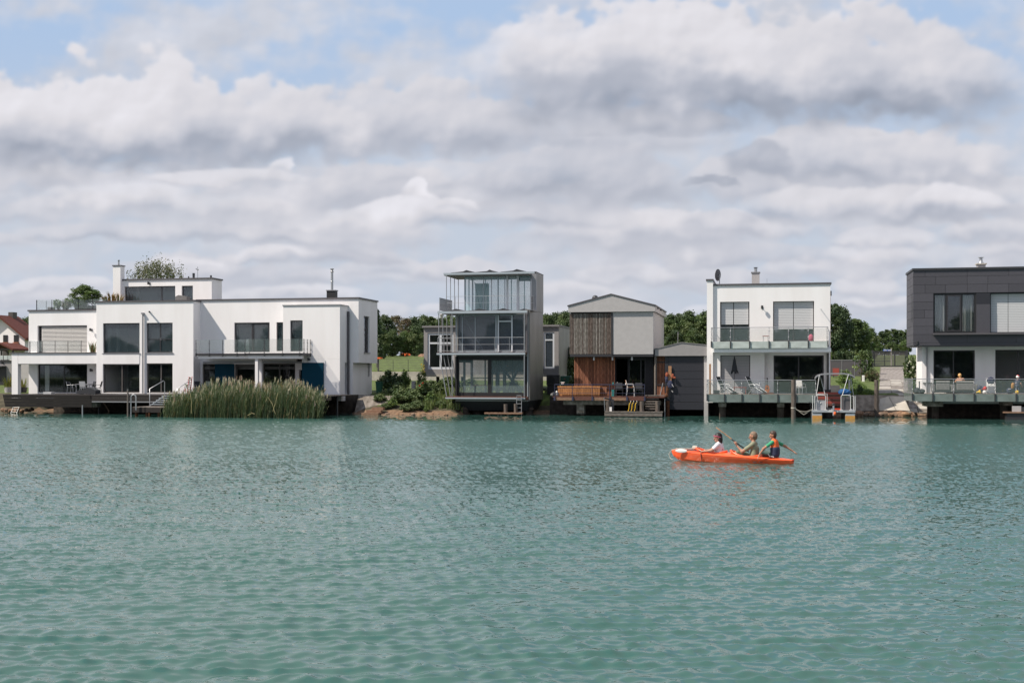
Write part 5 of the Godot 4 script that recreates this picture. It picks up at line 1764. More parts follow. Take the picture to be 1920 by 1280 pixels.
	bx(p, "plank", M.deck_pale, 30.476, 0.408, -0.2, 31.680, 0.488, 0.5)
	bx(p, "float", M.frame, 30.615, -0.2, -0.15, 31.700, 0.405, 0.4)
	bx(p, "side_panel", M.render_grey, 30.966, 0.489, 0.2, 31.479, 0.837, 0.26)
	bx(p, "side_panel", M.steel_dark, 31.494, 0.489, 0.2, 31.901, 0.772, 0.26)

# ---------------------------------------------------------------- plants
# leaves: blobs = [[centre, radii, count], ...]; every leaf is a small bent quad
func leaves(sd: int, blobs: Array, size: float, tones: Array, droop := 0.0) -> ArrayMesh:
	var g = RandomNumberGenerator.new()
	g.seed = sd
	var b = B.new()
	for bl in blobs:
		var tone: Color = tones[g.randi() % tones.size()]
		for k in int(bl[2]):
			var d = Vector3(g.randfn(), g.randfn(), g.randfn()).normalized()
			var r = pow(g.randf(), 0.45) * g.randf_range(0.75, 1.12)
			var p: Vector3 = bl[0] + d * r * bl[1]
			var ax = (Vector3(g.randfn(), g.randfn() * 0.6, g.randfn()) + Vector3(0, -droop * 2.0, 0)).normalized()
			var nn = (d * 0.7 + Vector3(g.randfn(), g.randfn() + 0.5, g.randfn()) * 0.6).normalized()
			var s = size * g.randf_range(0.6, 1.3)
			var t = nn.cross(ax).normalized()
			var u = t.cross(nn).normalized()
			var j = g.randf_range(0.75, 1.25)
			b.col = Color(tone.r * j, tone.g * j, tone.b * j)
			var w = t * s * (0.5 - 0.3 * droop)
			var m = p + u * s * 0.5 + nn * s * 0.12
			b.tri(p, m + w, p + u * s)
			b.tri(p, p + u * s, m - w)
	return b.mesh()

func crown_blobs(sd: int, h: float, w: float, base: float, n: int, each: int, shape := 0) -> Array:
	var g = RandomNumberGenerator.new()
	g.seed = sd
	var a = []
	for k in n:
		var t = pow(g.randf(), 0.8)
		var y = lerpf(base, h, t)
		var rad = w * 0.5
		if shape == 0:      # round
			rad *= sqrt(maxf(0.05, 1.0 - pow(2.0 * t - 0.9, 2.0)))
		elif shape == 1:    # conical
			rad *= 1.02 - t * 0.92
		else:               # columnar
			rad *= 0.55 + 0.45 * sin(PI * minf(1.0, t * 1.05))
		var an = g.randf() * TAU
		var rr = rad * sqrt(g.randf()) * 0.85
		var s = w * g.randf_range(0.1, 0.19)
		a.append([Vector3(cos(an) * rr, y - s * 0.4, sin(an) * rr), Vector3(s, s * g.randf_range(0.6, 1.0), s), each])
	return a

func trunk_mesh(sd: int, h: float, r: float, limbs: int, w: float) -> ArrayMesh:
	var g = RandomNumberGenerator.new()
	g.seed = sd
	var b = B.new()
	b.tube([Vector3(0, -0.3, 0), Vector3(g.randfn() * r, h * 0.35, g.randfn() * r), Vector3(g.randfn() * r * 2, h * 0.7, g.randfn() * r * 2), Vector3(0, h * 0.95, 0)], [r * 1.25, r * 0.85, r * 0.5, r * 0.12], 7)
	for k in limbs:
		var y = h * g.randf_range(0.3, 0.75)
		var an = TAU * k / limbs + g.randf()
		var o = Vector3(cos(an), 0, sin(an)) * w * g.randf_range(0.25, 0.42)
		b.tube([Vector3(0, y, 0), o * 0.5 + Vector3.UP * (y + h * 0.07), o + Vector3.UP * (y + h * g.randf_range(0.1, 0.22))], [r * 0.45, r * 0.3, r * 0.08], 5)
	return b.mesh()

var G_DARK := [Color(0.045, 0.078, 0.030), Color(0.058, 0.093, 0.037), Color(0.075, 0.108, 0.045), Color(0.049, 0.087, 0.045)]
var G_MID := [Color(0.084, 0.132, 0.043), Color(0.110, 0.155, 0.057), Color(0.131, 0.167, 0.066), Color(0.076, 0.116, 0.050)]
var G_LIT := [Color(0.138, 0.210, 0.053), Color(0.178, 0.240, 0.066), Color(0.113, 0.188, 0.056), Color(0.097, 0.150, 0.048)]
var G_DRY := [Color(0.162, 0.128, 0.085), Color(0.121, 0.120, 0.066), Color(0.194, 0.135, 0.094), Color(0.097, 0.105, 0.056)]
var G_PALE := [Color(0.162, 0.173, 0.104), Color(0.211, 0.210, 0.140), Color(0.146, 0.150, 0.094)]
var protos := {}

func tree_meshes():
	# [crown, trunk]; unit: 10 m tall trees, 6 m wide
	protos.dark = [leaves(61, crown_blobs(61, 10, 6.4, 1.0, 120, 90), 0.31, G_DARK), trunk_mesh(61, 9, 0.2, 5, 6)]
	protos.mid = [leaves(62, crown_blobs(62, 10, 6.8, 0.8, 120, 90), 0.31, G_MID), trunk_mesh(62, 9, 0.2, 5, 6)]
	protos.lit = [leaves(63, crown_blobs(63, 10, 7.2, 0.6, 120, 90), 0.31, G_MID + G_LIT), trunk_mesh(63, 9, 0.2, 5, 6)]
	protos.dry = [leaves(64, crown_blobs(64, 10, 5.0, 1.2, 80, 52, 2), 0.27, G_DRY), trunk_mesh(64, 9.6, 0.16, 7, 5)]
	protos.pole = [leaves(65, crown_blobs(65, 10, 3.4, 0.6, 100, 70, 2), 0.28, G_DARK + G_MID), trunk_mesh(65, 9.6, 0.16, 5, 3)]
	protos.fir = [leaves(66, crown_blobs(66, 10, 4.4, 0.5, 100, 70, 1), 0.28, G_DARK), trunk_mesh(66, 9.8, 0.17, 5, 3)]

# px-free placing: at in the row frame
func tree(kind: String, at: Vector3, h: float, wide: float, label: String, group := "", called := "tree") -> Node3D:
	var o = thing(called, label, "tree", at, group)
	var t = o.transform
	rng.seed = int(at.x * 97.0 + at.z * 13.0) + 7
	o.transform = Transform3D(t.basis * Basis(Vector3.UP, rng.randf() * TAU).scaled(Vector3(h / 10.0 * wide, h / 10.0, h / 10.0 * wide)), t.origin)
	part_mesh(o, "crown", protos[kind][0], M.leaf)
	part_mesh(o, "trunk", protos[kind][1], M.bark)
	return o

func gy(u: float, w: float) -> float:
	return ground_y(u, w) - 0.05

# a spot on the land seen at horizontal place x (image units from the axis) and distance d
func spot(x: float, d: float) -> Vector3:
	var p = row.affine_inverse() * Vector3((x - 960.0) / 2245.0 * d, 0, -d)
	return Vector3(p.x, gy(p.x, p.z), p.z)

func far_trees():
	tree_meshes()
	var g1 = "trees of the far wood between the wide white house and the tower"
	var g2 = "trees of the far wood between the tower and the white cube house"
	var g3 = "trees behind the gate on the right"
	# [x, top, distance, kind, width]
	var list = [
		[704, 580, 150, "fir", 1.0, "dark conical fir rising at the edge of the wide white house", ""],
		[722, 590, 168, "dark", 0.9, "dark round tree, second from left in the wood beside the wide white house", ""],
		[741, 592, 182, "dry", 1.1, "thin brownish half-bare tree in the wood left of the tower", ""],
		[760, 597, 176, "dry", 1.0, "reddish brown sparse tree near the middle of the wood left of the tower", ""],
		[716, 612, 160, "mid", 1.0, "broad green tree of the far wood left of the tower", g1],
		[736, 618, 162, "mid", 1.0, "broad green tree of the far wood left of the tower", g1],
		[757, 621, 163, "lit", 1.0, "broad green tree of the far wood left of the tower", g1],
		[778, 612, 163, "mid", 1.0, "broad green tree of the far wood left of the tower", g1],
		[795, 602, 168, "dark", 1.0, "broad green tree of the far wood left of the tower", g1],
		[776, 594, 186, "dark", 1.0, "broad green tree of the far wood left of the tower", g1],
		[794, 592, 188, "mid", 0.9, "broad green tree of the far wood left of the tower", g1],
		[812, 594, 188, "pole", 1.2, "broad green tree of the far wood left of the tower", g1],
		[828, 596, 180, "mid", 1.0, "broad green tree of the far wood left of the tower", g1],
		[846, 592, 185, "lit", 1.0, "broad green tree of the far wood left of the tower", g1],
		[1024, 590, 180, "mid", 1.0, "broad green tree of the far wood right of the tower", g2],
		[1042, 586, 186, "dark", 1.0, "broad green tree of the far wood right of the tower", g2],
		[1060, 585, 180, "mid", 0.9, "broad green tree of the far wood right of the tower", g2],
		[1072, 592, 170, "dark", 1.0, "broad green tree of the far wood right of the tower", g2],
		[1241, 592, 178, "mid", 0.9, "leafy tree of the far wood above the boathouse roof", g2],
		[1258, 590, 172, "mid", 1.0, "leafy tree of the far wood above the boathouse roof", g2],
		[1276, 588, 178, "dark", 1.0, "leafy tree of the far wood above the boathouse roof", g2],
		[1292, 584, 172, "mid", 1.0, "leafy tree of the far wood above the boathouse roof", g2],
		[1310, 590, 178, "lit", 0.9, "leafy tree of the far wood above the boathouse roof", g2],
		[1326, 584, 172, "mid", 1.0, "leafy tree of the far wood above the boathouse roof", g2],
		[1266, 618, 160, "dark", 1.2, "leafy tree of the far wood above the boathouse roof", g2],
		[1300, 616, 160, "mid", 1.2, "leafy tree of the far wood above the boathouse roof", g2],
		[1563, 570, 130, "dark", 0.8, "tall dark tree directly right of the white cube house", ""],
		[1578, 574, 132, "dark", 0.75, "second tall dark tree right of the white cube house, slightly lower", ""],
		[1601, 598, 140, "pole", 1.7, "grey-green poplar right of the tall dark trees", ""],
		[1618, 604, 142, "lit", 0.9, "loose grey-green tree behind the clipped hedge", g3],
		[1634, 616, 150, "mid", 0.9, "loose grey-green tree behind the clipped hedge", g3],
		[1655, 621, 175, "pole", 1.3, "slim tree of the row behind the gate", g3],
		[1666, 618, 178, "pole", 1.2, "slim tree of the row behind the gate", g3],
		[1678, 617, 175, "pole", 1.3, "slim tree of the row behind the gate", g3],
		[1690, 619, 178, "pole", 1.2, "slim tree of the row behind the gate", g3],
		[1701, 618, 175, "pole", 1.3, "slim tree of the row behind the gate", g3],
		[1645, 640, 165, "lit", 1.4, "low leafy tree behind the gate", g3],
		[1672, 640, 165, "mid", 1.4, "low leafy tree behind the gate", g3],
		[1697, 638, 165, "lit", 1.4, "low leafy tree behind the gate", g3],
		[40, 598, 175, "mid", 1.0, "green tree behind the red-roofed house, left of the pair", ""],
		[52, 596, 182, "mid", 0.9, "green tree behind the red-roofed house, right of the pair", ""],
		[12, 626, 170, "mid", 1.0, "low green tree hidden beside the red-roofed house", ""],
	]
	list.sort_custom(func(a, b): return a[0] < b[0])
	var count = {}
	for q in list:
		var at = spot(q[0], q[2])
		var top = 2.8 + (700.0 - q[1]) / 2245.0 * q[2]
		var label: String = q[5]
		if q[6]:
			count[q[5]] = count.get(q[5], -1) + 1
			label = ORD[count[q[5]]] + " " + label + ", counted from the left"
		tree(q[3], at, top - at.y, q[4], label, q[6])
	# weeping birch behind the penthouse
	var bat = spot(294, 104)
	var bh = 2.8 + (700.0 - 476.0) / 2245.0 * 104.0 - bat.y
	var o = thing("birch_tree", "tall weeping birch with thin foliage rising behind the penthouse", "tree", bat)
	var bl = []
	var g = RandomNumberGenerator.new()
	g.seed = 77
	for k in 120:
		var an = g.randf() * TAU
		var rr = 2.0 * sqrt(g.randf())
		var side = -1.0 if k % 2 == 0 else 1.0
		var topy = bh - 0.25 * rr * rr * 0.5 - g.randf_range(0.0, 1.1) - (0.0 if side < 0 else 0.15)
		bl.append([Vector3(cos(an) * rr + side * 0.55, topy - 0.7, sin(an) * rr), Vector3(0.16, g.randf_range(0.5, 1.3), 0.16), 26])
	part_mesh(o, "crown", leaves(78, bl, 0.17, G_PALE + [Color(0.075, 0.1, 0.035)], 0.7), M.leaf)
	part_mesh(o, "trunk", trunk_mesh(79, bh * 0.97, 0.16, 9, 5.0), M.bark_pale)
	# the wood on the opposite shore
	var w = Node3D.new()
	w.name = "opposite_wood"
	add_child(w)
	tag(w, "wood on the opposite shore behind the viewer", "wood", "", "stuff")
	var mm = MultiMesh.new()
	mm.transform_format = MultiMesh.TRANSFORM_3D
	mm.mesh = protos.dark[0]
	mm.instance_count = 90
	for k in 90:
		var s = g.randf_range(0.9, 1.7)
		mm.set_instance_transform(k, Transform3D(Basis(Vector3.UP, g.randf() * TAU).scaled(Vector3(s * 1.3, s, s * 1.3)), Vector3(lerpf(-230, 150, k / 89.0) + g.randfn() * 2, 1.0, 112 + g.randf() * 16)))
	var mi = MultiMeshInstance3D.new()
	mi.name = "crowns"
	mi.multimesh = mm
	mi.material_override = M.leaf
	tag(mi, "", "", "", "stuff")
	w.add_child(mi)

var bush_protos := {}

func make_bush_protos():
	# unit bushes: 1 wide, 1 tall, standing on 0
	for q in [["dark", 81, G_DARK + G_MID, 0.085], ["mid", 82, G_MID, 0.085], ["lit", 83, G_LIT, 0.08], ["dry", 84, G_DRY + G_MID, 0.06], ["fine", 85, G_MID + G_LIT, 0.05]]:
		var g = RandomNumberGenerator.new()
		g.seed = q[1]
		var bl = []
		for k in 46:
			var d = Vector3(g.randfn(), g.randfn(), g.randfn()).normalized()
			var s = g.randf_range(0.09, 0.16)
			bl.append([Vector3(0, 0.47, 0) + d * Vector3(0.37, 0.4, 0.37) * pow(g.randf(), 0.4), Vector3(s, s, s), 42])
		bush_protos[q[0]] = leaves(q[1], bl, q[3], q[2])

func bush(kind: String, at: Vector3, size: Vector3, label: String, group := "", called := "shrub", category := "shrub") -> Node3D:
	var o = thing(called, label, category, at, group)
	var m = part_mesh(o, "foliage", bush_protos[kind], M.leaf)
	m.scale = size
	rng.seed = int(at.x * 31.0 + at.z * 57.0) + 3
	m.rotation.y = rng.randf() * TAU if absf(size.x - size.z) < 0.2 * size.x else 0.0
	var b = B.new()
	for k in 4:
		b.tube([Vector3(0.02 * k, -0.1, 0), Vector3(0.15 * size.x * cos(k * 1.6), size.y * 0.45, 0.15 * size.z * sin(k * 1.6))], [0.03, 0.012], 5)
	part_mesh(o, "stem", b.mesh(), M.bark)
	return o

func blades(sd: int, n: int, h: float, spread: float, tones: Array, wid := 0.014) -> ArrayMesh:
	var g = RandomNumberGenerator.new()
	g.seed = sd
	var b = B.new()
	for k in n:
		var an = g.randf() * TAU
		var p = Vector3(cos(an), 0, sin(an)) * spread * sqrt(g.randf()) * 0.4
		var out = Vector3(cos(an), 0, sin(an)) * g.randf_range(0.1, 0.6) * spread
		var hh = h * g.randf_range(0.6, 1.05)
		var t = Vector3(-sin(an), 0, cos(an)) * wid * g.randf_range(0.7, 1.3)
		var tone: Color = tones[g.randi() % tones.size()]
		b.col = tone
		var m = p + out * 0.35 + Vector3.UP * hh * 0.6
		var e = p + out + Vector3.UP * hh
		b.quad(p - t, p + t, m + t, m - t)
		b.tri(m - t, m + t, e)
	return b.mesh()

func reed_bed():
	var o = thing("reed_bed", "broad bed of tall green reeds with pale plumes in front of the white house", "reeds", Vector3(-16.527, 0.0, 4.5))
	o.set_meta("kind", "stuff")
	var g = RandomNumberGenerator.new()
	g.seed = 41
	var b = B.new()
	var tones = [Color(0.075, 0.12, 0.045), Color(0.06, 0.098, 0.042), Color(0.1, 0.145, 0.06), Color(0.07, 0.105, 0.055), Color(0.12, 0.14, 0.07)]
	var straw = [Color(0.3, 0.24, 0.11), Color(0.26, 0.17, 0.08), Color(0.34, 0.29, 0.16)]
	var x0 = -21.256
	var x1 = -10.630
	for k in 4600:
		var z = lerpf(1.6, 7.2, pow(g.randf(), 0.75))
		var f = g.randf()
		var u = lerpf(x0, x1, f) + g.randfn() * 0.15 - (7.0 - z) * 0.42
		var edge = minf(f, 1.0 - f)
		var h = lerpf(1.35, 2.12, smoothstep(0.0, 0.32, f)) * lerpf(0.78, 1.0, smoothstep(0.0, 0.22, 1.0 - f))
		h *= g.randf_range(0.6, 1.08) + 0.06 * sin(u * 1.3) + 0.04 * sin(u * 3.1 + 1.0)
		var p = Vector3(u, -0.15, z) - o.position * 0.0 - Vector3(-16.527, 0, 4.5)
		var lean = Vector3(0.1 + g.randfn() * 0.11, 0, g.randfn() * 0.08)
		var tip = p + lean * h + Vector3.UP * (h + 0.15)
		var mid = p + lean * h * 0.35 + Vector3.UP * h * 0.55
		var an = g.randfn() * 0.7
		var t = Vector3(cos(an), 0, sin(an)) * 0.009
		b.col = straw[g.randi() % 3] if g.randf() < 0.1 else tones[g.randi() % 5]
		b.quad(p - t, p + t, mid + t, mid - t)
		b.tri(mid - t, mid + t, tip)
		for q in 5:
			var a = p.lerp(mid, g.randf_range(0.25, 1.0)) if q < 3 else mid.lerp(tip, g.randf_range(0.0, 0.8))
			var dd = g.randf() * TAU
			var l = g.randf_range(0.3, 0.6)
			var e = a + Vector3(cos(dd) * 0.28, 0.8, sin(dd) * 0.28) * l + lean * 0.3
			var dr = e + Vector3(cos(dd) * 0.35 + 0.12, 0.02, sin(dd) * 0.35) * l * 0.7
			var s = Vector3(-sin(dd), 0, cos(dd)) * 0.013
			if absf(s.x) < 0.005:
				s = Vector3(0.008, 0, 0.008)
			b.col = tones[g.randi() % 5] if g.randf() < 0.93 else straw[g.randi() % 3]
			b.quad(a - s * 0.5, a + s * 0.5, e + s, e - s)
			b.tri(e - s, e + s, dr)
		if g.randf() < 0.11:
			b.col = Color(0.52, 0.47, 0.36) if g.randf() < 0.7 else Color(0.4, 0.3, 0.25)
			for q in 7:
				var v = Vector3(0.05 + g.randfn() * 0.035, 0.2 + g.randf() * 0.08, g.randfn() * 0.035)
				var s = Vector3(0.014, 0, g.randfn() * 0.01)
				var c = tip - Vector3.UP * 0.05 * q * 0.6
				b.quad(c, c + s + v * 0.4, c + v, c - s + v * 0.4)
	var mi = part_mesh(o, "reeds", b.mesh(), M.leaf)
	tag(mi, "", "", "", "stuff")
	# a few bent pale stalks
	b = B.new()
	b.col = Color(0.5, 0.42, 0.22)
	for q in [[540, 742, 556, 775], [541, 742, 536, 752], [500, 778, 515, 775], [560, 735, 551, 770], [385, 736, 388, 775]]:
		var s = 1.0 / 29.5
		var base = Vector3((q[0] - 468) * s, (783 - q[1]) * s * 0.97, 2.75)
		var e = Vector3((q[2] - 468) * s, (783 - q[3]) * s * 0.97, 2.8)
		b.tube([base, base.lerp(e, 0.5) + Vector3(0.05, 0.1, 0), e], 0.014, 5)
	mi = part_mesh(o, "bent_stalks", b.mesh(), M.leaf)
	tag(mi, "", "", "", "stuff")

# grass tufts strewn over a patch of ground, one object
func tufts(called: String, label: String, u0: float, u1: float, w0: float, w1: float, n: int, h: float, tones: Array, sd: int):
	var mesh = blades(sd, 14, h, 0.22, tones, 0.012)
	var o = thing(called, label, "grass", Vector3(0, 0, 0))
	o.set_meta("kind", "stuff")
	var g = RandomNumberGenerator.new()
	g.seed = sd
	var mm = MultiMesh.new()
	mm.transform_format = MultiMesh.TRANSFORM_3D
	mm.mesh = mesh
	mm.instance_count = n
	for k in n:
		var u = g.randf_range(u0, u1)
		var w = g.randf_range(w1, w0)
		var y = ground_y(u, w)
		if y < 0.12:
			w -= 1.2
			y = ground_y(u, w)
		var s = g.randf_range(0.6, 1.4)
		mm.set_instance_transform(k, Transform3D(Basis(Vector3.UP, g.randf() * TAU).scaled(Vector3(s, s * g.randf_range(0.7, 1.2), s)), Vector3(u, y - 0.03, w)))
	var mi = MultiMeshInstance3D.new()
	mi.name = "tufts"
	mi.multimesh = mm
	mi.material_override = M.leaf
	tag(mi, "", "", "", "stuff")
	o.add_child(mi)

# w where the land is seen at (x, y) in image units is approximated by these hand-measured places
func garden_plants():
	make_bush_protos()
	var gb = func(x: float, w: float) -> Vector3:
		var t = (x - 960.0) / 2245.0
		var u = (t * (79.0 - w * 0.97815) + w * 0.20791) / (0.97815 + t * 0.20791)
		return Vector3(u, gy(u, w), w)
	# gap left of the tower
	bush("dark", gb.call(731, -9.0), Vector3(1.7, 1.75, 1.6), "large dark leafy shrub beside the green wheeled bin", "")
	bush("mid", gb.call(718, -10.0), Vector3(1.1, 1.4, 1.1), "lighter shrub behind the bin against the wide white house", "")
	bush("lit", gb.call(759, -9.8), Vector3(1.1, 1.7, 1.0), "bright green shrub leaning over the grey stone post", "")
	bush("dark", gb.call(749, -8.6), Vector3(1.0, 1.3, 1.0), "dark round shrub between the large shrub and the stone post", "")
	bush("fine", gb.call(789, -7.0), Vector3(1.1, 1.9, 1.0), "upright feathery shrub with yellow flowers right of the stone post", "")
	bush("mid", gb.call(752, -2.4), Vector3(1.7, 1.25, 1.3), "dark shaded shrub low on the bank left of the tower", "")
	bush("mid", gb.call(775, -2.2), Vector3(1.8, 1.3, 1.3), "middle dark shaded shrub on the bank left of the tower", "")
	bush("dark", gb.call(793, -3.0), Vector3(1.5, 1.5, 1.3), "tall dark shrub on the bank below the yellow flowers", "")
	bush("lit", gb.call(735, -1.6), Vector3(0.95, 0.75, 0.8), "small light green shrub at the water's edge near the timber steps", "")
	bush("lit", gb.call(808, -2.2), Vector3(1.1, 1.0, 0.9), "bright green shrub low on the bank beside the tower", "")
	bush("lit", gb.call(800, -1.0), Vector3(0.5, 0.55, 0.5), "tuft-like pale shrub at the foot of the dark bank", "")
	bush("mid", gb.call(818, -4.5), Vector3(1.2, 1.2, 1.0), "leafy shrub against the slanted struts of the tower", "")
	bush("mid", gb.call(836, -7.5), Vector3(1.6, 1.4, 1.2), "shrub in the shade under the tower's rear wing", "")
	bush("dark", gb.call(852, -7.8), Vector3(1.5, 1.3, 1.2), "darker shrub deep under the tower's rear wing", "")
	bush("mid", gb.call(880, -8.5), Vector3(1.7, 1.2, 1.2), "shrub seen through the tower's ground floor glass, left", "")
	bush("mid", gb.call(960, -8.5), Vector3(1.7, 1.3, 1.2), "shrub seen through the tower's ground floor glass, right", "")
	bush("mid", gb.call(712, -2.6), Vector3(1.2, 0.8, 0.9), "low dark shrub over the brown bank wall", "")
	bush("mid", gb.call(722, -1.3), Vector3(0.8, 0.6, 0.6), "small green shrub just above the timber landing steps", "")
	bush("mid", gb.call(762, -0.9), Vector3(1.3, 0.75, 0.7), "low dark shrub touching the sandy strip, left of the middle", "")
	bush("mid", gb.call(782, -1.2), Vector3(1.2, 0.9, 0.8), "mid green shrub on the lower bank under the poppies", "")
	bush("mid", gb.call(826, -1.8), Vector3(1.0, 0.6, 0.7), "low spreading shrub at the foot of the slanted struts", "")
	bush("dark", gb.call(744, -4.2), Vector3(1.6, 1.1, 1.1), "dark shrub higher on the bank below the wheeled bin", "")
	bush("dark", gb.call(806, -4.6), Vector3(1.4, 1.2, 1.1), "dark leafy shrub between poppies and the tower struts", "")
	# flowers
	var f = thing("yellow_flowers", "spike of yellow flowers above the feathery shrub", "flowers", gb.call(793, -7.0))
	var bl = []
	for k in 9:
		bl.append([Vector3(0.12 * sin(k * 2.1), 1.55 + 0.075 * k, 0.1 * cos(k * 1.7)), Vector3(0.1, 0.06, 0.08) * (1.15 - 0.07 * k), 14])
	part_mesh(f, "blossom", leaves(91, bl, 0.06, [Color(0.6, 0.42, 0.02), Color(0.5, 0.4, 0.05)]), M.leaf)
	f = thing("red_poppies", "few red poppies among the dark shrubs left of the tower", "flowers", gb.call(796, -2.4))
	part_mesh(f, "blossom", leaves(92, [[Vector3(0, 1.45, 0.5), Vector3(0.08, 0.06, 0.05), 8], [Vector3(-0.2, 1.25, 0.55), Vector3(0.06, 0.05, 0.05), 8]], 0.07, [Color(0.6, 0.03, 0.02)]), M.leaf)
	tufts("bank_grass", "sunlit tufty grass on the bank left of the tower", -6.709, -3.650, -1.4, -9.0, 700, 0.42, G_LIT + G_PALE, 93)
	tufts("bank_grass", "shaded grass along the top of the bank beside the wide white house", -10.993, -6.709, -2.6, -8.0, 600, 0.3, G_MID, 94)
	# right of the tower
	bush("dark", gb.call(1060, -14.0), Vector3(2.6, 3.4, 2.0), "dark tall shrub in the gap between tower and slatted house", "")
	bush("mid", gb.call(1075, -7.5), Vector3(0.9, 1.9, 0.9), "green climbing shrub at the corner of the slatted house", "")
	# right garden
	bush("lit", gb.call(1587, -19.0), Vector3(1.5, 1.3, 1.4), "round light green bush right of the white cube house", "")
	bush("dry", gb.call(1636, -24.0), Vector3(1.4, 1.25, 1.3), "reddish green grassy bush beside the driveway", "")
	bush("dark", gb.call(1613, -9.0), Vector3(0.55, 0.75, 0.5), "small dark bush on the lawn edge", "")
	bush("mid", gb.call(1622, -26.0), Vector3(0.9, 0.9, 0.9), "low shrub behind the white marker post", "")
	bush("mid", gb.call(1709, -12.0), Vector3(1.5, 3.0, 1.3), "tall shrub with white blossom at the corner of the dark clad house", "")
	bush("lit", gb.call(1712, -8.0), Vector3(0.8, 1.4, 0.9), "grassy green shrub below the white blossom", "")
	f = thing("white_blossom", "white blossom on the tall shrub by the dark clad house", "flowers", gb.call(1707, -11.3))
	bl = []
	for k in 16:
		bl.append([Vector3(0.35 * sin(k * 2.4) + 0.1, 1.0 + 0.085 * k, 0.2 * cos(k * 1.3)), Vector3(0.07, 0.06, 0.05), 6])
	part_mesh(f, "blossom", leaves(95, bl, 0.07, [Color(0.7, 0.68, 0.6)]), M.leaf)
	f = thing("purple_flowers", "small clump of purple flowers by the small garden tree", "flowers", gb.call(1612, -23.0))
	part_mesh(f, "blossom", leaves(96, [[Vector3(0, 0.75, 0), Vector3(0.2, 0.25, 0.15), 60]], 0.07, [Color(0.2, 0.03, 0.15), Color(0.1, 0.09, 0.05)]), M.leaf)
	var o = thing("garden_tree", "small leafy garden tree with bare trunk beside the clipped hedge", "tree", gb.call(1616, -25.5))
	part_mesh(o, "crown", leaves(171, crown_blobs(171, 2.55, 1.9, 0.75, 34, 22), 0.15, G_LIT + G_MID), M.leaf)
	part_mesh(o, "trunk", trunk_mesh(171, 2.3, 0.05, 5, 1.6), M.bark)
	tufts("lawn_grass", "short sunlit lawn grass between the bushes and the driveway", 22.050, 23.698, -5.6, -24.0, 1500, 0.16, G_LIT, 97)
	# clipped hedges
	for q in [[1558, 1582, -34.5, 659.0, "left block of the clipped hedge above the grey panel fence"], [1583, 1607, -34.8, 658.5, "middle block of the clipped hedge above the grey panel fence"], [1608, 1637, -36.0, 658.0, "right taller block of the clipped hedge beside the gate"]]:
		var a = gb.call(q[0], q[2])
		var b = gb.call(q[1], q[2])
		var dd = 79.0 - a.x * 0.2079 - q[2] * 0.978
		var top = 2.8 + (700.0 - q[3]) / 2245.0 * dd
		var hh = top - a.y
		bush_box("hedge", q[4], (a + b) / 2.0, Vector3(b.x - a.x, hh, 1.0))
	# roof terrace planting
	var rt = 7.619
	o = tree("lit", Vector3(-34.306, rt, -5.0), 1.9, 1.9, "spreading green potted tree on the roof terrace of the wide white house", "", "terrace_tree")
	bush("fine", Vector3(-36.432, rt, -4.8), Vector3(1.05, 0.95, 0.7), "small grey-green olive-like shrub left on the roof terrace", "")
	bush("dry", Vector3(-35.646, rt, -4.7), Vector3(1.0, 0.95, 0.7), "pale silvery shrub behind the roof terrace glass", "")
	for q in [[199, 0.9, "spiky brownish palm left of the white chimney"], [211, 1.3, "taller spiky palm in front of the white chimney"], [225, 1.0, "arching brown-leaved palm right of the white chimney"]]:
		o = thing("palm", q[2], "plant", Vector3(-32.133 + (q[0] - 200) * 0.0386, 8.211, -4.5))
		part_mesh(o, "leaf_fan", blades(110 + int(q[0]), 26, q[1] * 0.62, 0.75, [Color(0.2, 0.1, 0.035), Color(0.12, 0.13, 0.04), Color(0.26, 0.15, 0.05)], 0.035), M.leaf)
	# pot plants on the lower left
	for q in [[16, -4.5, 1.35, "tall yellow-green grass plant left of the terrace column"], [41, -4.8, 1.15, "yellow-green grass plant between the terrace column and wall"]]:
		var p = gb.call(q[0], q[1])
		p.y = 1.33
		o = thing("pot_plant", q[3], "plant", p)
		part_mesh(o, "leaf_fan", blades(130 + int(q[0]), 60, q[2], 0.7, [Color(0.16, 0.17, 0.03), Color(0.1, 0.14, 0.03), Color(0.22, 0.19, 0.05)], 0.03), M.leaf)
		var b = B.new()
		b.lathe(Vector3.ZERO, [[0.001, 0], [0.3, 0.0], [0.36, 0.42], [0.3, 0.42], [0.001, 0.4]], 12)
		part_mesh(o, "pot", b.mesh(), M.render_grey if q[0] < 30 else M.black)
	o = thing("agave", "spiky green pot plant at the right end of the first-floor terrace", "plant", Vector3(-32.496, 4.344, -3.2))
	part_mesh(o, "leaf_fan", blades(150, 22, 0.95, 0.6, [Color(0.07, 0.11, 0.03), Color(0.14, 0.09, 0.04)], 0.035), M.leaf)

func bush_box(called: String, label: String, at: Vector3, size: Vector3):
	var o = thing(called, label, "hedge", at)
	var g = RandomNumberGenerator.new()
	g.seed = int(size.x * 1000)
	var bl = []
	for k in 110:
		bl.append([Vector3(g.randf_range(-0.47, 0.47) * size.x, g.randf_range(0.06, 0.96) * size.y, g.randf_range(-0.45, 0.48) * size.z), Vector3(size.x * 0.1, size.y * 0.1, 0.14), 40])
	part_mesh(o, "foliage", leaves(int(size.x * 100), bl, 0.12, G_MID + G_DARK + [Color(0.09, 0.14, 0.03)]), M.leaf)
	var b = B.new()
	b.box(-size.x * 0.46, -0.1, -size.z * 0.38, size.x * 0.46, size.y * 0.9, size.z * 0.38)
	part_mesh(o, "branches", b.mesh(), M.hedge_core)

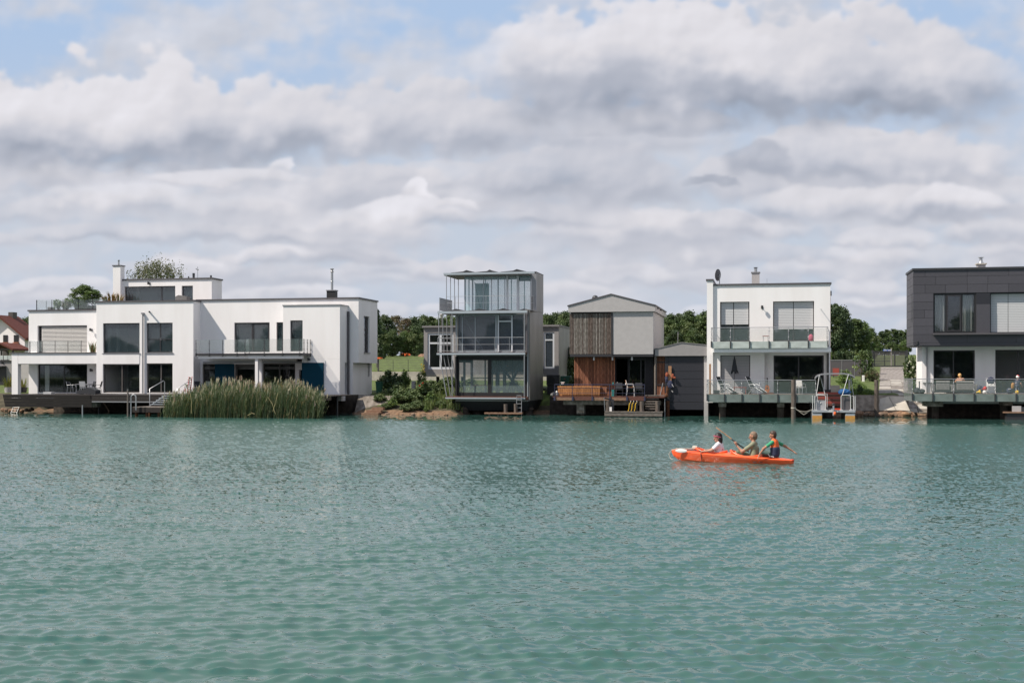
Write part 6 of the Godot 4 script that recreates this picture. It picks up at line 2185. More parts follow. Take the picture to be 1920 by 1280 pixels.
# ---------------------------------------------------------------- background buildings and garden things
const ORD := ["first", "second", "third", "fourth", "fifth", "sixth", "seventh", "eighth", "ninth", "tenth", "eleventh", "twelfth", "thirteenth", "fourteenth", "fifteenth", "sixteenth", "seventeenth", "eighteenth"]

func left_background():
	var w = -42.0
	var h = thing("house", "white gabled house with red tiled roof at the far left", "house", Vector3(-67.498, gy(-67.498, -42.0), -44.0))
	var ax = -67.498
	var ex = -64.023
	var ay = 9.282
	var ey = 6.722
	var lx = 2.0 * ax - ex
	var b = nb()
	b.prism(PackedVector2Array([E2(lx + 0.5, 0.5), E2(ex - 0.5, 0.5), E2(ex - 0.5, ey + 0.25), E2(ax, ay - 0.25), E2(lx + 0.5, ey + 0.25)]), w - 3.0, w)
	part(h, "wall", b, M.white)
	for s in [[lx, ey, ax, ay], [ax, ay, ex, ey]]:
		var n = 9
		for k in n:
			var t0 = float(k) / n
			var t1 = (k + 1.0) / n
			b = nb()
			var p0 = Vector3(lerpf(s[0], s[2], t0), lerpf(s[1], s[3], t0), 0)
			var p1 = Vector3(lerpf(s[0], s[2], t1), lerpf(s[1], s[3], t1), 0)
			b.hexa([p0 + Vector3(0, -0.22, w - 3.2), p1 + Vector3(0, -0.22, w - 3.2), p1 + Vector3(0, -0.22, w + 0.5), p0 + Vector3(0, -0.22, w + 0.5), p0 + Vector3(0, 0.05, w - 3.2), p1 + Vector3(0, 0.05, w - 3.2), p1 + Vector3(0, 0.05, w + 0.5), p0 + Vector3(0, 0.05, w + 0.5)])
			part(h, "tile_row", b, M.tile)
	bx(h, "chimney", M.frame_brown, -67.706, ay - 1.6, -44.4, -67.129, 9.749, -43.6)
	for q in [[5.5, 15], [28.8, 38.8]]:
		var x0 = -67.196 + (q[0] - 5.5) * 0.0573
		var x1 = x0 + (q[1] - q[0]) * 0.0573
		bx(h, "window", M.black, x0, 6.288, w + 0.003, x1, 7.093, w + 0.06)
		bx(h, "sill", M.terracotta, x0 - 0.08, 6.222, w + 0.003, x1 + 0.08, 6.282, w + 0.16)
	# porch gable
	for s in [[-66.897, 5.421, -65.321, 6.091], [-65.321, 6.091, -63.754, 5.421]]:
		b = nb()
		b.hexa([Vector3(s[0], s[1] - 0.12, w), Vector3(s[2], s[3] - 0.12, w), Vector3(s[2], s[3] - 0.12, -38.7), Vector3(s[0], s[1] - 0.12, -38.7), Vector3(s[0], s[1] + 0.08, w), Vector3(s[2], s[3] + 0.08, w), Vector3(s[2], s[3] + 0.08, -38.7), Vector3(s[0], s[1] + 0.08, -38.7)])
		part(h, "porch_roof", b, M.tile)
	bx(h, "porch_beam", M.frame_brown, -66.765, 5.363, -39.3, -63.884, 5.537, -39.0)
	for x in [-65.452, -64.015]:
		bx(h, "porch_post", M.frame_brown, x - 0.08, 2.0, -39.25, x + 0.08, 5.363, -39.05)
	bx(h, "door", M.frame_brown, -67.229, 2.2, w + 0.003, -66.559, 5.307, w + 0.08)
	# grey garage with a glass balustrade
	var g = thing("garage", "dark grey flat-roofed garage with glass balustrade on its roof, left edge", "garage", Vector3(-48.994, 1.6, -18.0))
	var g0 = -52.429
	var g1 = -48.181
	bx(g, "wall", M.render_dark, g0, 1.0, -22.0, g1, 3.874, -16.0)
	bx(g, "roof_edge", M.frame, g0, 3.874, -22.1, g1 + 0.05, 3.944, -15.9)
	bx(g, "door", M.frame, g0 + 1.0, 1.2, -15.99, -48.679, 3.360, -15.95)
	bx(g, "awning", M.frame, g0 + 0.8, 3.360, -15.99, -48.731, 3.454, -15.4)
	lamp(g, Vector3(-48.967, 3.711, -16.000))
	railing(g, Vector3(g0, 3.944, -16.1), Vector3(g1, 3.944, -16.1), 0.42, [0.0, 0.4, 0.8, 0.9, 1.0], {"post": M.frame, "glass": M.fascia_light, "top": false, "g1": 0.0})
	var wl = thing("garden_wall", "grey rendered wall between the garage and the wide white house", "wall", Vector3(-45.118, 1.5, -13.2))
	bx(wl, "wall", M.render_grey, -46.078, 1.0, -13.4, -44.112, 3.566, -13.0)

func middle_background():
	var wl = thing("retaining_wall", "pale concrete retaining wall below the meadow, between house and tower", "wall", Vector3(-15.701, 2.0, -24.9))
	var x0 = -20.953
	for k in 9:
		bx(wl, "wall_panel", M.concrete_pale, x0 + 2.4 * k + 0.01, 1.8, -25.1, x0 + 2.4 * k + 2.39, 2.966, -24.8)
	var f = thing("wire_fence", "thin metal rail fence on top of the pale retaining wall", "fence", Vector3(-15.764, 3.0, -25.0))
	var yt = 2.966
	for k in 14:
		var x = x0 + 0.6 + 1.4 * k
		tb(f, "post", M.steel_dark, [Vector3(x, yt, -24.95), Vector3(x, yt + 1.05, -24.95)], 0.022, 5)
	for y in [0.3, 0.55, 0.8, 1.02]:
		tb(f, "rail", M.frame_brown, [Vector3(x0, yt + y, -24.95), Vector3(x0 + 19.0, yt + y, -24.95)], 0.011, 5)
	var a = spot(760, 166)
	var o = thing("barrier", "low orange plastic barrier at the far edge of the meadow", "barrier", a)
	var b = nb()
	b.prism(PackedVector2Array([E2(a.x - 0.68, a.y), E2(a.x + 0.68, a.y), E2(a.x + 0.68, a.y + 0.38), E2(a.x - 0.68, a.y + 0.38)]), a.z - 0.2, a.z)
	part(o, "board", b, M.vest)
	for s in [-0.5, 0.5]:
		bx(o, "foot", M.frame, a.x + s - 0.1, a.y, a.z - 0.4, a.x + s + 0.1, a.y + 0.08, a.z + 0.2)
	a = spot(793, 158)
	o = thing("earth_mound", "small mound of reddish earth at the meadow's right end", "mound", a)
	b = nb()
	b.ball(a, Vector3(0.7, 0.45, 0.6), 12, 0.25, 3)
	part(o, "earth", b, M.rock[0])
	a = spot(709, 108)
	o = thing("bird_table", "dark post with small orange roof beside the wide white house", "post", a)
	bx(o, "post", M.frame_brown, a.x - 0.06, a.y, a.z - 0.06, a.x + 0.06, 4.126, a.z + 0.06)
	bx(o, "roof", M.vest, a.x - 0.3, 4.126, a.z - 0.3, a.x + 0.3, 4.249, a.z + 0.3)
	for q in [[706.5, 118, 643.0, "street lamp with round head at the right edge of the wide white house"], [828, 122, 588.0, "street lamp with round head behind the tower's gallery posts"]]:
		a = spot(q[0], q[1])
		var top = 2.8 + (700.0 - q[2]) / 2245.0 * q[1]
		o = thing("street_lamp", q[3], "street lamp", a, "street lamps behind the houses")
		tb(o, "pole", M.cap, [a, Vector3(a.x, top - 0.5, a.z)], 0.06, 7)
		b = nb()
		b.lathe(Vector3(a.x, top - 0.5, a.z), [[0.08, 0], [0.2, 0.3], [0.24, 0.42], [0.1, 0.48], [0.001, 0.5]], 10)
		part(o, "lamp_head", b, M.render_grey)
	# wheeled bin, post
	o = thing("wheeled_bin", "dark green wheeled bin at the corner of the wide white house", "bin", Vector3(-11.555, 1.38, -7.0))
	var u = -11.555
	var y0 = 1.287
	var y1 = 2.151
	b = nb()
	b.hexa([Vector3(u - 0.17, y0 + 0.06, -7.3), Vector3(u + 0.17, y0 + 0.06, -7.3), Vector3(u + 0.17, y0 + 0.06, -7.0), Vector3(u - 0.17, y0 + 0.06, -7.0), Vector3(u - 0.21, y1, -7.36), Vector3(u + 0.21, y1, -7.36), Vector3(u + 0.21, y1, -6.94), Vector3(u - 0.21, y1, -6.94)])
	part(o, "body", b, M.green)
	bx(o, "lid", M.green, u - 0.23, y1 + 0.002, -7.4, u + 0.23, y1 + 0.05, -6.92)
	for s in [-0.16, 0.16]:
		b = nb()
		b.tube([Vector3(u + s - 0.02, y0 + 0.08, -7.32), Vector3(u + s + 0.02, y0 + 0.08, -7.32)], 0.08, 10)
		part(o, "wheel", b, M.black)
	o = thing("stone_post", "grey upright stone post between the shrubs left of the tower", "post", Vector3(-9.196, 1.4, -8.0))
	b = nb()
	b.cbox(-9.340, 1.2, -8.3, -9.061, 2.247, -8.0, 0.03)
	part(o, "stone", b, M.render_grey)
	# timber landing steps and the concrete bank beside the wide white house
	o = thing("landing_steps", "orange-brown timber steps at the waterline left of the shrubs", "steps", Vector3(-9.749, 0.0, 0.0))
	for k in 3:
		bx(o, "beam", M.deck_pale, -10.319 + 0.22 * k, -0.05 + 0.17 * k - 0.1 * (1 if k == 0 else 0), 0.0 - 0.42 * k, -9.112 + 0.03 * k, 0.15 + 0.17 * k, 0.4 - 0.42 * k)
	o = thing("bank_wall", "weathered brown concrete bank wall beside the wide white house", "wall", Vector3(-10.389, 0.5, -2.0))
	b = nb()
	b.hexa([Vector3(-11.873, -0.2, -3.4), Vector3(-9.281, -0.2, -3.4), Vector3(-9.281, 0.3, -1.4), Vector3(-11.484, -0.1, -1.4), Vector3(-11.873, 1.3, -3.6), Vector3(-9.281, 1.22, -3.6), Vector3(-9.281, 1.12, -2.9), Vector3(-11.678, 1.22, -2.9)])
	part(o, "wall", b, M.concrete)
	# green electricity box by the slatted house
	o = thing("utility_box", "dark green metal utility box left of the slatted house", "utility box", Vector3(2.232, 1.45, -8.2))
	b = nb()
	b.cbox(1.881, 1.4, -8.6, 2.602, 2.627, -8.0, 0.03)
	part(o, "housing", b, M.green)
	bx(o, "label_plate", M.wine, 2.154, 2.358, -7.998, 2.232, 2.435, -7.99)

func right_garden():
	# driveway paving: rows of slabs near the front, plain further up
	var d = Node3D.new()
	d.name = "driveway"
	add_child(d)
	d.transform = row
	org = Vector3.ZERO
	tag(d, "pale stone paved driveway rising to the gate between the two right houses", "driveway", "", "structure")
	var uc0 = 23.801
	var uc1 = uc0 + 3.3
	var k = 0
	var w = -5.6
	while w > -26.0:
		var n = 4
		for i in n:
			rng.seed = 3000 + k
			k += 1
			var t0 = float(i) / n
			var sh = 0.0
			var a = lerpf(uc0, uc1, t0) + 0.01 + rng.randf_range(-0.05, 0.05) * (1 if i > 0 else 0)
			var b2 = lerpf(uc0, uc1, t0 + 1.0 / n) - 0.01
			var sl = (-w - 6) * 0.094
			var b = B.new()
			var h0 = ground_y(22.0, w) + 0.03 + rng.randf_range(0, 0.02)
			var h1 = ground_y(22.0, w - 0.58) + 0.03 + rng.randf_range(0, 0.02)
			b.hexa([Vector3(a + sl, h1 - 0.15, w - 0.58), Vector3(b2 + sl, h1 - 0.15, w - 0.58), Vector3(b2 + sl, h0 - 0.15, w), Vector3(a + sl, h0 - 0.15, w), Vector3(a + sl, h1, w - 0.58), Vector3(b2 + sl, h1, w - 0.58), Vector3(b2 + sl, h0, w), Vector3(a + sl, h0, w)])
			part(d, "paving_slab", b, [M.paving, M.concrete_pale, M.concrete][rng.randi() % 3])
		w -= 0.6
	var b = B.new()
	while w > -52.0:
		var sl = (-w - 6) * 0.094
		b.quad(Vector3(uc0 + sl, ground_y(22.0, w) + 0.05, w), Vector3(uc1 + sl, ground_y(22.0, w) + 0.05, w), Vector3(uc1 + sl, ground_y(22.0, w - 2) + 0.05, w - 2), Vector3(uc0 + sl, ground_y(22.0, w - 2) + 0.05, w - 2))
		w -= 2.0
	part(d, "paving", b, M.paving)
	# sliding gate
	var gw = -46.0
	var g = thing("gate", "wide grey metal mesh gate at the top of the driveway", "gate", Vector3(28.353, gy(22, gw), gw))
	var g0 = 26.837
	var g1 = 29.861
	var gt = 5.009
	var gb = 3.458
	b = nb()
	b.box(g0, gt - 0.08, gw - 0.05, g1, gt, gw + 0.05)
	b.box(g0, gb, gw - 0.05, g1, gb + 0.12, gw + 0.05)
	for q in [0.0, 0.33, 0.66, 1.0]:
		var x = lerpf(g0, g1 - 0.08, q)
		b.box(x, gb + 0.12, gw - 0.045, x + 0.08, gt - 0.08, gw + 0.045)
	part(g, "frame", b, M.steel_dark)
	for i in 46:
		var x = lerpf(g0 + 0.1, g1 - 0.1, i / 45.0)
		bx(g, "bar", M.cap, x - 0.017, gb + 0.12, gw - 0.015, x + 0.017, gt - 0.08, gw + 0.015)
	for x in [g0 - 0.12, g1 + 0.12]:
		bx(g, "post", M.steel_dark, x - 0.09, gb - 0.4, gw - 0.09, x + 0.09, gt + 0.1, gw + 0.09)
	var s = thing("street_sign", "small blue street name sign on a pale post behind the gate", "sign", Vector3(28.896, gy(22, -50.0), -50.0))
	tb(s, "post", M.concrete_pale, [Vector3(28.896, gy(22, -50.0), -50.0), Vector3(28.896, 5.352, -50.000)], 0.05, 7)
	bx(s, "plate", M.sign_blue, 28.089, 5.082, -50.06, 28.844, 5.245, -50.0)
	for q in [[1657.6, 1663], [1664.5, 1670]]:
		bx(s, "lettering", M.plastic_white, 28.146 + (q[0] - 1657.6) * 0.056, 5.136, -49.998, 28.146 + (q[1] - 1657.6) * 0.056, 5.191, -49.99)
	# grey panel fence
	var f = thing("panel_fence", "dark grey panel fence below the hedge right of the white cube house", "fence", Vector3(23.234, 1.9, -33.0))
	var f0 = 21.903
	for i in 3:
		bx(f, "fence_panel", M.cap, f0 + 1.1 * i + 0.02, 2.2, -33.05, f0 + 1.1 * i + 1.08, 3.938, -33.0)
		bx(f, "post", M.cap_light, f0 + 1.1 * i + 1.08, 2.2, -33.07, f0 + 1.1 * i + 1.12, 3.985, -32.98)
	bx(f, "top_rail", M.cap_light, f0, 3.938, -33.08, f0 + 3.3, 4.009, -32.97)
	var t = thing("garden_bench", "wine red garden bench half hidden right of the white cube house", "bench", Vector3(22.390, 1.7, -31.0))
	bx(t, "backrest", M.wine, 22.120, 2.800, -31.06, 22.661, 3.266, -31.0)
	bx(t, "seat", M.wine, 22.120, 2.660, -31.0, 22.661, 2.753, -30.5)
	for x in [22.165, 22.616]:
		bx(t, "leg", M.frame, x - 0.03, 2.3, -30.6, x + 0.03, 2.660, -30.54)
	var st = thing("garden_steps", "pale stone steps beside the white cube house", "steps", Vector3(20.986, 1.3, -5.5))
	for i in 4:
		bx(st, "step", M.concrete_pale, 20.658, 1.05, -5.6 - 0.5 * i, 21.295, 1.48 + 0.17 * i, -5.1 - 0.5 * i)
	var m = thing("marker_post", "short white marker post on the lawn beside the driveway", "post", Vector3(24.166, 2.1, -24.0))
	b = nb()
	b.cbox(24.061, 1.9, -24.1, 24.262, 2.648, -23.9, 0.015)
	part(m, "post", b, M.plastic_white)
	var bo = thing("boulder", "rounded tan boulder beside the stone steps", "boulder", Vector3(21.415, 1.5, -5.2))
	b = nb()
	b.ball(Vector3(21.415, 1.62, -5.2), Vector3(0.24, 0.22, 0.22), 12, 0.18, 8)
	part(bo, "stone", b, M.rock[2])
	# concrete slabs of the bank
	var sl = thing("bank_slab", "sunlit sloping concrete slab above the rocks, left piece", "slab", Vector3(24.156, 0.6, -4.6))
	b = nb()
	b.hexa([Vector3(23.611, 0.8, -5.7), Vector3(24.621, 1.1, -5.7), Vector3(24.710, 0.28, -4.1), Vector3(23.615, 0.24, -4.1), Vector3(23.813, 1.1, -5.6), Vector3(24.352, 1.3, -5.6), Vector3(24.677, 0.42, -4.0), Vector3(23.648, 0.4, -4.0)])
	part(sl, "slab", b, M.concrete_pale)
	sl = thing("bank_slab", "sunlit sloping concrete slab under the deck corner, right piece", "slab", Vector3(25.052, 0.6, -4.6))
	b = nb()
	b.hexa([Vector3(24.641, 1.0, -5.7), Vector3(25.493, 1.0, -5.7), Vector3(25.624, 0.25, -3.9), Vector3(24.734, 0.28, -4.1), Vector3(24.386, 1.3, -5.6), Vector3(25.292, 1.28, -5.6), Vector3(25.536, 0.4, -3.9), Vector3(24.697, 0.42, -4.0)])
	part(sl, "slab", b, M.concrete_pale)
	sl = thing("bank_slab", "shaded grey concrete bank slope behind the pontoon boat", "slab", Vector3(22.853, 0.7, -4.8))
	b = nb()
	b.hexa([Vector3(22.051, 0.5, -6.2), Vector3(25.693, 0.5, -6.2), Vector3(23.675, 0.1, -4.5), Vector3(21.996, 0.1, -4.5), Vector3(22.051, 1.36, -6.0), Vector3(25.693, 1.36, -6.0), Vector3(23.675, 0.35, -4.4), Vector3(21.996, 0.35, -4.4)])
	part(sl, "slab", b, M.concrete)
	# boulders along the waterline
	var xs = [1612, 1624, 1630, 1637, 1645, 1652, 1657, 1660, 1668, 1674, 1678, 1682, 1689, 1692, 1695, 1700, 1706, 1712]
	for i in xs.size():
		rng.seed = 4000 + i
		var u = 22.393 + (xs[i] - 1612) * 0.0338
		var ww = shore(u) + rng.randf_range(0.0, 0.5) - (0.5 if i in [4, 6, 10, 13] else 0.0)
		var r = rng.randf_range(0.18, 0.34)
		var y = maxf(0.1, ground_y(u, ww) + 0.08)
		o_boulder(u, y, ww, r, (ORD[i] + " rounded rust-brown boulder from the left in the row before the driveway") if i != 17 else "bright orange boulder at the right end of the boulder row", "boulders along the waterline before the driveway", 4100 + i)
	for i in 16:
		rng.seed = 4300 + i
		var u = -36.777 + (i * 0.152)
		o_boulder(u, 0.05 + rng.randf() * 0.22, 1.3 + rng.randf() * 0.5, rng.randf_range(0.1, 0.2), ORD[i] + " rough stone from the left in the heap at the far left waterline", "stones heaped at the far left waterline", 4400 + i)
	for i in 14:
		rng.seed = 4500 + i
		var u = lerpf(-9.136, -3.192, (i + rng.randf() * 0.8) / 14.0)
		o_boulder(u, 0.04, shore(u) - rng.randf_range(0.0, 0.5), rng.randf_range(0.06, 0.14), ORD[i] + " small stone from the left on the bank left of the tower", "stones on the bank left of the tower", 4600 + i)
	var l = thing("beach_ladder", "small white ladder leaning on the stones at the far left waterline", "ladder", Vector3(-35.397, 0.0, 2.0))
	for x in [-35.608, -35.144]:
		tb(l, "rail", M.plastic_white, [Vector3(x - 0.05, -0.1, 2.2), Vector3(x + 0.04, 0.55, 1.9)], 0.025, 6)
	for i in 3:
		tb(l, "rung", M.plastic_white, [Vector3(-35.608, 0.08 + 0.17 * i, 2.1 - 0.08 * i), Vector3(-35.144, 0.08 + 0.17 * i, 2.1 - 0.08 * i)], 0.02, 6)

func o_boulder(u, y, w, r, label: String, group: String, sd: int):
	var o = thing("boulder", label, "boulder", Vector3(u, y, w), group)
	var b = nb()
	rng.seed = sd
	b.ball(Vector3(u, y, w), Vector3(r * rng.randf_range(1.0, 1.4), r * rng.randf_range(0.7, 0.95), r), 10, 0.22, sd)
	part(o, "stone", b, M.rock[sd % 4])

# ---------------------------------------------------------------- boat, piles
func harbour():
	for q in [[1488.3, 0.7, 712, "tall grey-brown mooring pile in front of the white cube house, ropes tied to it"], [1644, -3.9, 712, "tall dark mooring pile standing before the driveway bank"]]:
		var u = 18.085 if q[0] < 1500 else 23.448
		var top = 2.401 if q[0] < 1500 else 2.383
		var o = thing("mooring_pile", q[3], "mooring pile", Vector3(u, -0.9, q[1]))
		tb(o, "pile", M.pile, [Vector3(u, -0.9, q[1]), Vector3(u, 1.0, q[1]), Vector3(u, top, q[1])], [0.145, 0.14, 0.135], 12)
		if q[0] < 1500:
			tb(o, "rope_band", M.rope, [Vector3(u, 0.625, q[1]), Vector3(u, 0.691, q[1])], 0.155, 12)
	var w = 1.0
	var b0 = thing("pontoon_boat", "small pontoon boat with grey folded sunshade and brown bench beside the white house", "boat", Vector3(20.500, 0.0, -1.0))
	var x0 = 19.193
	var x1 = 21.782
	var dk = 0.533
	var b: B
	for q in [[19.209, 19.800], [21.182, 21.767]]:
		b = nb()
		b.cbox(q[0], -0.12, -3.4, q[1], 0.36, 0.95, 0.03)
		part(b0, "float", b, M.alu)
		b = nb()
		b.box(q[0] + 0.005, -0.13, -3.38, q[1] - 0.005, 0.2, 0.962)
		part(b0, "float_band", b, M.ochre)
	bx(b0, "deck", M.alu, x0, dk - 0.13, -3.4, x1, dk, 1.0)
	for q in [[19.433, 20.023], [20.945, 21.514]]:
		var t = dk + 0.93
		b = nb()
		b.tube([Vector3(q[0], dk, 0.85), Vector3(q[0], t - 0.1, 0.85), Vector3(q[0] + 0.03, t - 0.03, 0.85), Vector3(q[0] + 0.1, t, 0.85), Vector3(q[1] - 0.1, t, 0.85), Vector3(q[1] - 0.03, t - 0.03, 0.85), Vector3(q[1], t - 0.1, 0.85), Vector3(q[1], dk, 0.85)], 0.025, 8)
		part(b0, "guard_rail", b, M.rail_white)
		for x in q:
			bx(b0, "foot_plate", M.rail_white, x - 0.09, dk + 0.002, 0.76, x + 0.09, dk + 0.035, 0.94)
	b = nb()
	b.tube([Vector3(19.573, dk + 0.6, 0.0), Vector3(19.573, dk + 0.98, 0.0), Vector3(20.153, dk + 1.0, 0.0), Vector3(20.153, dk, 0.0)], 0.024, 8)
	part(b0, "guard_rail", b, M.rail_white)
	bx(b0, "locker", M.shutter_grey, 19.477, dk + 0.003, 0.2, 20.021, dk + 0.6, 0.72)
	b = nb()
	b.ball(Vector3(19.731, 0.966, 0.740), Vector3(0.05, 0.05, 0.03), 8)
	part(b0, "locker_knob", b, M.rail_white)
	bx(b0, "locker", M.cap, 21.010, dk + 0.003, 0.2, 21.502, dk + 0.82, 0.72)
	var n = 6
	for k in n:
		var a = dk + 0.22 + 0.145 * k
		bx(b0, "bench_plank", M.deck_brown if k % 2 == 0 else M.wine, 19.626, a, -1.05, 21.063, a + 0.135, -1.0)
	bx(b0, "bench_seat", M.deck_brown, 19.626, dk + 0.35, -1.6, 21.063, dk + 0.42, -1.06)
	for x in [19.243, 19.368, 21.691, 21.779]:
		tb(b0, "side_post", M.rail_white, [Vector3(x, dk, 0.9), Vector3(x, dk + 0.88, 0.9)], 0.026, 7)
	for x in [19.243, 21.691]:
		tb(b0, "side_rail", M.rail_white, [Vector3(x, dk + 0.86, 0.9), Vector3(x, dk + 0.86, -3.2)], 0.022, 7)
		tb(b0, "side_post", M.rail_white, [Vector3(x, dk, -3.2), Vector3(x, dk + 0.86, -3.2)], 0.022, 7)
	# sunshade on hoops
	var arc = []
	for q in [[1529, 708], [1531, 704.5], [1535, 702], [1541, 700.3], [1552, 699.3], [1566, 699], [1580, 699], [1590, 700.2], [1596, 703], [1600, 706.5]]:
		arc.append(Vector2(19.424 + (q[0] - 1529) * 0.03365, 2.800 - (q[1] - 700) * 0.03365))
	b = nb()
	for k in arc.size() - 1:
		var p = arc[k]
		var q = arc[k + 1]
		b.hexa([Vector3(p.x, p.y - 0.09, -1.0), Vector3(q.x, q.y - 0.09, -1.0), Vector3(q.x, q.y - 0.09, 0.3), Vector3(p.x, p.y - 0.09, 0.3), Vector3(p.x, p.y, -1.0), Vector3(q.x, q.y, -1.0), Vector3(q.x, q.y, 0.3), Vector3(p.x, p.y, 0.3)])
	part(b0, "sunshade", b, M.cap_light)
	for q in [[Vector3(19.670, 2.700, 0.300), Vector3(19.455, 1.446, 0.850)], [Vector3(19.723, 2.700, -0.200), Vector3(20.022, 1.500, 0.000)], [Vector3(21.417, 2.734, 0.300), Vector3(21.017, 1.452, 0.850)], [Vector3(21.562, 2.667, -0.200), Vector3(21.798, 1.329, -0.600)]]:
		tb(b0, "shade_strut", M.rail_white, [q[0], q[1]], 0.022, 7)
	b = nb()
	b.ball(Vector3(21.181, 1.641, 0.250), Vector3(0.42, 0.2, 0.3), 12, 0.22, 5)
	part(b0, "blue_cover", b, M.cobalt)
	# outboard
	b = nb()
	b.tube([Vector3(20.476, 0.931, 1.150), Vector3(20.474, 0.211, 1.200)], 0.06, 8)
	part(b0, "outboard_shaft", b, M.steel)
	b = nb()
	b.ball(Vector3(20.461, 0.898, 1.150), Vector3(0.1, 0.08, 0.12), 8)
	part(b0, "outboard_head", b, M.frame)
	bx(b0, "outboard_bracket", M.rail_white, 20.209, dk - 0.12, 1.003, 20.749, dk + 0.03, 1.1)
	b = nb()
	b.ball(Vector3(20.550, 0.344, 1.250), Vector3(0.08, 0.12, 0.08), 8)
	part(b0, "fender", b, M.vest)
	bx(b0, "battery", M.frame, 20.060, dk + 0.003, 0.7, 20.347, dk + 0.14, 0.9)
	bx(b0, "mat", M.orange_dark, 20.569, dk + 0.003, 0.2, 20.919, dk + 0.1, 0.8)
	tb(b0, "stern_post", M.steel, [Vector3(21.563, 0.440, -1.200), Vector3(21.563, 2.395, -1.200)], 0.07, 6)
	for q in [[764.5, 776.0, 0], [766.5, 772.5, 1]]:
		var o = thing("mooring_rope", ["pale rope sagging low from the mooring pile to the pontoon boat", "second pale rope hanging higher from the mooring pile to the boat"][q[2]], "rope", Vector3(18.718, 0.416, 0.800))
		var pts = []
		var a = Vector3(18.188, 0.610, 0.750)
		var e = Vector3(19.226, 0.590, 0.980)
		var sag = 0.36 if q[2] == 0 else 0.17
		for k in 13:
			var t = k / 12.0
			var s = (1.0 - absf(2 * t - 1)) if q[2] == 0 else 4 * t * (1 - t)
			pts.append(a.lerp(e, t) - Vector3(0, sag * s, 0) + Vector3(0, 0, 0.03 * q[2]))
		tb(o, "rope", M.rope, pts, 0.016, 6)

# ---------------------------------------------------------------- furniture
func recliner(at: Vector3, turn: float, label: String):
	var o = thing("recliner", label, "recliner", at, "")
	o.transform = row * Transform3D(Basis(Vector3.UP, turn), at)
	org = Vector3.ZERO
	# forward = +x
	var b = nb()
	var prof = [Vector2(-0.62, 1.12), Vector2(-0.25, 0.42), Vector2(0.18, 0.36), Vector2(0.62, 0.12)]
	for k in 3:
		var p = prof[k]
		var q = prof[k + 1]
		b.hexa([Vector3(p.x, p.y - 0.04, -0.25), Vector3(q.x, q.y - 0.04, -0.25), Vector3(q.x, q.y - 0.04, 0.25), Vector3(p.x, p.y - 0.04, 0.25), Vector3(p.x, p.y, -0.25), Vector3(q.x, q.y, -0.25), Vector3(q.x, q.y, 0.25), Vector3(p.x, p.y, 0.25)])
	part(o, "sling", b, M.cloth_dark)
	for z in [-0.28, 0.28]:
		tb(o, "frame_tube", M.alu, [Vector3(-0.62, 1.12, z), Vector3(-0.28, 0.45, z), Vector3(0.18, 0.38, z), Vector3(0.62, 0.12, z)], 0.018, 7)
		tb(o, "armrest", M.alu, [Vector3(-0.34, 0.6, z), Vector3(-0.05, 0.62, z), Vector3(0.2, 0.5, z), Vector3(0.28, 0.0, z)], 0.018, 7)
		tb(o, "leg", M.alu, [Vector3(-0.05, 0.4, z), Vector3(-0.4, 0.0, z)], 0.018, 7)
	return o

func chair(at: Vector3, turn: float, label: String, seat_m: Material, leg_m: Material, group := "", h := 0.45):
	var o = thing("chair", label, "chair", at, group)
	o.transform = row * Transform3D(Basis(Vector3.UP, turn), at)
	org = Vector3.ZERO
	bx(o, "seat", seat_m, -0.23, h - 0.03, -0.23, 0.23, h, 0.23)
	var b = nb()
	b.hexa([Vector3(-0.22, h + 0.06, -0.27), Vector3(0.22, h + 0.06, -0.27), Vector3(0.22, h + 0.06, -0.24), Vector3(-0.22, h + 0.06, -0.24), Vector3(-0.22, h + 0.46, -0.36), Vector3(0.22, h + 0.46, -0.36), Vector3(0.22, h + 0.46, -0.33), Vector3(-0.22, h + 0.46, -0.33)])
	part(o, "backrest", b, seat_m)
	for x in [-0.22, 0.22]:
		tb(o, "leg", leg_m, [Vector3(x, 0, 0.22), Vector3(x, h - 0.03, 0.2)], 0.016, 6)
		tb(o, "leg", leg_m, [Vector3(x, 0, -0.3), Vector3(x, h, -0.22), Vector3(x, h + 0.46, -0.345)], 0.016, 6)
		tb(o, "armrest", leg_m, [Vector3(x, h + 0.2, -0.27), Vector3(x, h + 0.21, 0.12), Vector3(x, h - 0.03, 0.2)], 0.016, 6)
	return o

func table(at: Vector3, sx: float, sz: float, h: float, label: String, top: Material, leg: Material, group := ""):
	var o = thing("table", label, "table", at, group)
	org = Vector3.ZERO
	bx(o, "tabletop", top, -sx, h - 0.04, -sz, sx, h, sz)
	for x in [-sx + 0.05, sx - 0.05]:
		for z in [-sz + 0.05, sz - 0.05]:
			tb(o, "leg", leg, [Vector3(x, 0, z), Vector3(x, h - 0.04, z)], 0.022, 6)
	return o

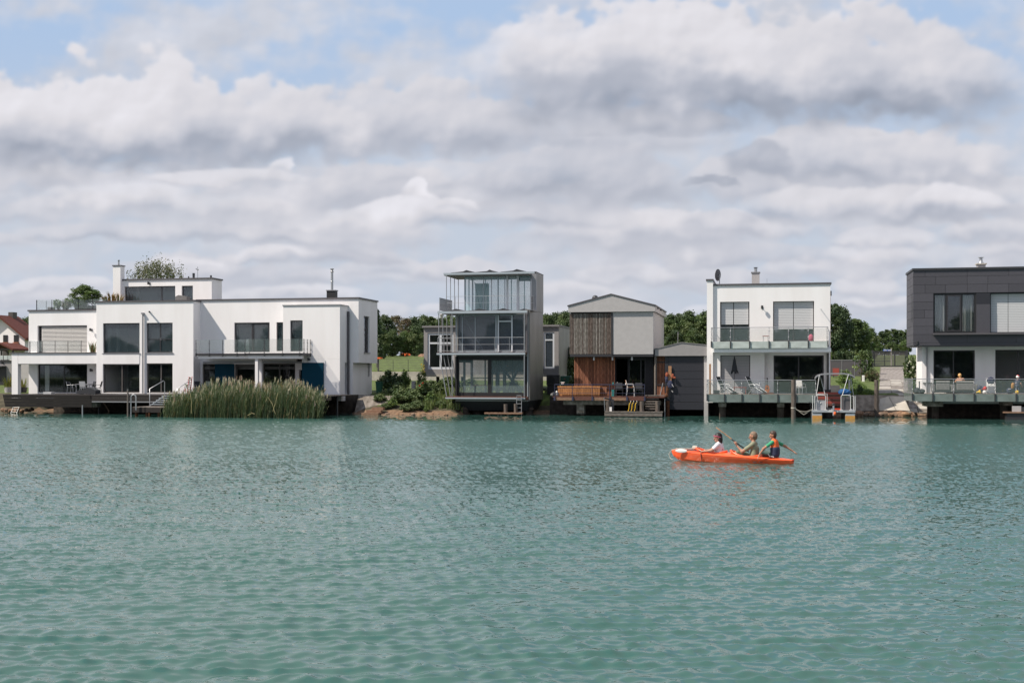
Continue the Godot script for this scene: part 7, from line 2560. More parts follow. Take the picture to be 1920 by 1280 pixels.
func furniture():
	# white cube house deck
	var dk = 1.48
	recliner(Vector3(13.893, dk, -1.2), deg_to_rad(-28), "left grey recliner on the white cube house deck, beside the parasol")
	recliner(Vector3(15.782, dk, -1.2), deg_to_rad(-28), "right grey recliner on the white cube house deck, near the guitar")
	table(Vector3(14.770, dk, -1.3), 0.42, 0.25, 0.44, "low wine red side table between the two recliners", M.wine, M.wine)
	var o = thing("parasol", "closed black parasol standing between the recliners", "parasol", Vector3(14.405, dk, -1.7))
	org = Vector3.ZERO
	tb(o, "pole", M.cap, [Vector3.ZERO, Vector3(0, 2.42, 0)], 0.022, 7)
	var b = nb()
	b.lathe(Vector3.ZERO, [[0.14, 1.42], [0.2, 1.5], [0.15, 1.8], [0.09, 2.15], [0.02, 2.44]], 9)
	part(o, "canopy", b, M.cloth_dark)
	for k in 5:
		var an = k * 1.3
		b = nb()
		b.tube([Vector3(cos(an) * 0.12, 1.6, sin(an) * 0.12), Vector3(cos(an) * 0.22, 1.38, sin(an) * 0.22), Vector3(cos(an) * 0.24, 1.28, sin(an) * 0.24)], [0.06, 0.05, 0.015], 6)
		part(o, "canopy_flap", b, M.cloth_dark)
	b = nb()
	b.lathe(Vector3.ZERO, [[0.26, 0], [0.26, 0.06], [0.04, 0.1], [0.04, 0.2]], 12)
	part(o, "base", b, M.frame)
	o = thing("planter", "low black planter box at the left end of the white house deck", "planter", Vector3(13.282, dk, -1.2))
	bx(o, "box", M.frame, 13.095, dk, -1.5, 13.486, dk + 0.24, -1.1)
	o = thing("guitar", "orange-brown acoustic guitar propped up on the white house deck", "guitar", Vector3(16.486, dk + 0.1, -1.8))
	org = Vector3.ZERO
	b = nb()
	var pl = PackedVector2Array()
	for k in 28:
		var a = TAU * k / 28.0
		var r = 0.2 * (1.0 + 0.18 * cos(2 * a + PI)) * (0.92 if sin(a) > 0 else 1.05)
		pl.append(Vector2(cos(a) * r * 0.88, 0.24 + sin(a) * r * 1.2))
	b.prism(pl, -0.05, 0.05)
	part(o, "body", b, M.guitar)
	b = nb()
	b.tube([Vector3(0, 0.27, 0.051), Vector3(0, 0.27, 0.056)], 0.06, 14)
	part(o, "sound_hole", b, M.black)
	bx(o, "neck", M.black, -0.025, 0.42, 0.03, 0.025, 0.8, 0.06)
	bx(o, "headstock", M.black, -0.045, 0.8, 0.02, 0.045, 0.93, 0.05)
	o = thing("box", "flat dark box on which the guitar stands", "box", Vector3(16.553, dk, -1.8))
	bx(o, "box", M.deck_brown, 16.250, dk, -2.0, 16.890, dk + 0.1, -1.6)
	o = thing("basket", "small grey wicker basket under the right recliner", "basket", Vector3(15.340, dk, -1.6))
	b = nb()
	b.lathe(Vector3(15.340, dk, -1.6), [[0.001, 0.0], [0.12, 0.0], [0.16, 0.26], [0.13, 0.26], [0.1, 0.03]], 12)
	part(o, "basket", b, M.cloth_grey)
	chair(Vector3(18.613, dk, -1.2), 2.6, "white metal chair at the right end of the white house deck", M.plastic_white, M.alu)
	o = thing("shower_tap", "white standing tap on the deck beside the mooring pile", "tap", Vector3(18.498, dk, -0.6))
	tb(o, "pipe", M.alu, [Vector3(18.432, dk, -0.6), Vector3(18.432, dk + 0.5, -0.6), Vector3(18.629, dk + 0.52, -0.6), Vector3(18.645, dk + 0.3, -0.6)], 0.022, 6)
	# its balcony
	var fl = 4.856
	table(Vector3(16.385, fl, -1.3), 0.2, 0.18, 0.36, "small folding table on the white house balcony", M.wine, M.alu)
	o = thing("cushion", "pink cushion on the white house balcony by the right window", "cushion", Vector3(19.221, fl, -1.6))
	b = nb()
	b.ball(Vector3(19.221, fl + 0.22, -1.6), Vector3(0.16, 0.24, 0.1), 12)
	part(o, "cushion", b, M.pink)
	# dark house deck
	dk = 1.56
	for q in [[27.157, 1.1, "left grey outdoor sofa with rolled back cushion on the dark house deck"], [28.471, 1.32, "right grey outdoor sofa on the dark house deck where a person sits"]]:
		o = thing("sofa", q[2], "sofa", Vector3(q[0], dk, -0.9))
		org = Vector3.ZERO
		var hw = q[1] / 2
		bx(o, "base", M.cloth_dark, -hw, 0.12, -0.75, hw, 0.28, 0.0)
		b = nb()
		b.cbox(-hw + 0.1, 0.28, -0.74, hw - 0.1, 0.44, -0.1, 0.04)
		part(o, "seat_cushion", b, M.cloth_grey)
		b = nb()
		b.cbox(-hw + 0.14, 0.2, -0.09, hw - 0.14, 0.62, 0.03, 0.04)
		part(o, "back_cushion", b, M.cloth_grey)
		b = nb()
		b.tube([Vector3(-hw + 0.16, 0.7, -0.05), Vector3(hw - 0.16, 0.7, -0.05)], 0.09, 9)
		part(o, "back_roll", b, M.cloth_grey)
		for s in [-1, 1]:
			b = nb()
			b.cbox(s * hw - 0.07, 0.1, -0.75, s * hw + 0.07, 0.56, 0.04, 0.03)
			part(o, "armrest", b, M.cloth_grey)
			bx(o, "leg", M.frame, s * hw - 0.03, 0, -0.7, s * hw + 0.03, 0.12, -0.64)
			bx(o, "leg", M.frame, s * hw - 0.03, 0, -0.06, s * hw + 0.03, 0.12, 0.0)
	chair(Vector3(27.710, dk, -1.75), 0.4, "dark chair behind the left sofa on the dark house deck", M.cloth_dark, M.frame)
	chair(Vector3(29.944, dk, -0.8), 0.0, "white stool-like chair with navy jacket over its back", M.plastic_white, M.plastic_white, "", 0.48)
	o = thing("jacket", "navy jacket hung over the back of the white chair", "jacket", Vector3(29.978, dk + 0.75, -1.1))
	b = nb()
	b.ball(Vector3(29.978, dk + 0.75, -1.1), Vector3(0.25, 0.26, 0.1), 12, 0.25, 4)
	part(o, "cloth", b, M.navy)
	o = thing("towel", "white crumpled towel on the seat of the white chair", "towel", Vector3(29.944, dk + 0.49, -0.8))
	b = nb()
	b.ball(Vector3(29.935, dk + 0.53, -0.75), Vector3(0.22, 0.06, 0.16), 12, 0.3, 6)
	part(o, "cloth", b, M.plastic_white)
	o = thing("toy_robot", "red and white toy figure standing on the dark house deck", "toy", Vector3(29.505, dk, -0.4))
	org = Vector3.ZERO
	b = nb()
	b.ball(Vector3(0, 0.1, 0), Vector3(0.12, 0.12, 0.1), 10)
	part(o, "base", b, M.plastic_white)
	b = nb()
	b.ball(Vector3(0.03, 0.33, 0), Vector3(0.11, 0.13, 0.1), 10)
	part(o, "body", b, M.red)
	bx(o, "arm", M.red, -0.16, 0.26, -0.03, -0.05, 0.32, 0.03)
	o = thing("toy_duck", "yellow and green toy beside the red and white toy figure", "toy", Vector3(29.167, dk, -0.4))
	org = Vector3.ZERO
	b = nb()
	b.ball(Vector3(0, 0.08, 0), Vector3(0.15, 0.08, 0.08), 10)
	b.ball(Vector3(0.06, 0.17, 0), Vector3(0.07, 0.07, 0.06), 8)
	part(o, "body", b, M.yellow)
	bx(o, "wing", M.green, -0.12, 0.03, 0.08, 0.02, 0.1, 0.1)
	o = thing("bag", "blue and dark bag standing behind the toys", "bag", Vector3(29.294, dk, -0.8))
	b = nb()
	b.ball(Vector3(29.294, dk + 0.24, -0.8), Vector3(0.2, 0.26, 0.14), 12, 0.2, 7)
	part(o, "bag", b, M.navy)
	o = thing("bag", "large black rubbish bag at the left end of the dark house deck", "bag", Vector3(25.640, dk, -0.6))
	b = nb()
	b.ball(Vector3(25.577, dk + 0.16, -0.6), Vector3(0.24, 0.2, 0.2), 12, 0.25, 9)
	b.ball(Vector3(25.829, dk + 0.13, -0.5), Vector3(0.24, 0.16, 0.2), 12, 0.25, 10)
	part(o, "bag", b, M.cloth_dark)
	o = thing("deck_post", "short grey post behind the black bag on the dark house deck", "post", Vector3(25.790, dk, -1.2))
	tb(o, "post", M.cap, [Vector3(25.790, dk, -1.2), Vector3(25.790, dk + 0.75, -1.2)], 0.04, 7)
	o = thing("bag", "dark blue bag with white stripe lying left of the child", "bag", Vector3(30.983, dk, -0.6))
	b = nb()
	b.ball(Vector3(30.983, dk + 0.17, -0.6), Vector3(0.19, 0.2, 0.14), 12, 0.2, 11)
	part(o, "bag", b, M.navy)
	bx(o, "stripe", M.plastic_white, 30.885, dk + 0.27, -0.47, 31.007, dk + 0.3, -0.44)
	o = thing("ball", "orange ball at the child's feet", "ball", Vector3(31.353, dk, -0.3))
	b = nb()
	b.ball(Vector3(31.353, dk + 0.11, -0.3), Vector3.ONE * 0.11, 14)
	part(o, "ball", b, M.yellow)
	o = thing("jacket", "mustard yellow jacket hanging beside the child", "jacket", Vector3(31.227, dk, -1.0))
	b = nb()
	b.ball(Vector3(31.227, dk + 0.48, -1.0), Vector3(0.1, 0.19, 0.07), 10, 0.2, 12)
	part(o, "cloth", b, M.ochre)
	tb(o, "stand", M.frame, [Vector3(31.227, dk, -1.0), Vector3(31.227, dk + 0.4, -1.0)], 0.02, 6)
	# dining corner of the slatted house
	dk = 1.287
	table(Vector3(7.517, dk, -2.1), 0.95, 0.4, 0.74, "dark dining table on the slatted house terrace", M.frame, M.frame)
	chair(Vector3(6.950, dk, -1.45), PI, "dark dining chair at the left front of the dining table", M.cap, M.frame)
	chair(Vector3(8.252, dk, -1.45), PI, "dark dining chair at the right front of the dining table", M.cap, M.frame)
	chair(Vector3(7.712, dk, -1.3), PI / 2 + 0.2, "pale metal chair with orange wooden seat at the dining table", M.pine[2], M.plastic_white, "", 0.62)
	for q in [[6.718, 0.2, M.plastic_white, "white bottle at the left of the dining table"], [7.305, 0.18, M.plastic_white, "white jug at the middle of the dining table"], [6.451, 0.22, M.teal, "teal bottle at the left end of the dining table"]]:
		o = thing("bottle", q[3], "bottle", Vector3(q[0], dk + 0.74, -2.1))
		b = nb()
		b.lathe(Vector3(q[0], dk + 0.74, -2.1), [[0.001, 0], [0.055, 0.0], [0.055, q[1] * 0.6], [0.02, q[1] * 0.8], [0.02, q[1]], [0.001, q[1]]], 10)
		part(o, "glass", b, q[2])
	o = thing("cool_box", "teal cool box under the dining table's left end", "cool box", Vector3(6.478, dk, -1.6))
	bx(o, "box", M.teal, 6.407, dk, -1.8, 6.584, dk + 0.45, -1.5)
	o = thing("bird_house", "small white bird house on a pole behind the planter", "bird house", Vector3(3.032, dk, -2.0))
	bx(o, "box", M.plastic_white, 2.959, 2.049, -2.1, 3.122, 2.192, -2.0)
	bx(o, "roof", M.plastic_white, 2.923, 2.192, -2.15, 3.177, 2.227, -1.95)
	tb(o, "pole", M.frame, [Vector3(3.032, dk, -2.05), Vector3(3.032, 2.049, -2.05)], 0.02, 6)
	o = thing("net_heap", "grey heap of nets and floats at the terrace's left end", "heap", Vector3(2.574, dk, -1.2))
	for q in [[1036, 0.12, M.cloth_grey], [1040, 0.16, M.cloth_dark], [1043.5, 0.13, M.cap_light]]:
		b = nb()
		b.ball(Vector3(2.574 + (q[0] - 1038) * 0.035, dk + q[1] * 0.8, -1.2), Vector3(q[1] * 1.2, q[1], q[1]), 10, 0.3, int(q[0]))
		part(o, "net", b, q[2])
	b = nb()
	b.ball(Vector3(2.798, 1.560, -1.150), Vector3(0.07, 0.09, 0.07), 8)
	part(o, "float", b, M.plastic_white)
	# wide white house terrace
	dk = 1.33
	table(Vector3(-31.544, dk, -0.5), 0.5, 0.4, 0.72, "grey metal terrace table in front of the left wing", M.cap_light, M.alu)
	chair(Vector3(-31.104, dk, 0.2), PI, "pale sling chair facing away at the terrace table", M.shutter, M.alu)
	chair(Vector3(-32.153, dk, 0.1), PI / 2, "bare metal framed chair left of the terrace table", M.cloth_dark, M.steel)
	chair(Vector3(-31.150, dk, -0.6), -0.6, "black reclining chair right of the terrace table", M.cloth_dark, M.frame)
	chair(Vector3(-30.727, dk, -0.8), -1.2, "black folding chair leaning near the white column", M.cloth_dark, M.frame)
	o = thing("covered_grill", "black fabric cover over a low long grill on the left deck", "cover", Vector3(-30.092, dk, 1.3))
	b = nb()
	b.prism(PackedVector2Array([E2(-30.961, dk + 0.04), E2(-29.471, dk + 0.04), E2(-29.471, dk + 0.28), E2(-29.677, dk + 0.38), E2(-30.132, dk + 0.5), E2(-30.422, dk + 0.34), E2(-30.919, dk + 0.26)]), 0.8, 1.5)
	part(o, "cover", b, M.cloth_dark)
	for x in [-30.753, -29.719]:
		bx(o, "foot", M.alu, x - 0.1, dk, 1.0, x + 0.1, dk + 0.038, 1.3)
	o = thing("cushion_box", "low white box on the deck before the left wing windows", "box", Vector3(-33.909, dk, 0.0))
	bx(o, "box", M.shutter, -34.404, dk, -0.3, -33.764, dk + 0.14, 0.2)
	o = thing("flower_ladder", "red wooden plant ladder with flowers in front of the white wall", "plant stand", Vector3(-22.360, dk, 1.5))
	for x in [-22.460, -22.241]:
		tb(o, "rail", M.red, [Vector3(x, dk, 1.6), Vector3(x, 2.580, 1.3)], 0.025, 6)
	for k in 6:
		bx(o, "rung", M.wine, -22.460, dk + 0.2 + 0.16 * k, 1.4, -22.241, dk + 0.23 + 0.16 * k, 1.55)
	part_mesh(o, "blossom", leaves(161, [[Vector3(-0.15, 0.6, 0.1), Vector3(0.16, 0.25, 0.1), 50], [Vector3(-0.25, 0.3, 0.1), Vector3(0.18, 0.2, 0.1), 40], [Vector3(0.0, 1.12, -0.1), Vector3(0.12, 0.12, 0.1), 30]], 0.07, [Color(0.4, 0.03, 0.03), Color(0.06, 0.1, 0.02), Color(0.08, 0.12, 0.03)]), M.leaf)
	chair(Vector3(-23.406, dk, -2.0), 0.8, "black bucket chair in the niche beside the blue sliding panel", M.cloth_dark, M.frame)
	chair(Vector3(-22.792, dk, -2.7), PI, "pale green chair before the open door by the blue panel", M.fascia, M.frame)
	# roof terrace things
	var rt = 7.619
	for q in [[137, 155, 571.0, "long dark planter on the roof terrace under the green tree"], [156, 180, 573.0, "dark lounge sofa on the roof terrace beside the planter"], [78.5, 87, 574.5, "small dark planter at the left end of the roof terrace"]]:
		o = thing("planter" if q[0] != 156 else "sofa", q[3], "planter" if q[0] != 156 else "sofa", Vector3(-34.999 + (q[0] - 137) * 0.0392, rt, -4.9))
		var ww = (q[1] - q[0]) * 0.0392
		org = Vector3.ZERO
		b = nb()
		b.cbox(0, 0, -0.4, ww, (581.0 - q[2]) * 0.0395, 0.2, 0.03)
		part(o, "body", b, M.cap)
		if q[0] == 156:
			for k in 2:
				b = nb()
				b.cbox(0.03 + k * ww * 0.5, 0.1, 0.2, ww * 0.5 - 0.06 + k * ww * 0.5, 0.28, 0.26, 0.02)
				part(o, "cushion", b, M.cloth_grey)
	o = thing("lounger", "covered brown lounger on the roof before the penthouse window", "lounger", Vector3(-25.998, 8.186, -4.6))
	org = Vector3.ZERO
	b = nb()
	b.prism(PackedVector2Array([E2(-0.45, 0.0), E2(0.45, 0.0), E2(0.47, 0.32), E2(0.2, 0.36), E2(-0.2, 0.42), E2(-0.45, 0.3)]), -0.3, 0.3)
	part(o, "cover", b, M.cloth_grey)

# ---------------------------------------------------------------- bodies as one smooth surface
# bones = [[a, b, ra, rb, colour], ...]; surface nets over the smooth union of the tapered capsules
func body_mesh(bones: Array, cell: float, k: float) -> ArrayMesh:
	var lo = Vector3.ONE * 1e9
	var hi = Vector3.ONE * -1e9
	for q in bones:
		var r = maxf(q[2], q[3]) + cell * 3.0
		for p in [q[0], q[1]]:
			lo = lo.min(p - Vector3.ONE * r)
			hi = hi.max(p + Vector3.ONE * r)
	var n = Vector3i(((hi - lo) / cell).ceil()) + Vector3i.ONE * 2
	var sx = n.x
	var sxy = n.x * n.y
	var field = PackedFloat32Array()
	field.resize(n.x * n.y * n.z)
	field.fill(1.0)
	var best = PackedFloat32Array()
	best.resize(field.size())
	best.fill(1.0)
	var who = PackedInt32Array()
	who.resize(field.size())
	for bi in bones.size():
		var q = bones[bi]
		var a: Vector3 = q[0]
		var ab: Vector3 = q[1] - a
		var l2 = maxf(ab.length_squared(), 1e-9)
		var r = maxf(q[2], q[3]) + maxf(k, cell * 2.5)
		var c0 = Vector3i(((a.min(q[1]) - Vector3.ONE * r - lo) / cell).floor()).clamp(Vector3i.ZERO, n - Vector3i.ONE)
		var c1 = Vector3i(((a.max(q[1]) + Vector3.ONE * r - lo) / cell).ceil()).clamp(Vector3i.ZERO, n - Vector3i.ONE)
		for z in range(c0.z, c1.z + 1):
			for y in range(c0.y, c1.y + 1):
				for x in range(c0.x, c1.x + 1):
					var p = lo + Vector3(x, y, z) * cell - a
					var t = clampf(p.dot(ab) / l2, 0.0, 1.0)
					var d = (p - ab * t).length() - lerpf(q[2], q[3], t)
					var i = x + y * sx + z * sxy
					if d < best[i]:
						best[i] = d
						who[i] = bi
					var f = field[i]
					var h = maxf(k - absf(f - d), 0.0) / k
					field[i] = minf(f, d) - h * h * k * 0.25
	var vid = PackedInt32Array()
	vid.resize(field.size())
	vid.fill(-1)
	var v = PackedVector3Array()
	var nr = PackedVector3Array()
	var cc = PackedColorArray()
	var off = [0, 1, sx, sx + 1, sxy, sxy + 1, sxy + sx, sxy + sx + 1]
	for z in n.z - 1:
		for y in n.y - 1:
			for x in n.x - 1:
				var i = x + y * sx + z * sxy
				var neg = 0
				for o in off:
					if field[i + o] < 0.0:
						neg += 1
				if neg == 0 or neg == 8:
					continue
				var s = Vector3.ZERO
				var cnt = 0
				for e in [[0, 1], [2, 3], [4, 5], [6, 7], [0, 2], [1, 3], [4, 6], [5, 7], [0, 4], [1, 5], [2, 6], [3, 7]]:
					var fa = field[i + off[e[0]]]
					var fb = field[i + off[e[1]]]
					if (fa < 0.0) != (fb < 0.0):
						var pa = Vector3(e[0] & 1, (e[0] >> 1) & 1, e[0] >> 2)
						var pb = Vector3(e[1] & 1, (e[1] >> 1) & 1, e[1] >> 2)
						s += pa.lerp(pb, fa / (fa - fb))
						cnt += 1
				vid[i] = v.size()
				v.append(lo + (Vector3(x, y, z) + s / cnt) * cell)
				var g = Vector3(field[i + 1] - field[i] + field[i + 1 + sx + sxy] - field[i + sx + sxy], field[i + sx] - field[i] + field[i + 1 + sx + sxy] - field[i + 1 + sxy], field[i + sxy] - field[i] + field[i + 1 + sx + sxy] - field[i + 1 + sx])
				nr.append(g.normalized())
				cc.append(bones[who[i]][4])
	var idx = PackedInt32Array()
	for z in range(1, n.z - 1):
		for y in range(1, n.y - 1):
			for x in range(1, n.x - 1):
				var i = x + y * sx + z * sxy
				var f0 = field[i] < 0.0
				for ax in 3:
					var st = [1, sx, sxy][ax]
					var f1 = field[i + st] < 0.0
					if f0 == f1:
						continue
					var u = [sx, sxy, 1][ax]
					var w = [sxy, 1, sx][ax]
					var a = vid[i - u - w]
					var b = vid[i - w]
					var c = vid[i]
					var d = vid[i - u]
					if a < 0 or b < 0 or c < 0 or d < 0:
						continue
					if f0:
						idx.append_array([a, c, b, a, d, c])
					else:
						idx.append_array([a, b, c, a, c, d])
	var arr = []
	arr.resize(Mesh.ARRAY_MAX)
	arr[Mesh.ARRAY_VERTEX] = v
	arr[Mesh.ARRAY_NORMAL] = nr
	arr[Mesh.ARRAY_COLOR] = cc
	arr[Mesh.ARRAY_INDEX] = idx
	var m = ArrayMesh.new()
	m.add_surface_from_arrays(Mesh.PRIMITIVE_TRIANGLES, arr)
	return m

# five fingers and a thumb-sided palm; at the wrist w, pointing along d, palm facing pn
func hand_bones(w: Vector3, d: Vector3, pn: Vector3, skin: Color, s := 1.0, curl := 0.5, left := true) -> Array:
	d = d.normalized()
	var side = d.cross(pn).normalized() * (1.0 if left else -1.0)
	var a = []
	for k in 3:
		a.append([w + side * (k - 1) * 0.02 * s, w + d * 0.08 * s + side * (k - 1) * 0.026 * s, 0.019 * s, 0.016 * s, skin])
	var len = [0.066, 0.076, 0.072, 0.056]
	for k in 4:
		var p = w + d * 0.085 * s + side * (1.5 - k) * 0.021 * s
		var m = p + (d * (1.0 - curl * 0.4) + pn * curl * 0.8).normalized() * len[k] * 0.5 * s
		var e = m + (d * (1.0 - curl) + pn * curl * 1.3).normalized() * len[k] * 0.5 * s
		a.append([p, m, 0.0095 * s, 0.009 * s, skin])
		a.append([m, e, 0.009 * s, 0.0078 * s, skin])
	var t0 = w + d * 0.025 * s + side * 0.028 * s
	var t1 = t0 + (side * 0.8 + d * 0.8 + pn * 0.3).normalized() * 0.045 * s
	a.append([t0, t1, 0.0125 * s, 0.011 * s, skin])
	a.append([t1, t1 + (d * 0.9 + side * 0.1 + pn * 0.5 * curl).normalized() * 0.035 * s, 0.0105 * s, 0.009 * s, skin])
	return a

# a seated figure; local frame: +x forward, y up, -z to the figure's left. p = joints
func figure(o: Node3D, p: Dictionary, cols: Dictionary, s := 1.0):
	var sk: Color = cols.skin
	var sh: Color = cols.shirt
	var pa: Color = cols.pants
	var hip: Vector3 = p.hip
	var ch: Vector3 = p.chest
	var nk: Vector3 = p.neck
	var hd: Vector3 = p.head
	var b = []
	var zs = Vector3(0, 0, 1)
	for q in [-1, 1]:
		b.append([hip + zs * 0.07 * q * s, hip.lerp(ch, 0.5) + zs * 0.07 * q * s, 0.115 * s, 0.105 * s, pa if q == 2 else sh])
		b.append([hip.lerp(ch, 0.5) + zs * 0.07 * q * s, ch + zs * 0.08 * q * s, 0.105 * s, 0.1 * s, sh])
		b.append([hip + zs * 0.08 * q * s + Vector3(0, -0.02, 0), hip + zs * 0.08 * q * s, 0.12 * s, 0.12 * s, pa])
	var sl: Vector3 = p.get("shl", nk + Vector3(0, -0.07, -0.17) * s)
	var sr: Vector3 = p.get("shr", nk + Vector3(0, -0.07, 0.17) * s)
	b.append([ch, nk + Vector3(0, -0.06, 0) * s, 0.1 * s, 0.06 * s, sh])
	b.append([sl, sr, 0.058 * s, 0.058 * s, sh])
	b.append([nk + Vector3(0, -0.03, 0) * s, hd + Vector3(0, -0.06, 0) * s, 0.05 * s, 0.05 * s, sk])
	for q in [["l", sl], ["r", sr]]:
		var e: Vector3 = p["el" + q[0]]
		var w: Vector3 = p["wr" + q[0]]
		var cut = q[1].lerp(e, 0.62)
		b.append([q[1], cut, 0.06 * s, 0.052 * s, sh])
		b.append([q[1].lerp(e, 0.5), e, 0.043 * s, 0.038 * s, sk])
		b.append([e, w, 0.038 * s, 0.024 * s, sk])
		if p.has("kn" + q[0]):
			var k: Vector3 = p["kn" + q[0]]
			var f: Vector3 = p["ft" + q[0]]
			var z = -0.08 if q[0] == "l" else 0.08
			b.append([hip + zs * z * s, k, 0.082 * s, 0.058 * s, pa])
			b.append([k, f, 0.055 * s, 0.036 * s, cols.get("shin", sk)])
			b.append([f, f + Vector3(0.15, -0.01, 0) * s, 0.036 * s, 0.026 * s, cols.get("shoe", sk)])
	var m = body_mesh(b, 0.022 * s, 0.05 * s)
	var body = part_mesh(o, "body", m, M.skin)
	# head with face, a finer grid; local look direction
	var look: Vector3 = p.get("look", Vector3.RIGHT)
	look = look.normalized()
	var up = Vector3.UP
	var rt = look.cross(up).normalized()
	var h = []
	h.append([hd + up * 0.025 * s - look * 0.012 * s, hd + up * 0.02 * s + look * 0.01 * s, 0.092 * s, 0.09 * s, sk])
	h.append([hd - up * 0.05 * s + look * 0.025 * s, hd - up * 0.085 * s + look * 0.055 * s, 0.06 * s, 0.034 * s, sk])
	h.append([hd + look * 0.088 * s - up * 0.005 * s, hd + look * 0.112 * s - up * 0.035 * s, 0.011 * s, 0.017 * s, sk])
	for q in [-1, 1]:
		h.append([hd + rt * 0.033 * q * s + look * 0.084 * s, hd + rt * 0.035 * q * s + look * 0.085 * s, 0.011 * s, 0.011 * s, Color(0.06, 0.04, 0.035)])
		h.append([hd + rt * 0.088 * q * s - up * 0.03 * s, hd + rt * 0.094 * q * s + up * 0.015 * s, 0.014 * s, 0.018 * s, sk])
	h.append([hd + look * 0.088 * s - up * 0.062 * s + rt * 0.018 * s, hd + look * 0.088 * s - up * 0.062 * s - rt * 0.018 * s, 0.009 * s, 0.009 * s, Color(0.35, 0.12, 0.1)])
	h.append([hd - up * 0.05 * s - look * 0.01 * s, nk, 0.048 * s, 0.05 * s, sk])
	part_mesh(o, "head", body_mesh(h, 0.009 * s, 0.02 * s), M.skin)
	for q in ["l", "r"]:
		var w: Vector3 = p["wr" + q]
		var e: Vector3 = p["el" + q]
		var d: Vector3 = p.get("hd" + q, w - e)
		part_mesh(o, "hand", body_mesh(hand_bones(w - (w - e).normalized() * 0.01, d, p.get("pn" + q, Vector3(0, -1, 0)), sk, s, p.get("curl" + q, 0.6), q == "l"), 0.0065, 0.012), M.skin)
	return body

func hair(o: Node3D, hd: Vector3, look: Vector3, m: Material, bones: Array, s := 1.0):
	var up = Vector3.UP
	look = look.normalized()
	var rt = look.cross(up).normalized()
	var b = []
	for q in bones:
		b.append([hd + (look * q[0] + up * q[1] + rt * q[2]) * s, hd + (look * q[3] + up * q[4] + rt * q[5]) * s, q[6] * s, q[7] * s, Color.WHITE])
	return part_mesh(o, "hair", body_mesh(b, 0.011 * s, 0.02 * s), m)

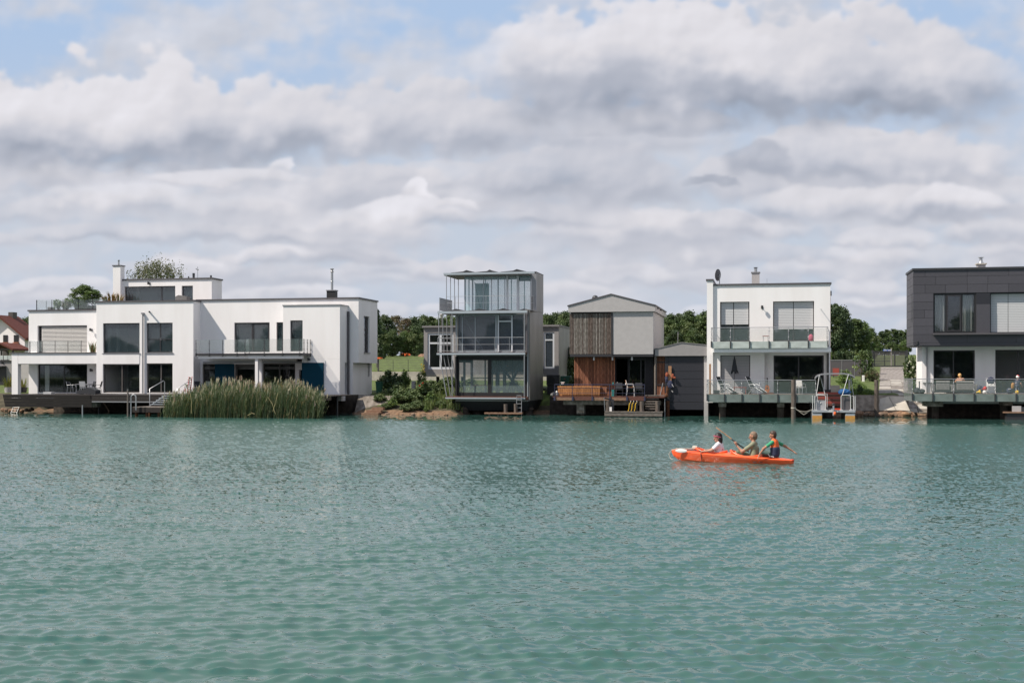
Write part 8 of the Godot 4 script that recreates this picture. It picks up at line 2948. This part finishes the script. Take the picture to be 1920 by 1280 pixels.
# ---------------------------------------------------------------- the kayak and its crew
func kayak():
	var at = Vector3(6.98, 0.0, -37.77)
	var turn = deg_to_rad(154.5)
	var k = free_thing("kayak", "bright orange three-person kayak crossing the lake, bow to the left", "kayak", at, turn)
	# s (along), half width, deck centre height, gunwale height, keel height
	var st = [[-1.91, 0.015, 0.13, 0.12, 0.03], [-1.846, 0.07, 0.14, 0.12, -0.02], [-1.663, 0.16, 0.17, 0.13, -0.06], [-1.343, 0.25, 0.2, 0.14, -0.09], [-0.977, 0.31, 0.22, 0.16, -0.11], [-0.61, 0.34, 0.25, 0.18, -0.12], [-0.245, 0.35, 0.28, 0.2, -0.12], [0.122, 0.35, 0.31, 0.21, -0.12], [0.488, 0.34, 0.33, 0.23, -0.12], [0.854, 0.32, 0.35, 0.25, -0.11], [1.22, 0.27, 0.36, 0.27, -0.09], [1.54, 0.2, 0.36, 0.29, -0.05], [1.768, 0.14, 0.36, 0.3, 0.02], [1.933, 0.08, 0.36, 0.31, 0.12], [2.016, 0.02, 0.35, 0.32, 0.24]]
	var fine = []
	for i in st.size() - 1:
		for t in [0.0, 0.25, 0.5, 0.75]:
			var q = []
			for j in 5:
				q.append(lerpf(st[i][j], st[i + 1][j], smoothstep(0, 1, t) if j == 4 else t))
			fine.append(q)
	fine.append(st[-1])
	var pits = [[0.7, 0.5, 0.235], [-0.41, 0.48, 0.25]]
	var sec = func(q) -> Array:
		var a = []
		for i in 9:      # deck from port gunwale to starboard
			var z = -cos(PI * i / 8.0)
			a.append(Vector3(q[0], lerpf(q[3], q[2], pow(maxf(0.0, 1.0 - z * z), 0.8)), z * q[1] * 0.97))
		for i in 9:      # hull back to port
			var z = cos(PI * i / 8.0)
			a.append(Vector3(q[0], q[4] + (q[3] - q[4]) * pow(absf(z), 3.0) - (0.0), z * q[1]))
		return a
	var b = B.new()
	var deck_h = func(x: float) -> float:
		for i in fine.size() - 1:
			if x <= fine[i + 1][0]:
				return lerpf(fine[i][2], fine[i + 1][2], clampf((x - fine[i][0]) / (fine[i + 1][0] - fine[i][0]), 0, 1))
		return 0.35
	for i in fine.size() - 1:
		var a = sec.call(fine[i])
		var c = sec.call(fine[i + 1])
		for j in 17:
			if j == 8:
				continue
			var m: Vector3 = (a[j] + c[j + 1]) / 2
			var open = false
			if j < 8:
				for q in pits:
					if pow((m.x - q[0]) / q[1], 2) + pow(m.z / q[2], 2) < 0.94:
						open = true
			if not open:
				b.quad(a[j], a[j + 1], c[j + 1], c[j])
		b.quad(a[8], a[9], c[9], c[8])
		b.quad(a[17], a[0], c[0], c[17])
	part(k, "hull", b, M.orange)
	b = B.new()
	for q in pits:
		var ring = []
		for i in 33:
			var an = TAU * i / 32.0
			var x = q[0] + cos(an) * q[1]
			ring.append(Vector3(x, deck_h.call(x) + 0.03 - 0.09 * pow(absf(sin(an)), 2.0) + 0.035 * maxf(0.0, cos(an)), sin(an) * q[2]))
		b.tube(ring, 0.032, 8, false)
	part(k, "cockpit_rim", b, M.orange)
	b = B.new()
	for q in pits:
		for i in 24:
			for j in 5:
				var pp = []
				for cnr in [[i, j], [i + 1, j], [i + 1, j + 1], [i, j + 1]]:
					var an = TAU * cnr[0] / 24.0
					var r = 1.0 - cnr[1] / 5.0
					var x = q[0] + cos(an) * q[1] * sqrt(r)
					var top = deck_h.call(q[0] + cos(an) * q[1]) - 0.04 - 0.05 * pow(absf(sin(an)), 2.0)
					pp.append(Vector3(x, lerpf(top, 0.02, minf(1.0, cnr[1] / 2.0)), sin(an) * q[2] * sqrt(r)))
				b.quad(pp[3], pp[2], pp[1], pp[0])
	part(k, "cockpit", b, M.orange_dark)
	# black deck line and strap, rope at the bow, faint emblem on the flank
	tb(k, "strap", M.frame, [Vector3(0.963, 0.3, -0.29), Vector3(0.945, 0.2, -0.315), Vector3(0.936, 0.02, -0.25)], 0.012, 5)
	tb(k, "deck_line", M.rope, [Vector3(2.006, 0.33, -0.02), Vector3(1.814, 0.39, -0.1), Vector3(1.494, 0.39, -0.12), Vector3(1.265, 0.4, 0.0)], 0.014, 5)
	tb(k, "deck_line", M.rope, [Vector3(2.016, 0.33, -0.02), Vector3(2.098, 0.2, -0.04), Vector3(2.043, 0.06, -0.06), Vector3(1.952, 0.03, -0.1)], 0.014, 5)
	b = B.new()
	b.ball(Vector3(1.247, 0.43, 0.0), Vector3(0.1, 0.07, 0.08), 10, 0.3, 3)
	part(k, "coiled_rope", b, M.rope)
	tb(k, "emblem", M.orange_dark, [Vector3(-0.629, 0.06, -0.337), Vector3(-0.684, 0.13, -0.345), Vector3(-0.766, 0.16, -0.338), Vector3(-0.867, 0.12, -0.325), Vector3(-0.912, 0.06, -0.31)], 0.008, 5)
	for q in [[-0.72, -0.82], [-0.9, -1.02]]:
		tb(k, "emblem", M.frame, [Vector3(q[0], 0.05, -0.335), Vector3(q[1], 0.05, -0.325)], 0.012, 5)
	b = B.new()
	b.ball(Vector3(-1.864, 0.12, 0.0), Vector3(0.07, 0.04, 0.06), 8)
	part(k, "stern_handle", b, M.orange_dark)
	var sk = Color(0.42, 0.2, 0.13)
	# front: white shirt, dark hair
	var o = free_thing("person", "person in white T-shirt with black hair and red headband sitting in the kayak's front seat", "person", at, turn)
	var p = {"hip": Vector3(0.42, 0.13, 0.0), "chest": Vector3(0.43, 0.44, 0.0), "neck": Vector3(0.45, 0.62, 0.0), "head": Vector3(0.49, 0.76, 0.0), "look": Vector3(0.85, 0.0, -0.5),
		"ell": Vector3(0.6, 0.38, -0.3), "wrl": Vector3(0.86, 0.33, -0.26), "elr": Vector3(0.62, 0.38, 0.28), "wrr": Vector3(0.84, 0.36, 0.06), "hdl": Vector3(0.9, 0.05, 0.3), "hdr": Vector3(0.7, 0.0, -0.5),
		"knl": Vector3(0.84, 0.24, -0.14), "ftl": Vector3(1.12, 0.1, -0.1), "knr": Vector3(0.84, 0.24, 0.14), "ftr": Vector3(1.12, 0.1, 0.1)}
	figure(o, p, {"skin": Color(0.46, 0.24, 0.17), "shirt": Color(0.74, 0.68, 0.72), "pants": Color(0.08, 0.08, 0.09)}, 1.14)
	hair(o, p.head, p.look, M.hair_black, [[-0.02, 0.04, 0, -0.015, 0.04, 0, 0.108, 0.105], [-0.05, -0.02, 0.05, -0.06, -0.1, 0.05, 0.07, 0.055], [-0.05, -0.02, -0.05, -0.06, -0.1, -0.05, 0.07, 0.055], [-0.08, -0.05, 0.0, -0.09, -0.13, 0.0, 0.06, 0.04]], 1.14)
	var b2 = B.new()
	var ring = []
	var lk: Vector3 = p.look.normalized()
	var rt = lk.cross(Vector3.UP)
	for i in 21:
		var an = TAU * i / 20.0
		ring.append(p.head + Vector3(0, 0.035 + 0.03 * cos(an), 0) + lk * cos(an) * 0.136 + rt * sin(an) * 0.13)
	b2.tube(ring, 0.014, 6, false)
	part(o, "headband", b2, M.pink)
	# the paddle resting on the bow
	var pd = free_thing("paddle", "black-shafted paddle with white blade lying over the kayak's bow", "paddle", at, turn)
	tb(pd, "shaft", M.black, [Vector3(1.42, 0.36, -0.27), Vector3(0.86, 0.34, -0.26), Vector3(0.3, 0.4, -0.1)], 0.016, 7)
	b2 = B.new()
	b2.ball(Vector3(1.62, 0.33, -0.25), Vector3(0.2, 0.06, 0.014), 18)
	part(pd, "blade", b2, M.plastic_white)
	# middle: olive shirt, ash hair
	o = free_thing("person", "person in olive T-shirt with short ash hair holding a paddle in the kayak's middle", "person", at, turn)
	p = {"hip": Vector3(-0.660, 0.1, 0.0), "chest": Vector3(-0.700, 0.44, 0.0), "neck": Vector3(-0.660, 0.66, 0.0), "head": Vector3(-0.640, 0.83, 0.0), "look": Vector3(1.0, 0.0, -0.15),
		"ell": Vector3(-0.360, 0.36, -0.25), "wrl": Vector3(-0.160, 0.55, -0.2), "elr": Vector3(-0.400, 0.42, 0.27), "wrr": Vector3(-0.260, 0.3, 0.2), "hdl": Vector3(0.2, 0.9, 0.1), "hdr": Vector3(0.5, -0.2, -0.3), "curll": 0.9, "curlr": 0.9, "pnl": Vector3(1, 0, 0.3),
		"knl": Vector3(-0.200, 0.33, -0.15), "ftl": Vector3(0.120, 0.14, -0.11), "knr": Vector3(-0.180, 0.36, 0.15), "ftr": Vector3(0.120, 0.14, 0.11)}
	figure(o, p, {"skin": sk, "shirt": Color(0.24, 0.24, 0.16), "pants": Color(0.12, 0.14, 0.09)}, 1.1)
	hair(o, p.head, p.look, M.hair_ash, [[-0.02, 0.045, 0, -0.01, 0.05, 0, 0.101, 0.097], [-0.05, 0.0, 0.02, -0.055, -0.04, 0.015, 0.075, 0.06], [-0.05, 0.0, -0.02, -0.055, -0.04, -0.015, 0.075, 0.06]], 1.1)
	pd = free_thing("paddle", "wooden and black paddle held upright slanting by the person in olive", "paddle", at, turn)
	var a0 = Vector3(0.26, 0.9, -0.07)
	var a1 = Vector3(-0.14, 0.62, -0.12)
	var a2 = Vector3(-0.5, 0.34, 0.02)
	tb(pd, "shaft", M.tan_wood, [a0, a0.lerp(a1, 0.6)], [0.018, 0.02], 7)
	tb(pd, "shaft", M.black, [a0.lerp(a1, 0.6), a1, a2], 0.02, 7)
	b2 = B.new()
	b2.prism(PackedVector2Array([E2(-0.02, 0.0), E2(0.02, 0.0), E2(0.075, 0.12), E2(0.08, 0.34), E2(0.03, 0.4), E2(-0.05, 0.38), E2(-0.08, 0.28), E2(-0.07, 0.12)]), -0.009, 0.009)
	var bl = part(pd, "blade", b2, M.tan_wood)
	var dir = (a0 - a1).normalized()
	bl.transform = Transform3D(Basis(Vector3(0.25, 0.1, 1.0).cross(dir).cross(dir).normalized() * -1.0, dir, Vector3(0, 0, 1)).orthonormalized(), a0 - dir * 0.05)
	# back: child with life vest
	o = free_thing("person", "person in orange life vest over green T-shirt sitting on the kayak's stern, arms spread", "person", at, turn)
	p = {"hip": Vector3(-1.320, 0.27, 0.0), "chest": Vector3(-1.320, 0.56, 0.0), "neck": Vector3(-1.300, 0.73, 0.0), "head": Vector3(-1.260, 0.88, 0.0), "look": Vector3(0.95, -0.12, -0.35), "shl": Vector3(-1.280, 0.67, -0.16), "shr": Vector3(-1.330, 0.67, 0.16),
		"ell": Vector3(-1.060, 0.48, -0.36), "wrl": Vector3(-0.920, 0.27, -0.42), "elr": Vector3(-1.580, 0.53, 0.3), "wrr": Vector3(-1.830, 0.36, 0.38), "hdl": Vector3(0.3, -0.9, -0.1), "hdr": Vector3(-0.8, -0.5, 0.2), "curll": 0.3, "curlr": 0.25,
		"knl": Vector3(-0.960, 0.34, -0.2), "ftl": Vector3(-0.810, 0.1, -0.2), "knr": Vector3(-0.960, 0.34, 0.2), "ftr": Vector3(-0.810, 0.1, 0.2)}
	figure(o, p, {"skin": sk, "shirt": Color(0.05, 0.32, 0.16), "pants": Color(0.06, 0.1, 0.09)}, 0.92)
	hair(o, p.head, p.look, M.hair_brown, [[-0.02, 0.05, 0, -0.01, 0.055, 0, 0.106, 0.102], [-0.05, -0.01, 0.02, -0.055, -0.06, 0.015, 0.08, 0.06], [-0.05, -0.01, -0.02, -0.055, -0.06, -0.015, 0.08, 0.06], [0.03, 0.1, 0.0, 0.06, 0.1, 0.03, 0.05, 0.03]], 0.92)
	var vb = []
	for q in [-1, 1]:
		vb.append([Vector3(-1.33, 0.42, 0.075 * q), Vector3(-1.31, 0.66, 0.07 * q), 0.125, 0.105, Color.WHITE])
		vb.append([Vector3(-1.31, 0.62, 0.08 * q), Vector3(-1.3, 0.72, 0.075 * q), 0.09, 0.055, Color.WHITE])
	part_mesh(o, "life_vest", body_mesh(vb, 0.014, 0.03), M.vest)
	vb = []
	for q in [-1, 1]:
		vb.append([Vector3(-1.33, 0.3, 0.08 * q), Vector3(-1.33, 0.45, 0.078 * q), 0.128, 0.131, Color.WHITE])
	part_mesh(o, "vest_skirt", body_mesh(vb, 0.014, 0.03), M.navy)
	tb(o, "vest_belt", M.plastic_white, [Vector3(-1.160, 0.3, -0.2), Vector3(-1.220, 0.24, -0.22), Vector3(-1.340, 0.22, -0.2)], 0.012, 5)
	b2 = B.new()
	b2.ball(Vector3(-1.020, 0.26, 0.0), Vector3(0.16, 0.06, 0.14), 10, 0.3, 4)
	var gb = free_thing("bag", "pale crumpled bag lying before the person on the kayak's stern", "bag", at, turn)
	part(gb, "cloth", b2, M.cloth_grey)

func deck_people():
	var dk = 1.56
	var u = 28.204
	var o = thing("person", "blond person with bare shoulders sitting on the right grey sofa, seen from behind", "person", Vector3(u, dk, -1.2))
	o.transform = row * Transform3D(Basis(Vector3.UP, deg_to_rad(75)), Vector3(u, dk, -1.2))
	org = Vector3.ZERO
	var p = {"hip": Vector3(0.0, 0.56, 0.0), "chest": Vector3(-0.06, 0.82, 0.0), "neck": Vector3(-0.04, 0.96, 0.02), "head": Vector3(0.0, 1.1, -0.03), "look": Vector3(0.8, 0.0, -0.5),
		"ell": Vector3(0.02, 0.72, -0.28), "wrl": Vector3(0.24, 0.66, -0.2), "elr": Vector3(0.02, 0.72, 0.28), "wrr": Vector3(0.24, 0.66, 0.2),
		"knl": Vector3(0.42, 0.56, -0.13), "ftl": Vector3(0.46, 0.1, -0.12), "knr": Vector3(0.42, 0.56, 0.13), "ftr": Vector3(0.46, 0.1, 0.12)}
	figure(o, p, {"skin": Color(0.5, 0.26, 0.17), "shirt": Color(0.5, 0.26, 0.17), "pants": Color(0.1, 0.1, 0.12)}, 0.95)
	hair(o, p.head, p.look, M.hair_blond, [[-0.02, 0.045, 0, -0.01, 0.05, 0, 0.104, 0.1], [-0.05, 0.0, 0.02, -0.06, -0.06, 0.015, 0.078, 0.06], [-0.05, 0.0, -0.02, -0.06, -0.06, -0.015, 0.078, 0.06], [-0.1, 0.03, 0, -0.12, 0.06, 0, 0.04, 0.035]])
	u = 31.430
	o = thing("person", "small child in navy clothes with red and white cap standing at the deck's right end", "person", Vector3(u, dk, -0.7))
	o.transform = row * Transform3D(Basis(Vector3.UP, deg_to_rad(50)), Vector3(u, dk, -0.7))
	org = Vector3.ZERO
	p = {"hip": Vector3(0.0, 0.5, 0.0), "chest": Vector3(0.02, 0.72, 0.0), "neck": Vector3(0.04, 0.85, 0.0), "head": Vector3(0.08, 0.98, 0.0), "look": Vector3(0.9, -0.2, 0.3), "shl": Vector3(0.03, 0.8, -0.12), "shr": Vector3(0.03, 0.8, 0.12),
		"ell": Vector3(0.04, 0.62, -0.22), "wrl": Vector3(0.16, 0.5, -0.2), "elr": Vector3(0.04, 0.62, 0.22), "wrr": Vector3(0.16, 0.5, 0.2),
		"knl": Vector3(0.03, 0.27, -0.09), "ftl": Vector3(0.0, 0.05, -0.1), "knr": Vector3(0.03, 0.27, 0.09), "ftr": Vector3(0.0, 0.05, 0.1)}
	figure(o, p, {"skin": Color(0.48, 0.25, 0.17), "shirt": Color(0.022, 0.028, 0.06), "pants": Color(0.025, 0.04, 0.085), "shin": Color(0.025, 0.04, 0.085), "shoe": Color(0.3, 0.3, 0.3)}, 0.72)
	hair(o, p.head, p.look, M.plastic_white, [[-0.01, 0.05, 0, 0.0, 0.06, 0, 0.104, 0.1]], 0.95).name = "cap"
	hair(o, p.head, p.look, M.red, [[0.05, 0.06, 0, 0.14, 0.045, 0, 0.05, 0.03], [0.0, 0.12, 0.05, 0.0, 0.12, -0.05, 0.05, 0.05]], 0.95).name = "cap_peak"

func _ready():
	var cam = Camera3D.new()
	cam.name = "camera"
	cam.projection = Camera3D.PROJECTION_FRUSTUM
	cam.near = 0.5
	cam.far = 1500.0
	cam.size = 0.5 * 1280.0 / 2245.0
	cam.frustum_offset = Vector2(0, 0.5 * 60.0 / 2245.0)
	cam.position = Vector3(0, 2.8, 0)
	add_child(cam)
	cam.current = true
	var we = WorldEnvironment.new()
	we.name = "air"
	var env = Environment.new()
	env.background_mode = Environment.BG_SKY
	var sky = Sky.new()
	var pm = PanoramaSkyMaterial.new()
	pm.panorama = make_sky()
	pm.energy_multiplier = 0.85
	sky.sky_material = pm
	env.sky = sky
	env.tonemap_mode = Environment.TONE_MAPPER_LINEAR
	env.tonemap_exposure = 1.17
	env.sdfgi_enabled = true
	env.ssao_enabled = true
	env.ssil_enabled = true
	we.environment = env
	add_child(we)
	var sun = DirectionalLight3D.new()
	sun.name = "sun"
	sun.light_energy = 1.6
	sun.light_color = Color(1.0, 0.965, 0.91)
	sun.light_angular_distance = 0.5
	sun.shadow_enabled = true
	var to_sun = (row.basis * Vector3(-1.7, 2.35, 1.0)).normalized()
	add_child(sun)
	sun.transform = Transform3D(Basis.looking_at(-to_sun, Vector3.UP), Vector3(0, 60, 0))
	make_materials()
	make_water()
	make_ground()
	build_all()

func build_all():
	white_wide_house()
	left_deck()
	tower_house()
	slat_house()
	boathouse()
	white_house()
	dark_house()
	left_background()
	middle_background()
	right_garden()
	harbour()
	furniture()
	far_trees()
	garden_plants()
	reed_bed()
	kayak()
	deck_people()
